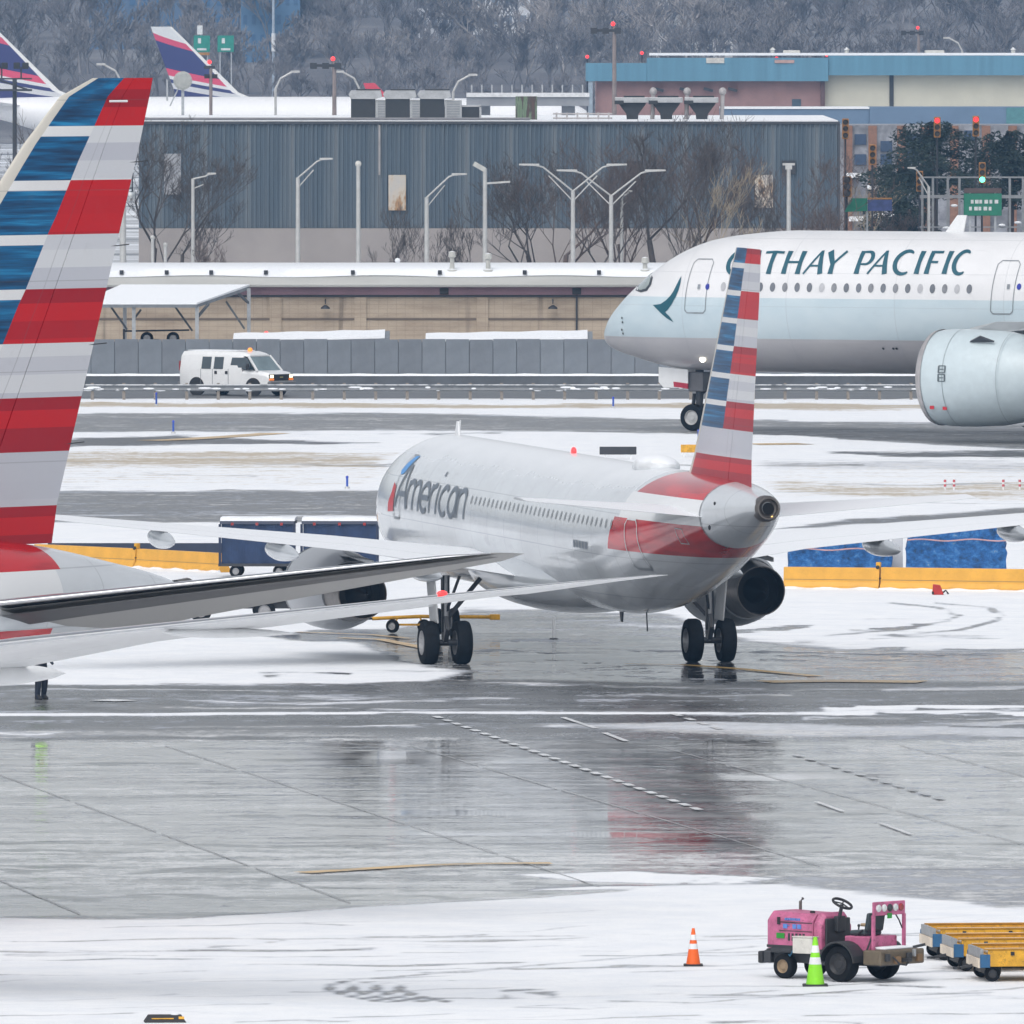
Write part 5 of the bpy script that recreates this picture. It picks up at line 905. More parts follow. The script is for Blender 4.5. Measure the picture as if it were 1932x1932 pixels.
# ---- grey panel wall
Yw = 780.0; WL = thing('panel_wall', 'long slate grey panel wall behind the perimeter road', 'wall', (0, Yw, 0)); wms = [M('wall_panel_%s' % n, c, .7, var=.12, dirt=.12, scale=.9) for n, c in (('slate', (.175, .195, .22)), ('slate_dull', (.165, .182, .205)), ('slate_pale', (.185, .205, .23)))]
pn = MB(); pn.bx(-.57, .57, -.05, .05, 0, 2.02); pm = [None] * 3
for i in range(52):
    xx = fx(60, Yw) + i * 1.16
    if i < 3: o = pn.build('panel', wms[i], WL, bevel=.012); o.location = (xx, 0, 0); pm[i] = o
    else: o = pm[(i * 7 + i // 5) % 3].copy(); COL.objects.link(o); o.location = (xx, rng.uniform(-.012, .012), rng.uniform(-.02, .02))
part(WL, 'footing', M('footing', (.12, .125, .13), .8), lambda b: b.bx(fx(40, Yw), fx(40, Yw) + 61, .06, .14, 0, 1.9))
# ---- snow-covered lean-to roofs behind the wall
def leanto(label, pa, pb, ya, yb, Y):
    S = thing('shed_roof', label, 'shed', (fx(pa, Y), Y, 0)); L = fx(pb, Y) - fx(pa, Y); za, zb = fz(ya, Y), fz(yb, Y)
    part(S, 'roof', M('shed_grey', (.20, .22, .24), .6), lambda b: b.loft([[(0, -1.2, za - .12), (0, 1.6, za + .2), (0, 1.6, za + .1), (0, -1.2, za - .25)], [(L, -1.2, zb - .12), (L, 1.6, zb + .2), (L, 1.6, zb - .1), (L, -1.2, zb - .38)]]))
    part(S, 'roof_snow', SNOW, lambda b: b.loft([[(L * t_, -1.22, za + (zb - za) * t_ - .11), (L * t_, -1.2, za + (zb - za) * t_ - .02), (L * t_, 1.6, za + (zb - za) * t_ + .27 + .02 * math.sin(t_ * 20)), (L * t_, 1.6, za + (zb - za) * t_ + .21)] for t_ in [i / 14 * .97 for i in range(15)]]), smooth=60)
    for k in range(5): part(S, 'post', GALV, lambda b: b.bx(L * (.05 + k * .22) - .06, L * (.05 + k * .22) + .06, -1.1, -1.0, 0, min(za, zb) - .2))
    return S
leanto('snow-covered shed roof above the wall behind the van', 440, 735, 640, 633, 786); leanto('snow-covered shed roof above the wall below the hanging lamp', 803, 1118, 640, 634, 786)
e = thing('hazard_lamp', 'small red lamp on a stem above the shed roof', 'lamp', (fx(502, 788), 788.5, 0)); part(e, 'stem', DARK, lambda b: b.tube([(0, 0, 0), (0, 0, fz(632, 788.5))], .03, 6)); part(e, 'lens', M('red_lamp'), lambda b: b.ball((0, 0, fz(629, 788.5)), .11, 6))
# ---- open shelter
Yc = 790.0; CN = thing('open_shelter', 'open carport with a snowy sloped roof on braced posts', 'shelter', (0, Yc, 0)); za, zb = fz(573, Yc), fz(543, Yc); xa, xb, xc, xd = fx(150, Yc), fx(373, Yc), fx(225, Yc), fx(468, Yc)
part(CN, 'roof', M('shed_grey'), lambda b: b.loft([[(xa, -2, za), (xa, -2, za - .16), (xc, 4, zb - .16), (xc, 4, zb)], [(xb, -2, za), (xb, -2, za - .16), (xd, 4, zb - .16), (xd, 4, zb)]])); part(CN, 'roof_snow', SNOW, lambda b: b.loft([[(xa, -2.02, za + .0), (xa, -2, za + .08), (xc, 4, zb + .1), (xc, 4.02, zb)], [(xb, -2.02, za + .0), (xb, -2, za + .08), (xd, 4, zb + .1), (xd, 4.02, zb)]]))
for px_, yy in ((254, -1.8), (373, -1.8), (467, 3.8), (232, 3.8)): part(CN, 'post', GALV, lambda b: b.bx(fx(px_, Yc) - .09, fx(px_, Yc) + .09, yy - .08, yy + .08, 0, (za if yy < 0 else zb) - .1))
for a_, c_ in (((373, 598, -1.8), (394, 573, -1.0)), ((467, 575, 3.8), (445, 553, 3)), ((210, 580, 0), (240, 622, 0)), ((330, 580, 1), (362, 625, 1)), ((425, 570, 2), (460, 622, 2)), ((265, 585, 1), (250, 605, 1))): part(CN, 'brace', M('brace_grey', (.10, .11, .12), .5), lambda b: b.bar((fx(a_[0], Yc), a_[2], fz(a_[1], Yc)), (fx(c_[0], Yc), c_[2], fz(c_[1], Yc)), .12, .10))
Mc = thing('stored_machine', 'dark wheeled machine stored under the open shelter', 'machine', (fx(285, 791), 791, 0)); part(Mc, 'frame', DARK, lambda b: (b.bx(-1.4, .6, -.3, .3, 1.0, 1.15), b.bx(-1.4, -1.3, -.3, .3, 1.0, 2.3), b.tube([(-1.3, 0, 2.2), (1.9, 0, 2.25)], .05, 6), b.bx(-.5, .4, -.4, .4, 1.15, 1.8)))
for k in (-.2, 1.1): wheel(Mc, (k + .0, -.4, 2.0 - .15), .32, .2); part(Mc, 'stand', DARK, lambda b: b.bx(k - .05, k + .05, -.35, -.25, 0, 1.85))
# ---- long low tan building with thick pale roof
Yt = 802.0; TB = thing('long_tan_building', 'long low tan building with thick pale roof edge and mauve gutter', 'building', (0, Yt, 0)); xa, xb = fx(-60, Yt), fx(1300, Yt)
tanm, t, p = nt('tan_block'); b = NB(t); oc = b.obj(); n1 = b.noise(b.mapping(oc, (.25, 1, 1.2)), 1, 6, .65); x, y, z = b.xyz(oc); cr = b.math('FRACT', b.math('DIVIDE', z, .22)); br = b.math('FRACT', b.math('DIVIDE', x, .45))
c = b.ramp(n1, [(.3, (.30, .235, .175)), (.55, (.44, .36, .275)), (.75, (.50, .415, .32))]); c = b.mix(b.math('MULTIPLY', b.math('MAXIMUM', b.math('LESS_THAN', cr, .12), b.math('LESS_THAN', br, .06)), .25), c, (.13, .10, .08, 1)); st_ = b.sstep(b.noise(b.mapping(oc, (1.1, 1, .05)), 1, 4), .60, .72, 0, .55); c = b.mix(st_, c, (.09, .07, .055, 1)); t.links.new(c, p.inputs['Base Color']); p.inputs['Roughness'].default_value = .85
zt, zp, zm = fz(505, Yt), fz(541, Yt), fz(556, Yt)
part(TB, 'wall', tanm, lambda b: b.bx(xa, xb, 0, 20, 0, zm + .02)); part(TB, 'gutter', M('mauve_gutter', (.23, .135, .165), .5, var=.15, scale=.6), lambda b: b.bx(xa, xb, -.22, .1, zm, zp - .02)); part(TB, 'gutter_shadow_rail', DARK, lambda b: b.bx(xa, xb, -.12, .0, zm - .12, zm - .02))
part(TB, 'roof_edge', M('roof_edge_pale', (.46, .46, .44), .6, var=.10, scale=.5, stretch=(.3, 1, 2)), lambda b: b.loft([[(xx, -.7, zp), (xx, -.75, zp + .1), (xx, -.62, zt - .35), (xx, .2, zt - .1), (xx, .3, zp)] for xx in (xa, xb)]), .02)
part(TB, 'roof_snow', SNOW, lambda b: b.loft([[(xx, -.68, zt - .42 + .05 * math.sin(xx * .7)), (xx, -.60, zt - .22 + .04 * math.sin(xx * .9)), (xx, .3, zt), (xx, 19, zt - .05), (xx, 19.5, zt - .4)] for xx in [xa + (xb - xa) * i / 60 for i in range(61)]]), smooth=60)
for px_ in (230, 315, 399, 502, 666, 830, 990, 1130): part(TB, 'roof_clip', DARK, lambda b: b.bx(fx(px_, Yt) - .10, fx(px_, Yt) + .10, -.72, -.55, zt - .33, zt - .12))
for px_ in (520, 680, 910, 1088): part(TB, 'downpipe' if px_ > 1000 else 'pilaster', DARK if px_ > 1000 else tanm, lambda b: b.bx(fx(px_, Yt) - (.05 if px_ > 1000 else .3), fx(px_, Yt) + (.05 if px_ > 1000 else .3), -.08, .0, .0, zm - .0))
part(TB, 'string_course', M('course_dark', (.14, .11, .09), .8), lambda b: b.bx(xa, xb, -.035, .0, fz(602, Yt) - .05, fz(602, Yt) + .05))
for px_ in (838, 1088): part(TB, 'gutter_bracket', BLACK, lambda b: b.bx(fx(px_, Yt) - .22, fx(px_, Yt) + .22, -.30, -.2, zm + .02, zp - .06))
for px_, py_ in ((614, 577), (1043, 577)):
    Fl = part(TB, 'floodlight', DARK, lambda b: (b.tube([(fx(px_, Yt), 0, fz(py_ - 12, Yt)), (fx(px_, Yt), -.5, fz(py_ - 10, Yt)), (fx(px_, Yt), -.5, fz(py_ - 4, Yt))], .03, 6), b.lathe([(.05, 0), (.22, -.12), (.24, -.2), (.02, -.2)], (fx(px_, Yt), -.5, fz(py_ - 2, Yt)), (0, 0, 1), 12)))
for i, (px_, hh) in enumerate(((853, 1.2), (921, 1.1), (1217, .9))): part(TB, 'roof_vent', M('vent_pale', (.5, .5, .47), .5, snow=.8), lambda b: (b.lathe([(.30, 0), (.24, .25), (.13, .3), (.11, hh - .35), (.20, hh - .3), (.17, hh - .05), (.02, hh)], (fx(px_, Yt), -.2, zt - .35), (0, 0, 1), 14),), smooth=40)
Bs = thing('snowy_shrub', 'small snow-laden shrub poking above the pale roof edge', 'shrub', (fx(752, 860), 860, 3.2)); part(Bs, 'stem', DARK, lambda b: b.tube([(0, 0, -3.2), (0, 0, .6)], .06, 6)); part(Bs, 'crown', SNOW, lambda b: [b.ball((rng.uniform(-.5, .5), rng.uniform(-.3, .3), .25 + rng.uniform(0, 1.2) * (1 - abs(i - 9) / 12)), (rng.uniform(.07, .16), .1, rng.uniform(.08, .2)), 4) for i in range(20)])
# ---- ribbed grey-blue warehouse
Yb = 905.0; WH = thing('ribbed_warehouse', 'big slate blue ribbed metal warehouse with a pale stone base', 'warehouse', (0, Yb, 0)); xa, xb = fx(262, Yb), fx(1581, Yb); zt, zb_ = fz(234, Yb), fz(430, Yb)
cl, t, p = nt('ribbed_cladding'); b = NB(t); oc = b.obj(); x, y, z = b.xyz(oc)
v1 = b.noise(b.comb(b.math('MULTIPLY', x, 1.3), 0.0, b.math('MULTIPLY', z, .03)), 1.0, 5, .7); v2 = b.noise(b.comb(b.math('MULTIPLY', x, .09), 3.0, b.math('MULTIPLY', z, .05)), 1.0, 3)
c = b.ramp(v1, [(.25, (.058, .088, .12)), (.5, (.09, .125, .16)), (.66, (.15, .18, .205)), (.8, (.22, .23, .245))]); c = b.mix(b.sstep(v2, .42, .62, 0, .5), c, (.13, .135, .145, 1)); t.links.new(c, p.inputs['Base Color']); p.inputs['Roughness'].default_value = .5
npan = 16; pw = (xb - xa) / npan; prof = []
for i in range(10): u = i / 10 * pw; prof += [(u, 0), (u + pw * .05, 0), (u + pw * .06, -.12), (u + pw * .08, -.12), (u + pw * .09, 0)]
prof += [(pw - .01, 0)]
cp = MB(); cp.loft([[(u, d_, zb_) for u, d_ in prof] + [(pw - .01, .1, zb_), (0, .1, zb_)], [(u, d_, zt) for u, d_ in prof] + [(pw - .01, .1, zt), (0, .1, zt)]]); me0 = None
for i in range(npan):
    if me0 is None: o = cp.build('cladding_panel', cl, WH); me0 = o
    else: o = me0.copy(); COL.objects.link(o)
    # panels keep their own stretch of weathering
    o.location = (xa + i * pw, -.02, 0)
part(WH, 'shell', M('shell_grey', (.10, .12, .15), .6), lambda b: b.bx(xa + .05, xb - .05, .1, 45, 0, zt - .05)); part(WH, 'stone_base', M('stone_base', (.30, .275, .265), .8, var=.08, scale=.4), lambda b: b.bx(xa, xb, -.14, .1, 0, zb_ - .02)); part(WH, 'eaves_trim', M('trim_dark', (.05, .055, .065), .5), lambda b: b.bx(xa - .1, xb + .1, -.2, 45, zt, zt + .14)); part(WH, 'roof_snow', SNOW, lambda b: b.bx(xa, xb, .2, 44, zt + .142, zt + .20))
part(WH, 'corner_trim', M('trim_dark'), lambda b: b.bx(xb - .02, xb + .12, -.16, 45, 0, zt)); part(WH, 'roof_conduit', M('conduit', (.18, .18, .19), .5), lambda b: b.tube([(xa, -.1, zt + .30), (fx(1000, Yb), -.1, zt + .30)], .08, 6))
part(WH, 'drain_pipe', M('pipe_pale', (.38, .36, .36), .5), lambda b: b.tube([(fx(716, Yb), -.22, fz(236, Yb)), (fx(716, Yb), -.22, fz(330, Yb))], .06, 6))
RUST, t, p = nt('rusty_sheet'); b = NB(t); n_ = b.noise(b.mapping(b.obj(), (1.2, 1, .5)), 1.1, 6, .7); t.links.new(b.ramp(n_, [(.32, (.42, .43, .44)), (.5, (.50, .45, .38)), (.58, (.36, .22, .11)), (.7, (.22, .10, .05))]), p.inputs['Base Color']); p.inputs['Roughness'].default_value = .7
for px0, px1, py0, py1, lab in ((733, 766, 330, 397, 'rusty'), (1424, 1458, 330, 392, 'rusty'), (310, 342, 290, 367, 'grey')): part(WH, 'wall_hatch', RUST if lab == 'rusty' else M('hatch_grey', (.28, .29, .31), .6), lambda b: b.bx(fx(px0, Yb), fx(px1, Yb), -.26, -.13, fz(py1, Yb), fz(py0, Yb)), .02)
for px_, py_ in ((1196, 317), (1488, 316)): part(WH, 'wall_grille', DARK, lambda b: b.bx(fx(px_ - 13, Yb), fx(px_ + 13, Yb), -.2, -.13, fz(py_ + 13, Yb), fz(py_ - 13, Yb)))
# rooftop units
UN = M('unit_white', (.36, .37, .38), .5, dirt=.25, snow=.8); UD = M('unit_dark', (.025, .028, .032), .6)
def rtu(label, px_, kind):
    Y = 915.0; U = thing('rooftop_unit', label, 'rooftop unit', (fx(px_, Y), Y, fz(236, Y) + .1), 0, 'air handling units on the warehouse roof'); U.scale = (1.0, 1, 1.08)
    if kind == 0:
        part(U, 'cabinet', UD, lambda b: b.bx(-.9, .5, -.8, .8, .1, 1.35), .03); part(U, 'hood', UN, lambda b: b.loft([[(-.9, -.9, 1.3), (-1.05, -.9, 1.55), (-.9, -.9, 1.75), (.8, -.9, 1.75), (.9, -.9, 1.4), (.5, -.9, 1.3)], [(-.9, .9, 1.3), (-1.05, .9, 1.55), (-.9, .9, 1.75), (.8, .9, 1.75), (.9, .9, 1.4), (.5, .9, 1.3)]])); part(U, 'fan_guard', DARK, lambda b: (b.bx(-.6, .8, -.7, .7, 1.76, 1.83),)); part(U, 'duct_box', UN, lambda b: b.bx(.52, 1.5, -.75, .75, .1, 1.25), .03); part(U, 'louvre_panel', M('louvre_grey', (.25, .26, .27), .5), lambda b: [b.bx(.65, 1.38, -.78, -.752, .2 + i * .13, .29 + i * .13) for i in range(8)])
    else:
        part(U, 'stem_casing', UD, lambda b: b.loft([[(-w, -.5, z), (w, -.5, z), (w, .5, z), (-w, .5, z)] for w, z in ((.3, 0), (.35, .5), (.75, 1.0), (.8, 1.1))])); part(U, 'hood', UN, lambda b: b.bx(-1.0, .95, -.8, .8, 1.1, 1.38), .04); part(U, 'hood_end', UD, lambda b: b.bx(-1.02, -.5, -.82, .6, 1.02, 1.22)); part(U, 'top_vent', UD, lambda b: b.bx(-.5, .7, -.6, .6, 1.382, 1.47)); part(U, 'exhaust_pipe', M('pipe_pale'), lambda b: (b.tube([(1.15, 0, .2), (1.2, 0, 1.5)], .12, 8), b.ball((1.2, 0, 1.7), .22, 6)))
    part(U, 'kerb', DARK, lambda b: b.bx(-.8, 1.3, -.6, .6, 0, .12)); return U
rtu('boxy rooftop unit beside the red tail tip', 692, 0); rtu('boxy rooftop unit in the middle of the three boxy units', 757, 0); rtu('boxy rooftop unit next to the long caged unit', 822, 0)
rtu('mushroom-shaped rooftop vent below the tall lamp mast', 1193, 1); rtu('mushroom-shaped rooftop vent between two others', 1257, 1); rtu('mushroom-shaped rooftop vent nearest the brick building door', 1324, 1)
U = thing('caged_unit', 'long caged rooftop unit with pale end posts', 'rooftop unit', (fx(870, 915), 915, fz(236, 915) + .1)); part(U, 'cage', UD, lambda b: b.bx(-1.1, 1.1, -.6, .6, .05, .95)); part(U, 'frame', UN, lambda b: (b.bx(-1.15, 1.15, -.66, .66, .95, 1.05), b.bx(1.05, 1.17, -.66, -.5, 0, 1.0), b.bx(-1.17, -1.05, -.66, -.5, 0, 1.0), b.bx(-.1, .05, -.66, -.55, 0, 1.0)))
U = thing('roof_tank', 'rust-streaked green square tank on the warehouse roof', 'tank', (fx(993, 912), 912, fz(236, 912) + .1)); GT, t, p = nt('green_tank'); b = NB(t); n_ = b.noise(b.mapping(b.obj(), (2.2, 1, .25)), 1.6, 5, .7); t.links.new(b.ramp(n_, [(.40, (.10, .15, .09)), (.5, (.14, .20, .13)), (.54, (.05, .04, .035)), (.7, (.10, .05, .04))]), p.inputs['Base Color'])
part(U, 'tank_body', GT, lambda b: b.bx(-.62, .62, -.6, .6, .1, 1.55), .03); part(U, 'tank_foot', DARK, lambda b: b.bx(-.6, .6, -.5, .5, 0, .1))
U = thing('roof_railing', 'row of pale pipes and railings on the warehouse roof', 'railing', (fx(1050, 914), 914, fz(236, 914) + .1)); part(U, 'rail', M('pipe_pale'), lambda b: (b.tube([(-.2, 0, .55), (3.2, 0, .55)], .05, 6), b.tube([(-.2, 0, .30), (3.2, 0, .30)], .05, 6)))
for i in range(6): part(U, 'stanchion', M('pipe_pale'), lambda b: b.bx(i * .6 - .05, i * .6 + .05, -.05, .05, 0, .62))
# ---- street lamps and poles
LP = M('lamp_pole', (.50, .50, .49), .5, .3, var=.08)
def lamp(label, px_, ytop, arms, Y=850.0, spread=66, ydrop=34, name='street_lamp', r_=.11):
    X = fx(px_, Y); zt_ = fz(ytop, Y); L_ = thing(name, label, 'street lamp', (X, Y, 0), 0, 'street lamps along the road behind the tan building'); zj = fz(ytop + ydrop, Y)
    part(L_, 'pole', LP, lambda b: b.tube([(0, 0, 0), (0, 0, zj)], [r_ * 1.3, r_], 8), smooth=50); w = spread * Y / F
    for k in arms:
        part(L_, 'arm', LP, lambda b: (b.tube([(0, 0, zj - .02), (k * w * .55, 0, zt_ - .1), (k * w * .68, 0, zt_)], .055, 6), b.tube([(0, 0, zj - .55), (k * w * .45, 0, zt_ - .55)], .035, 6)), smooth=60); part(L_, 'lamp_head', LP, lambda b: b.loft([[(k * w * .62, -.1, zt_ - .05), (k * w * .62, .1, zt_ - .05), (k * w * .62, .1, zt_ + .09), (k * w * .62, -.1, zt_ + .09)], [(k * w, -.09, zt_ - .0), (k * w, .09, zt_ - .0), (k * w, .09, zt_ + .09), (k * w, -.09, zt_ + .09)]]), .02)
    return L_
lamp('single-arm street lamp nearest the open shelter', 562, 301, (1,)); lamp('single-arm street lamp beside the rusty wall hatch', 805, 330, (1,), spread=76, ydrop=42); lamp('double-arm street lamp with the taller spread arms', 1081, 312, (-1, 1), spread=102, ydrop=48); lamp('double-arm street lamp beside the taller double lamp', 1153, 323, (-1, 1), Y=858, spread=103, ydrop=46)
lamp('thin single-arm street lamp among the bare branches', 364, 329, (1,), Y=862, spread=44, ydrop=8, r_=.09); lamp('short-armed street lamp behind the double lamps', 1173, 362, (1,), Y=868, spread=20, ydrop=8, r_=.08); lamp('curved street lamp in front of the dark evergreen', 1752, 318, (-1,), Y=930, spread=40, ydrop=34, r_=.09)
def pole(label, px_, ytop, Y, top, r_=.11, cat='pole', name='utility_pole'):
    X = fx(px_, Y); z_ = fz(ytop, Y); o = thing(name, label, cat, (X, Y, 0), 0); part(o, 'pole', LP, lambda b: b.tube([(0, 0, 0), (0, 0, z_)], [r_ * 1.25, r_], 8), smooth=50); top(o, z_); return o
pole('plain pole with a small round head left of the rusty hatch', 676, 312, 850, lambda o, z_: part(o, 'globe', M('globe_pale', (.6, .59, .55), .4), lambda b: b.ball((0, 0, z_ + .08), .17, 6)))
pole('pole with a camera on top and a flat side arm', 915, 318, 852, lambda o, z_: (part(o, 'camera', M('vent_pale'), lambda b: b.box((-.3, 0, z_ + .1), (.7, .25, .25), rot=Matrix.Rotation(R(30), 3, 'Y'))), part(o, 'side_arm', LP, lambda b: b.box((.7, 0, z_ - .75), (1.3, .12, .10), rot=Matrix.Rotation(R(-4), 3, 'Y')))))
pole('tall pole with a flat twin head near the warehouse corner', 1488, 312, 860, lambda o, z_: part(o, 'twin_head', LP, lambda b: (b.bx(-.33, .33, -.12, .12, z_, z_ + .12), b.bx(-.18, .18, -.1, .1, z_ - .22, z_))))
pole('thick bluish pole beside the striped fin with shiny fittings', 232, 375, 846, lambda o, z_: (part(o, 'fitting', BARE, lambda b: (b.lathe([(.05, .0), (.22, .08), (.26, .3), (.22, .55), (.05, .62)], (.42, -.1, z_ - .2), (0, 0, 1), 12), b.lathe([(.04, 0), (.16, .1), (.16, .5), (.04, .6)], (.35, .0, z_ + .5), (0, 0, 1), 12)), smooth=40), part(o, 'bracket', DARK, lambda b: (b.tube([(0, 0, z_ - .1), (.5, 0, z_ + .3), (.5, 0, z_ + 1.5)], .05, 6),))), .16)
for px_, yt_, lab in ((288, 448, 'short pale pole left of the thin lamp'), (312, 462, 'shortest pale pole beside the thin lamp')): pole(lab, px_, yt_, 845, lambda o, z_: part(o, 'cap', LP, lambda b: b.ball((0, 0, z_), .13, 5)), .09)
RED = M('red_lamp')
def mast(label, px_, ytop, Y, ybase, flood=True, red=True):
    X = fx(px_, Y); z_ = fz(ytop, Y); o = thing('light_mast', label, 'light mast', (X, Y, 0)); part(o, 'mast', M('mast_brown', (.24, .20, .19), .6), lambda b: b.tube([(0, 0, 0), (0, 0, z_)], [.22, .14], 8))
    if flood: part(o, 'crossbar', DARK, lambda b: (b.bx(-1.6, .5, -.15, .15, z_ - .4, z_ - .2),)); [part(o, 'floodlight', DARK, lambda b: b.bx(-1.8 + k * .9, -1.3 + k * .9, -.3, .1, z_ - .55, z_ - .1)) for k in range(3)]
    if red: part(o, 'obstruction_light', RED, lambda b: b.ball((-.1, -.1, z_ + .2), .17, 6))
    return o
mast('light mast with red lamp between two far street lamps', 631, 116, 1180, 230); mast('tall brown light mast with red lamp at the blue-roofed building', 1159, 50, 1200, 200); mast('light mast with red lamp above the tan building roof', 1733, 56, 1620, 160)
for lab, px_, py_, Y in (('red lamp on a thin stem at the blue roof corner', 1108, 107, 1500), ('red lamp on a thin stem above the blue roof', 1211, 100, 1505), ('red lamp on a thin stem above the roof sign', 1465, 110, 1502), ('red lamp on a thin stem beside the roof box', 1560, 104, 1505)):
    o = thing('obstruction_lamp', lab, 'warning lamp', (fx(px_, Y), Y, 0), 0); part(o, 'stem', DARK, lambda b: b.tube([(0, 0, 8), (0, 0, fz(py_ + 4, Y))], .06, 6)); part(o, 'lens', RED, lambda b: b.ball((0, 0, fz(py_, Y)), .17, 6))
def farlamp(label, px_, ytop, k, Y=1250.0):
    X, z_ = fx(px_, Y), fz(ytop, Y); o = thing('far_street_lamp', label, 'street lamp', (X, Y, 0), 0); part(o, 'pole', LP, lambda b: b.tube([(0, 0, 0), (0, 0, z_ - 1.3)], .12, 6)); part(o, 'arm', LP, lambda b: (b.tube([(0, 0, z_ - 1.3), (k * .4, 0, z_ - .5), (k * 1.3, 0, z_)], .09, 6), b.bx(k * 1.2, k * 1.9, -.1, .1, z_ - .05, z_ + .12)))
farlamp('far street lamp arching left above the white fuselage', 678, 136, -1); farlamp('far street lamp arching right by the rooftop units', 855, 142, 1); farlamp('far street lamp between the two dark blue fins', 228, 122, -1); farlamp('faint far street lamp right of the dark blue fin', 520, 136, 1); farlamp('far street lamp above the tan building', 1815, 72, -1, 1600)
# ---- sign facade, evergreen trees, traffic signals at the right
Yo = 1050.0; FB = thing('brick_facade', 'weathered building with brick pillars and broken grey panels', 'building', (0, Yo, 0)); part(FB, 'wall', M('facade_wall', (.26, .27, .30), .8, var=.45, scale=.8, dirt=.35), lambda b: b.bx(fx(1578, Yo), fx(2010, Yo), .0, 12, 0, fz(236, Yo)))
for i, px_ in enumerate((1600, 1646, 1700, 1745, 1800, 1860, 1910)): part(FB, 'brick_pillar', M('pillar_brick', (.24, .13, .09), .8, var=.2), lambda b: b.bx(fx(px_ - 8, Yo), fx(px_ + 8, Yo), -.35, .0, 0, fz(237, Yo)))
for i, (px_, py_) in enumerate(((1623, 262), (1672, 275), (1672, 300), (1722, 262), (1722, 290), (1623, 300), (1775, 255), (1830, 255))): part(FB, 'window', M('pane_blue', (.05, .08, .14), .25, coat=.5), lambda b: b.bx(fx(px_ - 11, Yo), fx(px_ + 11, Yo), -.12, -.01, fz(py_ + 11, Yo), fz(py_ - 9, Yo)))
for i, (px_, py_) in enumerate(((1610, 330), (1650, 352), (1690, 340), (1615, 412), (1655, 405), (1690, 408))): part(FB, 'snowy_ledge', SNOW, lambda b: b.bx(fx(px_ - 14, Yo), fx(px_ + 14, Yo), -1.2, -.36, fz(py_ + 5, Yo), fz(py_ - 4, Yo)))
def evergreen(label, px_, ytop, Y, w, h, seed):
    T_ = thing('evergreen_tree', label, 'tree', (fx(px_, Y), Y, 0)); zt_ = fz(ytop, Y); part(T_, 'trunk', M('bark_dark', (.05, .04, .035), .9), lambda b: b.tube([(0, 0, 0), (.1, 0, zt_ * .6), (0, 0, zt_ * .95)], [.25, .18, .05], 8)); r_ = random.Random(seed); mb = MB()
    for i in range(11000):
        a_, u = r_.uniform(0, 2 * math.pi), r_.random(); zz = zt_ - h * u; rr = w * (.25 + .75 * u ** .6) * (.55 + .45 * math.sin(a_ * 3 + zz * 2.2)) * r_.uniform(.45, 1) ** .5; c_ = Vector((rr * math.cos(a_), rr * math.sin(a_), zz + .35 * math.sin(a_ * 5 + seed))); d_ = Vector((r_.uniform(-1, 1), r_.uniform(-1, 1), r_.uniform(-.5, .6))).normalized(); sd_ = d_.cross(Vector((r_.uniform(-1, 1), r_.uniform(-1, 1), r_.uniform(-1, 1)))).normalized(); l_ = r_.uniform(.08, .22)
        mb.add([c_ - d_ * l_, c_ + sd_ * l_ * .3, c_ + d_ * l_, c_ - sd_ * l_ * .3], [(0, 1, 2, 3)])
    mb.build('crown', M('pine_needles', (.022, .038, .03), .8, var=.5, scale=.9), T_); return T_
evergreen('dark evergreen tree above the green road sign', 1760, 240, 985, 5.6, 4.2, 3); evergreen('dark evergreen tree at the frame edge beside the lit signal', 1905, 258, 990, 4.6, 4.2, 8); evergreen('low dark evergreen under the curved lamp', 1700, 320, 1000, 3.2, 4.6, 12)
AMB = M('signal_amber', (.36, .17, .04), .6, dirt=.3)
def signal(label, px_, py_, Y, lit=None, hang=True, w=1.0):
    X, z_ = fx(px_, Y), fz(py_, Y); o = thing('traffic_signal', label, 'traffic signal', (X, Y, 0)); part(o, 'housing', AMB, lambda b: b.bx(-.2 * w, .2 * w, -.15, .2, z_ - .62, z_ + .62), .04); part(o, 'pole', DARK, lambda b: b.tube([(.0, .35, 0), (.0, .35, z_ + .5)], .07, 6)); part(o, 'bracket', DARK, lambda b: (b.bx(-.05, .05, .15, .4, z_ + .3, z_ + .42), b.bx(-.05, .05, .15, .4, z_ - .42, z_ - .3)))
    for k, c_ in ((.4, 'red'), (0, 'amber'), (-.4, 'green')):
        m_ = {'red': RED, 'green': M('green_lamp', (.05, .8, .5), .3, emit=(.1, 1, .65), es=4)}.get(c_) if lit == c_ else M('lens_dull', (.06, .05, .04), .3)
        part(o, 'lens', m_ or M('lens_dull'), lambda b: b.lathe([(.16 * w, 0), (.15 * w, .05), (.02, .07)], (0, -.15, z_ + k), (0, -1, 0), 14)); part(o, 'visor', AMB, lambda b: b.loft([[(.18 * w * math.cos(a_), y_, z_ + k + .18 * w * math.sin(a_)) for a_ in [math.pi * i / 10 for i in range(11)]] for y_ in (-.15, -.4)], closed=False, c0=False, c1=False))
signal('unlit amber traffic signal at the warehouse corner', 1595, 243, 960); signal('traffic signal with red lamp lit, nearer the warehouse', 1768, 240, 955, 'red'); signal('traffic signal with red lamp lit above the evergreen', 1841, 238, 955, 'red'); signal('traffic signal with green lamp lit in front of the road sign', 1853, 326, 940, 'green'); signal('unlit amber traffic signal left of the sign gantry', 1735, 342, 950); signal('unlit amber signal above the small green sign', 1598 + 0, 352, 948, w=1.3); signal('unlit amber signal in front of the brick pillars', 1646, 292, 965)
SG = M('sign_green', (.01, .17, .10), .45, var=.12); SWt = M('sign_white', (.6, .62, .62), .5)
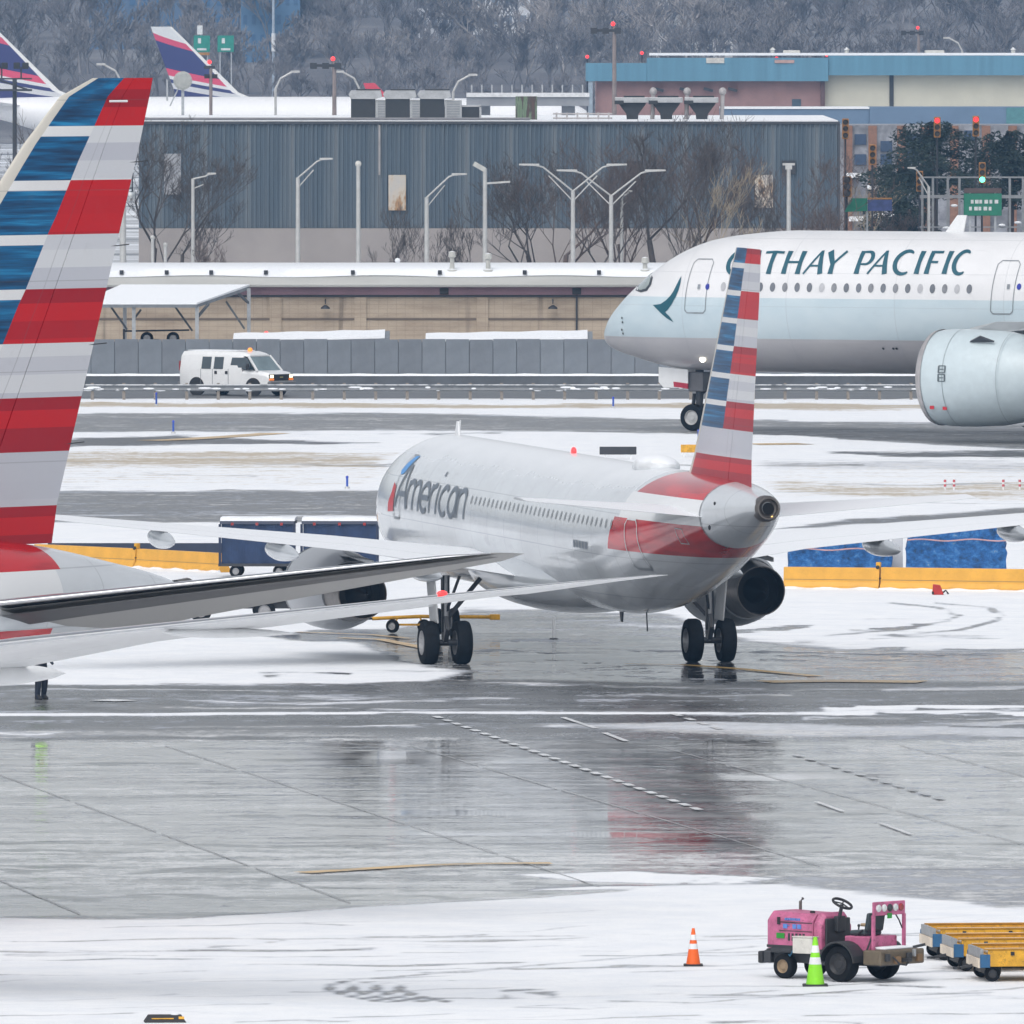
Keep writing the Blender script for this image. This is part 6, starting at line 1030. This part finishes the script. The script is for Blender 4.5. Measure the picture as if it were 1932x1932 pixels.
Y = 935.0; o = thing('road_sign', 'large green overhead road sign with white text below the green signal', 'road sign', (fx(1854, Y), Y, 0)); part(o, 'sign_board', SG, lambda b: b.bx(-1.12, 1.12, -.06, .06, fz(407, Y), fz(365, Y)), .03); part(o, 'header_board', M('header_brown', (.09, .06, .055), .6), lambda b: b.bx(-1.1, 1.1, -.07, .06, fz(364, Y), fz(355, Y))); part(o, 'post', GALV, lambda b: (b.bx(-.8, -.68, .07, .2, 0, fz(357, Y)), b.bx(.68, .8, .07, .2, 0, fz(357, Y))))
for r_, row in enumerate((( -.7, -.45, -.2, .1, .4, .7), (-.8, -.5, -.25, .05, .35))):
    for i, u in enumerate(row): part(o, 'sign_text', SWt, lambda b: b.bx(u, u + .16 + .05 * (i % 2), -.075, -.062, fz(384 + r_ * 13, Y), fz(377 + r_ * 13, Y)))
o = thing('road_sign', 'small slanted green road sign with a blue panel beside the warehouse', 'road sign', (fx(1625, Y), Y, 0)); part(o, 'sign_board', SG, lambda b: b.prism([(-1.0, fz(400, Y)), (.35, fz(398, Y)), (.35, fz(374, Y)), (-.6, fz(374, Y))], (0, 0, 0), (1, 0, 0), (0, 0, 1), .08)); part(o, 'blue_board', M('sign_blue', (.05, .07, .20), .5, var=.3, scale=2), lambda b: b.bx(.38, 1.8, -.06, .04, fz(398, Y), fz(377, Y))); part(o, 'board_edge', AMB, lambda b: b.bx(.38, 1.8, -.07, .04, fz(376, Y), fz(373, Y))); part(o, 'post', GALV, lambda b: b.bx(.30, .40, .05, .15, 0, fz(376, Y)))
Y = 945.0; o = thing('sign_gantry', 'grey lattice gantry behind the large green sign', 'gantry', (0, Y, 0)); part(o, 'beam', M('gantry_dull', (.24, .25, .26), .6, dirt=.3), lambda b: (b.bx(fx(1735, Y), fx(1990, Y), -.1, .1, fz(374, Y), fz(368, Y)), b.bx(fx(1735, Y), fx(1990, Y), -.1, .1, fz(336, Y), fz(333, Y)), b.bx(fx(1735, Y), fx(1990, Y), -.1, .1, fz(430, Y), fz(427, Y))))
for px_ in (1740, 1760, 1788, 1810, 1905, 1930, 1955): part(o, 'upright', M('gantry_dull'), lambda b: b.bx(fx(px_, Y) - .07, fx(px_, Y) + .07, -.08, .08, 0, fz(333, Y)))
for px_, py_ in ((1800, 388), (1785, 430), (1890, 425), (1920, 420)): part(o, 'snow_lump', SNOW, lambda b: b.ball((fx(px_, Y), -.1, fz(py_, Y)), (.22, .15, .09), 5))
# ---- blue-roofed building far right
Y = 1500.0; BB = thing('blue_roof_building', 'long building with broad blue roof band, brick at one end and cream walls', 'building', (0, Y, 0)); BLR = M('blue_cladding', (.10, .24, .34), .5, var=.10, scale=.4, stretch=(4, 1, .2)); BRK = M('brick_wall', (.30, .18, .17), .8, var=.12, scale=.6); CRM = M('cream_wall', (.55, .53, .44), .8, var=.05, scale=.5)
part(BB, 'roof_band', BLR, lambda b: (b.bx(fx(1105, Y), fx(1220, Y), -1.0, 2, fz(153, Y), fz(119, Y)),)); part(BB, 'roof_band', BLR, lambda b: b.bx(fx(1220, Y) + .02, fx(1562, Y), -1.1, 3, fz(153, Y), fz(109, Y))); part(BB, 'roof_band', BLR, lambda b: b.bx(fx(1562, Y) + .02, fx(2050, Y), -.9, 3, fz(142, Y), fz(105, Y))); part(BB, 'brick_wall', BRK, lambda b: b.bx(fx(1125, Y), fx(1556, Y), 0, 20, 0, fz(152, Y))); part(BB, 'cream_wall', CRM, lambda b: b.bx(fx(1556, Y) + .02, fx(2050, Y), .4, 20, 0, fz(141, Y))); part(BB, 'wall_joint', DARK, lambda b: b.bx(fx(1678, Y), fx(1686, Y), .3, .39, 0, fz(142, Y))); part(BB, 'door', M('door_dark', (.05, .08, .11), .5), lambda b: b.bx(fx(1494, Y), fx(1511, Y), -.06, 0, fz(205, Y), fz(187, Y))); part(BB, 'roof_snow', SNOW, lambda b: b.bx(fx(1225, Y), fx(2050, Y), -.8, 3, fz(105, Y) + .02, fz(105, Y) + .25)); part(BB, 'corner_post', M('post_blue', (.30, .36, .42), .6), lambda b: b.bx(fx(1110, Y), fx(1118, Y), -.9, -.6, 0, fz(153, Y))); part(BB, 'brick_return', M('brick_dark', (.12, .07, .07), .8), lambda b: b.bx(fx(1548, Y), fx(1556, Y), -.5, 0, 0, fz(153, Y)))
for px0, px1 in ((1478, 1510), (1746, 1782)): part(BB, 'roof_box', M('roof_box_pale', (.55, .54, .50), .6), lambda b: b.bx(fx(px0, Y), fx(px1, Y), 1, 3.5, fz(106, Y), fz(95, Y)), .05)
for px_ in (1458, 1598, 1912): part(BB, 'roof_vent', M('vent_pale'), lambda b: b.lathe([(.2, 0), (.2, .5), (.3, .55), (.02, .8)], (fx(px_, Y), 1.5, fz(105, Y)), (0, 0, 1), 10))
part(BB, 'roof_plate', M('roof_box_pale'), lambda b: b.bx(fx(1352 - 20 + 0, Y), fx(1366, Y), -1.2, -1.11, fz(119, Y), fz(109, Y))); part(BB, 'roof_sign', M('sign_pinkish', (.45, .30, .27), .6), lambda b: b.bx(fx(1461, Y), fx(1498, Y), -1.2, -1.11, fz(119, Y), fz(113, Y)))
for i, px_ in enumerate((1298, 1352, 1400, 1450)): part(BB, 'wall_lamp', DARK, lambda b: (b.box((fx(px_, Y) * .5 + fx(1188 + i * 42, Y) * .5, -.4, fz(169, Y)), (.9, .5, .25), rot=Matrix.Rotation(R(15), 3, 'Y')),))
Y = 1400.0; LB = thing('blue_band_building', 'low flat building with a dull blue parapet in front of the brick wall', 'building', (0, Y, 0)); part(LB, 'parapet', M('parapet_blue', (.13, .20, .30), .6, var=.08, scale=.3), lambda b: (b.bx(fx(1360, Y), fx(1640, Y), 0, 10, 0, fz(206, Y)),)); part(LB, 'parapet', M('parapet_blue'), lambda b: b.bx(fx(1640, Y) + .02, fx(2050, Y), -.3, 10, 0, fz(202, Y))); part(LB, 'parapet_snow', SNOW, lambda b: b.bx(fx(1360, Y), fx(1640, Y), -.1, 10, fz(206, Y) + .02, fz(206, Y) + .18)); part(LB, 'teal_end', M('teal_panel', (.08, .22, .24), .6), lambda b: b.bx(fx(1898, Y), fx(2050, Y), -.42, -.32, fz(236, Y), fz(203, Y)))
# elevated road with railings behind the roof units
Y = 1350.0; o = thing('elevated_road', 'far elevated road with pale parapet behind the green tank', 'bridge', (0, Y, 0)); part(o, 'deck', M('deck_grey', (.26, .27, .29), .7, var=.15, scale=.4), lambda b: b.bx(fx(880, Y), fx(1112, Y), 0, 9, fz(200, Y), fz(182, Y))); part(o, 'parapet', M('parapet_white', (.66, .67, .68), .6), lambda b: b.bx(fx(880, Y), fx(1112, Y), -.2, 0, fz(183, Y), fz(175, Y)))
for i in range(12): part(o, 'railing_post', GALV, lambda b: b.bx(fx(890 + i * 19, Y) - .06, fx(890 + i * 19, Y) + .06, -.12, -.05, fz(175, Y), fz(160, Y)))
part(o, 'pier', M('deck_grey'), lambda b: (b.bx(fx(900, Y), fx(925, Y), 2, 6, 0, fz(200, Y)), b.bx(fx(1060, Y), fx(1085, Y), 2, 6, 0, fz(200, Y))))
# ---- distant airliners with dark blue fins
def indigo_fin():
    m, t, p = nt('indigo_fin'); b = NB(t); uv = b.xyz(b.uv()); d_ = b.math('ADD', b.math('MULTIPLY', uv[1], 20.0), b.math('MULTIPLY', b.math('SUBTRACT', 1.0, uv[0]), 1.5))
    c = b.ramp(b.math('DIVIDE', b.math('SUBTRACT', d_, 6.0), 12.0), [(0, (.03, .03, .13)), (.20, (.55, .56, .58)), (.26, (.03, .03, .13)), (.30, (.65, .66, .67)), (.335, (.62, .06, .13)), (.41, (.03, .032, .14)), (.685, (.58, .06, .13)), (.76, (.62, .64, .65))], 'CONSTANT'); c = b.mix(b.math('LESS_THAN', uv[0], .10), c, (.72, .72, .71, 1)); t.links.new(c, p.inputs['Base Color']); p.inputs['Roughness'].default_value = .35; return m
IND = indigo_fin(); REDF = M('red_fin', (.62, .05, .08), .4); AW = M('airliner_white', (.80, .80, .81), .35, var=.03)
def distant(label, px_tail, Y, finmat, dz=0.0, k=1.0):
    # nose to the right; fin trailing edge foot at px_tail
    D_ = thing('distant_airliner', label, 'airliner', (fx(px_tail, Y) + 50.5 * k, Y, dz), R(180)); D_.scale = (k, k, k); f_ = Fus([(0, 4.4, 4.2, .1), (1, 5.3, 3.3, 1.1), (3, 6.6, 2.4, 1.9), (6, 7.2, 2.05, 2.4), (8, 7.3, 2.0, 2.51), (36, 7.3, 2.0, 2.51), (44, 7.3, 3.2, 2.1), (50, 7.15, 4.9, 1.2), (54, 6.7, 5.8, .4)])
    f_.mesh(32, 1.0).build('fuselage', AW, D_, smooth=60); fn = refine([((40.6, 0, 6.9), 10.3, .09, 0), ((43.2, 0, 8.0), 7.6, .09, 0), ((51.2, 0, 15.85), 2.5, .09, 0)], 4); lifting(D_, 'fin', fn, finmat, vert=True)
    for s_ in (-1, 1): lifting(D_, 'tailplane', [((47, .9 * s_, 6.3), 5, .1, 0), ((52.5, 8.5 * s_, 7.2), 2, .1, 0)], AW); lifting(D_, 'wing', [((18, 2 * s_, 2.6), 9, .12, 0), ((23, 8 * s_, 3.4), 6, .11, 0), ((33, 24 * s_, 5.2), 2, .1, 0)], WGREY); engine(D_, 7.9 * s_, 16, 20.5, 2.0, 1.35, AW, .6, top=(19, 23, 3.3))
    for s_ in (-1, 1): wheel(D_, (25, 3.5 * s_, .6), .6, .5); 
    g = MB(); g.tube([(25, -3.5, .6), (25, -3.5, 3)], .15, 6); g.tube([(25, 3.5, .6), (25, 3.5, 3)], .15, 6); g.tube([(4.5, 0, .4), (4.5, 0, 3)], .12, 6); g.build('gear_leg', STRUT, D_); wheel(D_, (4.5, 0, .45), .45, .4); return D_
distant('distant airliner with dark blue fin and pink stripes, in front of green highway signs', 335, 1900, IND); distant('distant airliner with dark blue fin cut off at the frame edge', -14, 1740, IND, 1.1); distant('distant airliner showing only a red fin tip behind the rooftop units', 713, 1950, REDF, 0, .56)
# floodlight rack in front of the far-left fin
Y = 1100.0; o = thing('floodlight_rack', 'black floodlight rack on a post in front of the cut-off blue fin', 'floodlight', (fx(28, Y), Y, 0)); part(o, 'post', DARK, lambda b: b.tube([(0, 0, 0), (0, 0, fz(150, Y))], .15, 8)); part(o, 'platform', DARK, lambda b: (b.bx(-1.4, 1.2, -.4, .4, fz(172, Y), fz(168, Y)), b.bar((-1.2, 0, fz(150, Y)), (1.0, 0, fz(170, Y)), .12, .12), b.bx(-1.4, 1.2, -.05, .05, fz(150, Y), fz(147, Y))))
for k in (-1.2, -.7, .15, .75): part(o, 'lamp', BLACK, lambda b: b.bx(k - .22, k + .22, -.3, .3, fz(130, Y), fz(118, Y)), .05)
for k in (-.9, .45): part(o, 'stem', DARK, lambda b: b.bx(k - .06, k + .06, -.06, .06, fz(150, Y), fz(126, Y)))
Y = 1150.0; o = thing('floodlight_rack', 'floodlight rack with red lamp in front of the whole blue fin', 'floodlight', (fx(398, Y), Y, 0)); part(o, 'post', M('mast_brown'), lambda b: b.tube([(0, 0, 0), (0, 0, fz(128, Y))], .12, 8)); [part(o, 'lamp', BLACK, lambda b: b.bx(k, k + .38, -.2, .2, fz(148, Y), fz(140, Y))) for k in (-.47, .1)]; part(o, 'obstruction_light', RED, lambda b: b.ball((-.1, -.1, fz(117, Y)), .16, 6)); part(o, 'bracket', DARK, lambda b: b.bx(-.5, .3, -.1, .1, fz(130, Y), fz(124, Y)))
o = thing('round_beacon', 'round pale beacon drum on a lattice stand by the blue fin', 'beacon', (fx(345, 1120), 1120, 0)); part(o, 'drum', M('drum_pale', (.36, .37, .35), .6), lambda b: b.lathe([(.5, -.3), (.66, -.25), (.66, .25), (.5, .3)], (0, 0, fz(152, 1120)), (0, 1, 0), 18)); part(o, 'stand', GALV, lambda b: (b.bar((0, .2, 0), (0, .2, fz(160, 1120)), .2, .2), b.bar((-.9, .2, fz(200, 1120)), (-.2, .2, fz(160, 1120)), .1, .1), b.bar((-1.1, .2, fz(190, 1120)), (-1.1, .2, fz(150, 1120)), .12, .12)))
for lab, px_, extra in (('green highway sign with an orange panel below it', 381, True), ('green highway sign with white symbols, right of the other green sign', 426, False)):
    Y = 2050.0; o = thing('highway_sign', lab, 'highway sign', (fx(px_, Y), Y, 0)); part(o, 'sign_board', M('far_sign_green', (.01, .22, .16), .5), lambda b: b.bx(-1.05, 1.05, -.1, .1, fz(98, Y), fz(67, Y))); part(o, 'post', GALV, lambda b: (b.bx(-.8, -.65, .1, .3, 0, fz(70, Y)), b.bx(.65, .8, .1, .3, 0, fz(70, Y)))); part(o, 'sign_text', SWt, lambda b: (b.bx(-.5, -.1, -.14, -.11, fz(82, Y), fz(72, Y)), b.bx(-.6, .6, -.14, -.11, fz(95, Y), fz(91, Y))))
    if extra: part(o, 'orange_panel', AMB, lambda b: b.bx(-1.0, 1.0, -.1, .1, fz(104, Y), fz(99, Y))); part(o, 'topper', SWt, lambda b: b.bx(-.6, .1, -.1, .1, fz(65, Y), fz(48, Y)))
# ================================================================ bare trees
def branches(rs, h, spread=.55, lev=5, kids=3, r0=.16, up=.25):
    """segments (p0, p1, r0, r1) of a leafless tree of height about h"""
    segs = []
    def grow(p, d, L, r, k):
        q = p + d * L * .55 + Vector((rs.uniform(-1, 1), rs.uniform(-1, 1), 0)) * L * .06; e = q + (d + Vector((rs.uniform(-.25, .25), rs.uniform(-.25, .25), up * .4))).normalized() * L * .45
        segs.append((p, q, r, r * .82)); segs.append((q, e, r * .82, r * .62))
        if k == 0: return
        for i in range(kids + (1 if rs.random() < .35 else 0)):
            t = rs.choice((q, e, e, q.lerp(e, .5), p.lerp(q, .8))); dd = (d + Vector((rs.uniform(-1, 1), rs.uniform(-1, 1), rs.uniform(-.25, .75))) * spread * 1.5 + Vector((0, 0, up))).normalized()
            grow(t, dd, L * rs.uniform(.52, .78), r * rs.uniform(.42, .6), k - 1)
    grow(Vector((0, 0, 0)), Vector((rs.uniform(-.08, .08), rs.uniform(-.08, .08), 1)).normalized(), h * .36, r0, lev)
    return segs
def seg_arrays(segs, n=3, rmin=.012):
    V, Fc = [], []
    for p, q, r, s_ in segs:
        a, b_ = frame(q - p); o = len(V)
        for c, rr in ((p, max(r, rmin)), (q, max(s_, rmin))):
            for k in range(n): t_ = 2 * math.pi * k / n; V.append(c + (a * math.cos(t_) + b_ * math.sin(t_)) * rr)
        for k in range(n): Fc.append((o + k, o + (k + 1) % n, o + n + (k + 1) % n, o + n + k))
    return V, Fc
BARK = M('bark_grey', (.085, .075, .072), .9, var=.25); BARKP = M('bark_pale', (.30, .25, .18), .9, var=.25); BARKB = M('bark_brown', (.11, .085, .078), .9, var=.25)
def bare_tree(label, px_, ytop, Y, seed, spread=.55, mat=BARK, lev=5, r0=.16, lean=0.0, zb=0.0):
    rs = random.Random(seed); h = fz(ytop, Y) - zb; segs = branches(rs, h, spread, lev, 3, r0); zmax = max(q.z for _, q, _, _ in segs); k = h / zmax
    segs = [(p * k + Vector((lean * p.z * k, 0, 0)), q * k + Vector((lean * q.z * k, 0, 0)), r, s_) for p, q, r, s_ in segs]
    T_ = thing('bare_tree', label, 'tree', (fx(px_, Y), Y, zb), 0, 'bare winter trees before the warehouse')
    V, Fc = seg_arrays(segs[:2], 8); MB().add(V, Fc).build('trunk', mat, T_, smooth=60); V, Fc = seg_arrays([(p, q, r * .72, s_ * .72) for p, q, r, s_ in segs[2:]], 3, .009); MB().add(V, Fc).build('crown', mat, T_); return T_
for a in (('broad bare tree beside the striped fin, sweeping over the warehouse end', 268, 215, 868, 1, .9, BARK, 6, .22, .16), ('bare tree behind the fin leading edge at the frame edge', 22, 205, 860, 2, .5, BARK, 6, .2, 0), ('small bare tree under the rusty hatch', 752, 378, 862, 3, .6, BARK, 5, .12, 0), ('slim dark bare tree left of the taller double lamp', 898, 365, 866, 4, .35, BARK, 5, .09, 0), ('tall bare tree behind the double street lamps', 1052, 240, 872, 5, .85, BARKB, 6, .22, 0), ('leaning bare tree right of the double lamps', 1112, 300, 866, 15, .75, BARK, 6, .18, -.05), ('very tall bare tree reaching the roof vents', 1232, 205, 874, 6, .7, BARK, 6, .24, .02), ('slender bare tree above the wide-body cockpit', 1290, 290, 866, 7, .45, BARK, 5, .12, 0),
          ('bare tree over the wide-body forward door', 1352, 262, 876, 8, .85, BARKB, 6, .18, 0), ('pale yellowish bare tree left of the rusty hatch near the corner', 1372, 300, 864, 9, .5, BARKP, 5, .12, 0), ('bare brown tree at the warehouse corner', 1545, 300, 870, 10, .8, BARKB, 6, .17, 0), ('thin bare tree right of the pale tree', 1455, 330, 868, 11, .55, BARK, 5, .12, 0), ('wide bare tree between the two double lamps', 1018, 268, 878, 31, .9, BARK, 6, .2, .02), ('dark bare tree before the roof vents', 1190, 248, 880, 32, .8, BARKB, 6, .2, -.03), ('bare tree reaching over the rightmost roof vent', 1310, 232, 882, 33, .85, BARKB, 6, .2, .03), ('bare tree before the warehouse wall near its corner', 1500, 282, 878, 34, .8, BARKB, 6, .16, .02), ('bare tree leaning over the grey hatch', 322, 262, 872, 35, .9, BARK, 6, .16, .14), ('low bare bush left of the thin street lamp', 395, 450, 856, 12, .8, BARKB, 5, .08, 0), ('slim bare sapling before the pale stone base', 850, 400, 870, 13, .45, BARK, 5, .09, 0), ('bare bush below the slanted green sign', 1650, 330, 990, 14, .7, BARKP, 5, .1, 0), ('bare brown bush under the low evergreen', 1705, 385, 938, 16, .8, BARKB, 5, .08, 0)): bare_tree(*a)
# ---- wood on the hillside behind everything
def wood(name, label, rowsdef, mat, seed):
    rs = random.Random(seed); protos = []
    for i in range(7):
        s_ = branches(rs, 14.0, rs.uniform(.5, .7), 5, 3, .22, .22); zm = max(q.z for _, q, _, _ in s_); s_ = [(p * (14 / zm), q * (14 / zm), r, e) for p, q, r, e in s_]; V, Fc = seg_arrays(s_, 3, .045); protos.append((np.array([tuple(v) for v in V]), np.array(Fc)))
    VV, FF, off = [], [], 0
    for Y, pa, pb, n, zbase, hmin, hmax in rowsdef:
        for i in range(n):
            V, Fc = protos[rs.randrange(7)]; a_ = rs.uniform(0, 6.28); sc = rs.uniform(hmin, hmax) / 14.0; wd = sc * rs.uniform(.9, 1.5); c, s_ = math.cos(a_), math.sin(a_); y_ = Y + rs.uniform(-30, 30)
            X = fx(pa + (pb - pa) * (i + rs.uniform(.1, .9)) / n, y_); VV.append(np.stack([(V[:, 0] * c - V[:, 1] * s_) * wd + X, (V[:, 0] * s_ + V[:, 1] * c) * wd + y_, V[:, 2] * sc + zbase], 1)); FF.append(Fc + off); off += len(V)
    v, f = np.concatenate(VV), np.concatenate(FF); me = bpy.data.meshes.new(name); me.vertices.add(len(v)); me.vertices.foreach_set('co', v.ravel()); me.loops.add(f.size); me.loops.foreach_set('vertex_index', f.ravel()); me.polygons.add(len(f)); me.polygons.foreach_set('loop_start', np.arange(0, f.size, 4)); me.update(calc_edges=True); me.validate(); me.materials.append(mat)
    o = bpy.data.objects.new(name, me); COL.objects.link(o); return tag(o, label, 'woodland', kind='stuff')
wood('bare_woods', 'dense bare winter wood filling the hillside behind the airport', [(2180, -150, 2080, 60, 0, 7, 12), (2300, -150, 2080, 56, 3, 10, 15), (2420, -150, 2080, 50, 7, 12, 17), (2560, -150, 2080, 46, 10, 13, 18)], M('bark_far', (.25, .235, .24), .95, var=.3, scale=.05), 21)
wood('bare_woods_pale', 'paler bare treetops along the upper edge of the wood', [(2380, 900, 1500, 14, 5, 13, 17), (2360, 380, 900, 10, 5, 9, 12)], M('bark_far_pale', (.36, .33, .32), .95, var=.3, scale=.05), 22)
hm, t, p = nt('wooded_hill'); b = NB(t); oc = b.obj(); n1 = b.noise(b.mapping(oc, (.06, .02, .10)), 1, 7, .72)
t.links.new(b.ramp(n1, [(.3, (.10, .095, .10)), (.5, (.15, .14, .145)), (.62, (.21, .20, .20)), (.74, (.27, .28, .30))]), p.inputs['Base Color']); p.inputs['Roughness'].default_value = .95
mb = MB(); nxh = 70; hr = []
for j, (Y, base) in enumerate(((2120, 0), (2200, 2.5), (2320, 6), (2450, 11), (2650, 17), (2850, 22), (3100, 24), (3200, 0))):
    hr.append([(-400 + 800 * i / nxh, Y, base * (1 + .12 * math.sin(i * .7 + j))) for i in range(nxh + 1)])
mb.loft(hr, closed=False, c0=False, c1=False); tag(mb.build('hill', hm, smooth=60), kind='structure')
# ---- far buildings standing in the wood
def block(label, px0, px1, ytop, Y, mat, nx_, nz_, win, name='apartment_block', zb=0):
    o = thing(name, label, 'building', (fx((px0 + px1) / 2, Y), Y, 0)); w = fx(px1, Y) - fx(px0, Y); zt_ = fz(ytop, Y); part(o, 'wall', mat, lambda b: b.bx(-w / 2, w / 2, 0, 14, 0, zt_)); part(o, 'parapet', mat, lambda b: b.bx(-w / 2 - .2, w / 2 + .2, -.25, 14.2, zt_, zt_ + .5)); base = MB(); ww, hh = w / nx_ * .45, 1.4; base.bx(-ww / 2, ww / 2, -.12, -.02, -hh / 2, hh / 2); first = None
    for i in range(nx_):
        for j in range(nz_):
            if first is None: q = first = base.build('window', win, o)
            else: q = first.copy(); COL.objects.link(q)
            q.location = (-w / 2 + w * (i + .5) / nx_, 0, zt_ - 1.8 - j * 3.0)
    return o
block('far blue glass tower in the haze above the highway signs', 455, 566, -60, 2420, M('tower_blue', (.10, .20, .34), .4, var=.08, scale=.1), 7, 5, M('tower_glass', (.07, .15, .28), .2, coat=.5)); block('far low blue-grey block behind the left treetops', 168, 450, -20, 2500, M('tower_slate', (.10, .16, .26), .5, var=.1, scale=.1), 12, 3, M('tower_glass')); block('far white apartment block showing through the bare trees', 1232, 1382, -40, 2440, M('flats_white', (.58, .58, .58), .6, var=.06, scale=.2), 9, 5, M('flats_pane', (.18, .20, .24), .3)); block('far pale house roof at the top of the hill', 790, 850, 22, 2480, M('house_pale', (.48, .49, .52), .6), 3, 1, M('flats_pane'), 'far_house'); block('far pale building corner at the top edge', 893, 1000, -20, 2520, M('house_white', (.62, .63, .65), .6), 4, 2, M('flats_pane'), 'far_house')
o = thing('flag_pole', 'thin pale pole in front of the far blue tower', 'pole', (fx(516, 2300), 2300, 0)); part(o, 'pole', M('pole_bluish', (.40, .47, .55), .5), lambda b: b.tube([(0, 0, 0), (0, 0, 24)], [.22, .18], 8)); part(o, 'lower_section', WHITE, lambda b: b.tube([(0, -.05, fz(97, 2300)), (0, -.05, fz(63, 2300))], .3, 8))
# ---- winter haze
mb = MB(); mb.bx(-920, 920, -70, 4250, -1.2, 46); hz = mb.build('haze', [])
hzm = bpy.data.materials.new('winter_air'); hzm.use_nodes = True; ht = hzm.node_tree; ht.nodes.clear(); ho = ht.nodes.new('ShaderNodeOutputMaterial'); hv = ht.nodes.new('ShaderNodeVolumePrincipled'); hv.inputs['Color'].default_value = (.32, .60, 1.0, 1); hv.inputs['Density'].default_value = .00012; ht.links.new(hv.outputs[0], ho.inputs['Volume']); hz.data.materials.append(hzm); tag(hz, 'thin pale winter haze over the whole airfield', 'haze', kind='stuff'); hz.visible_shadow = True
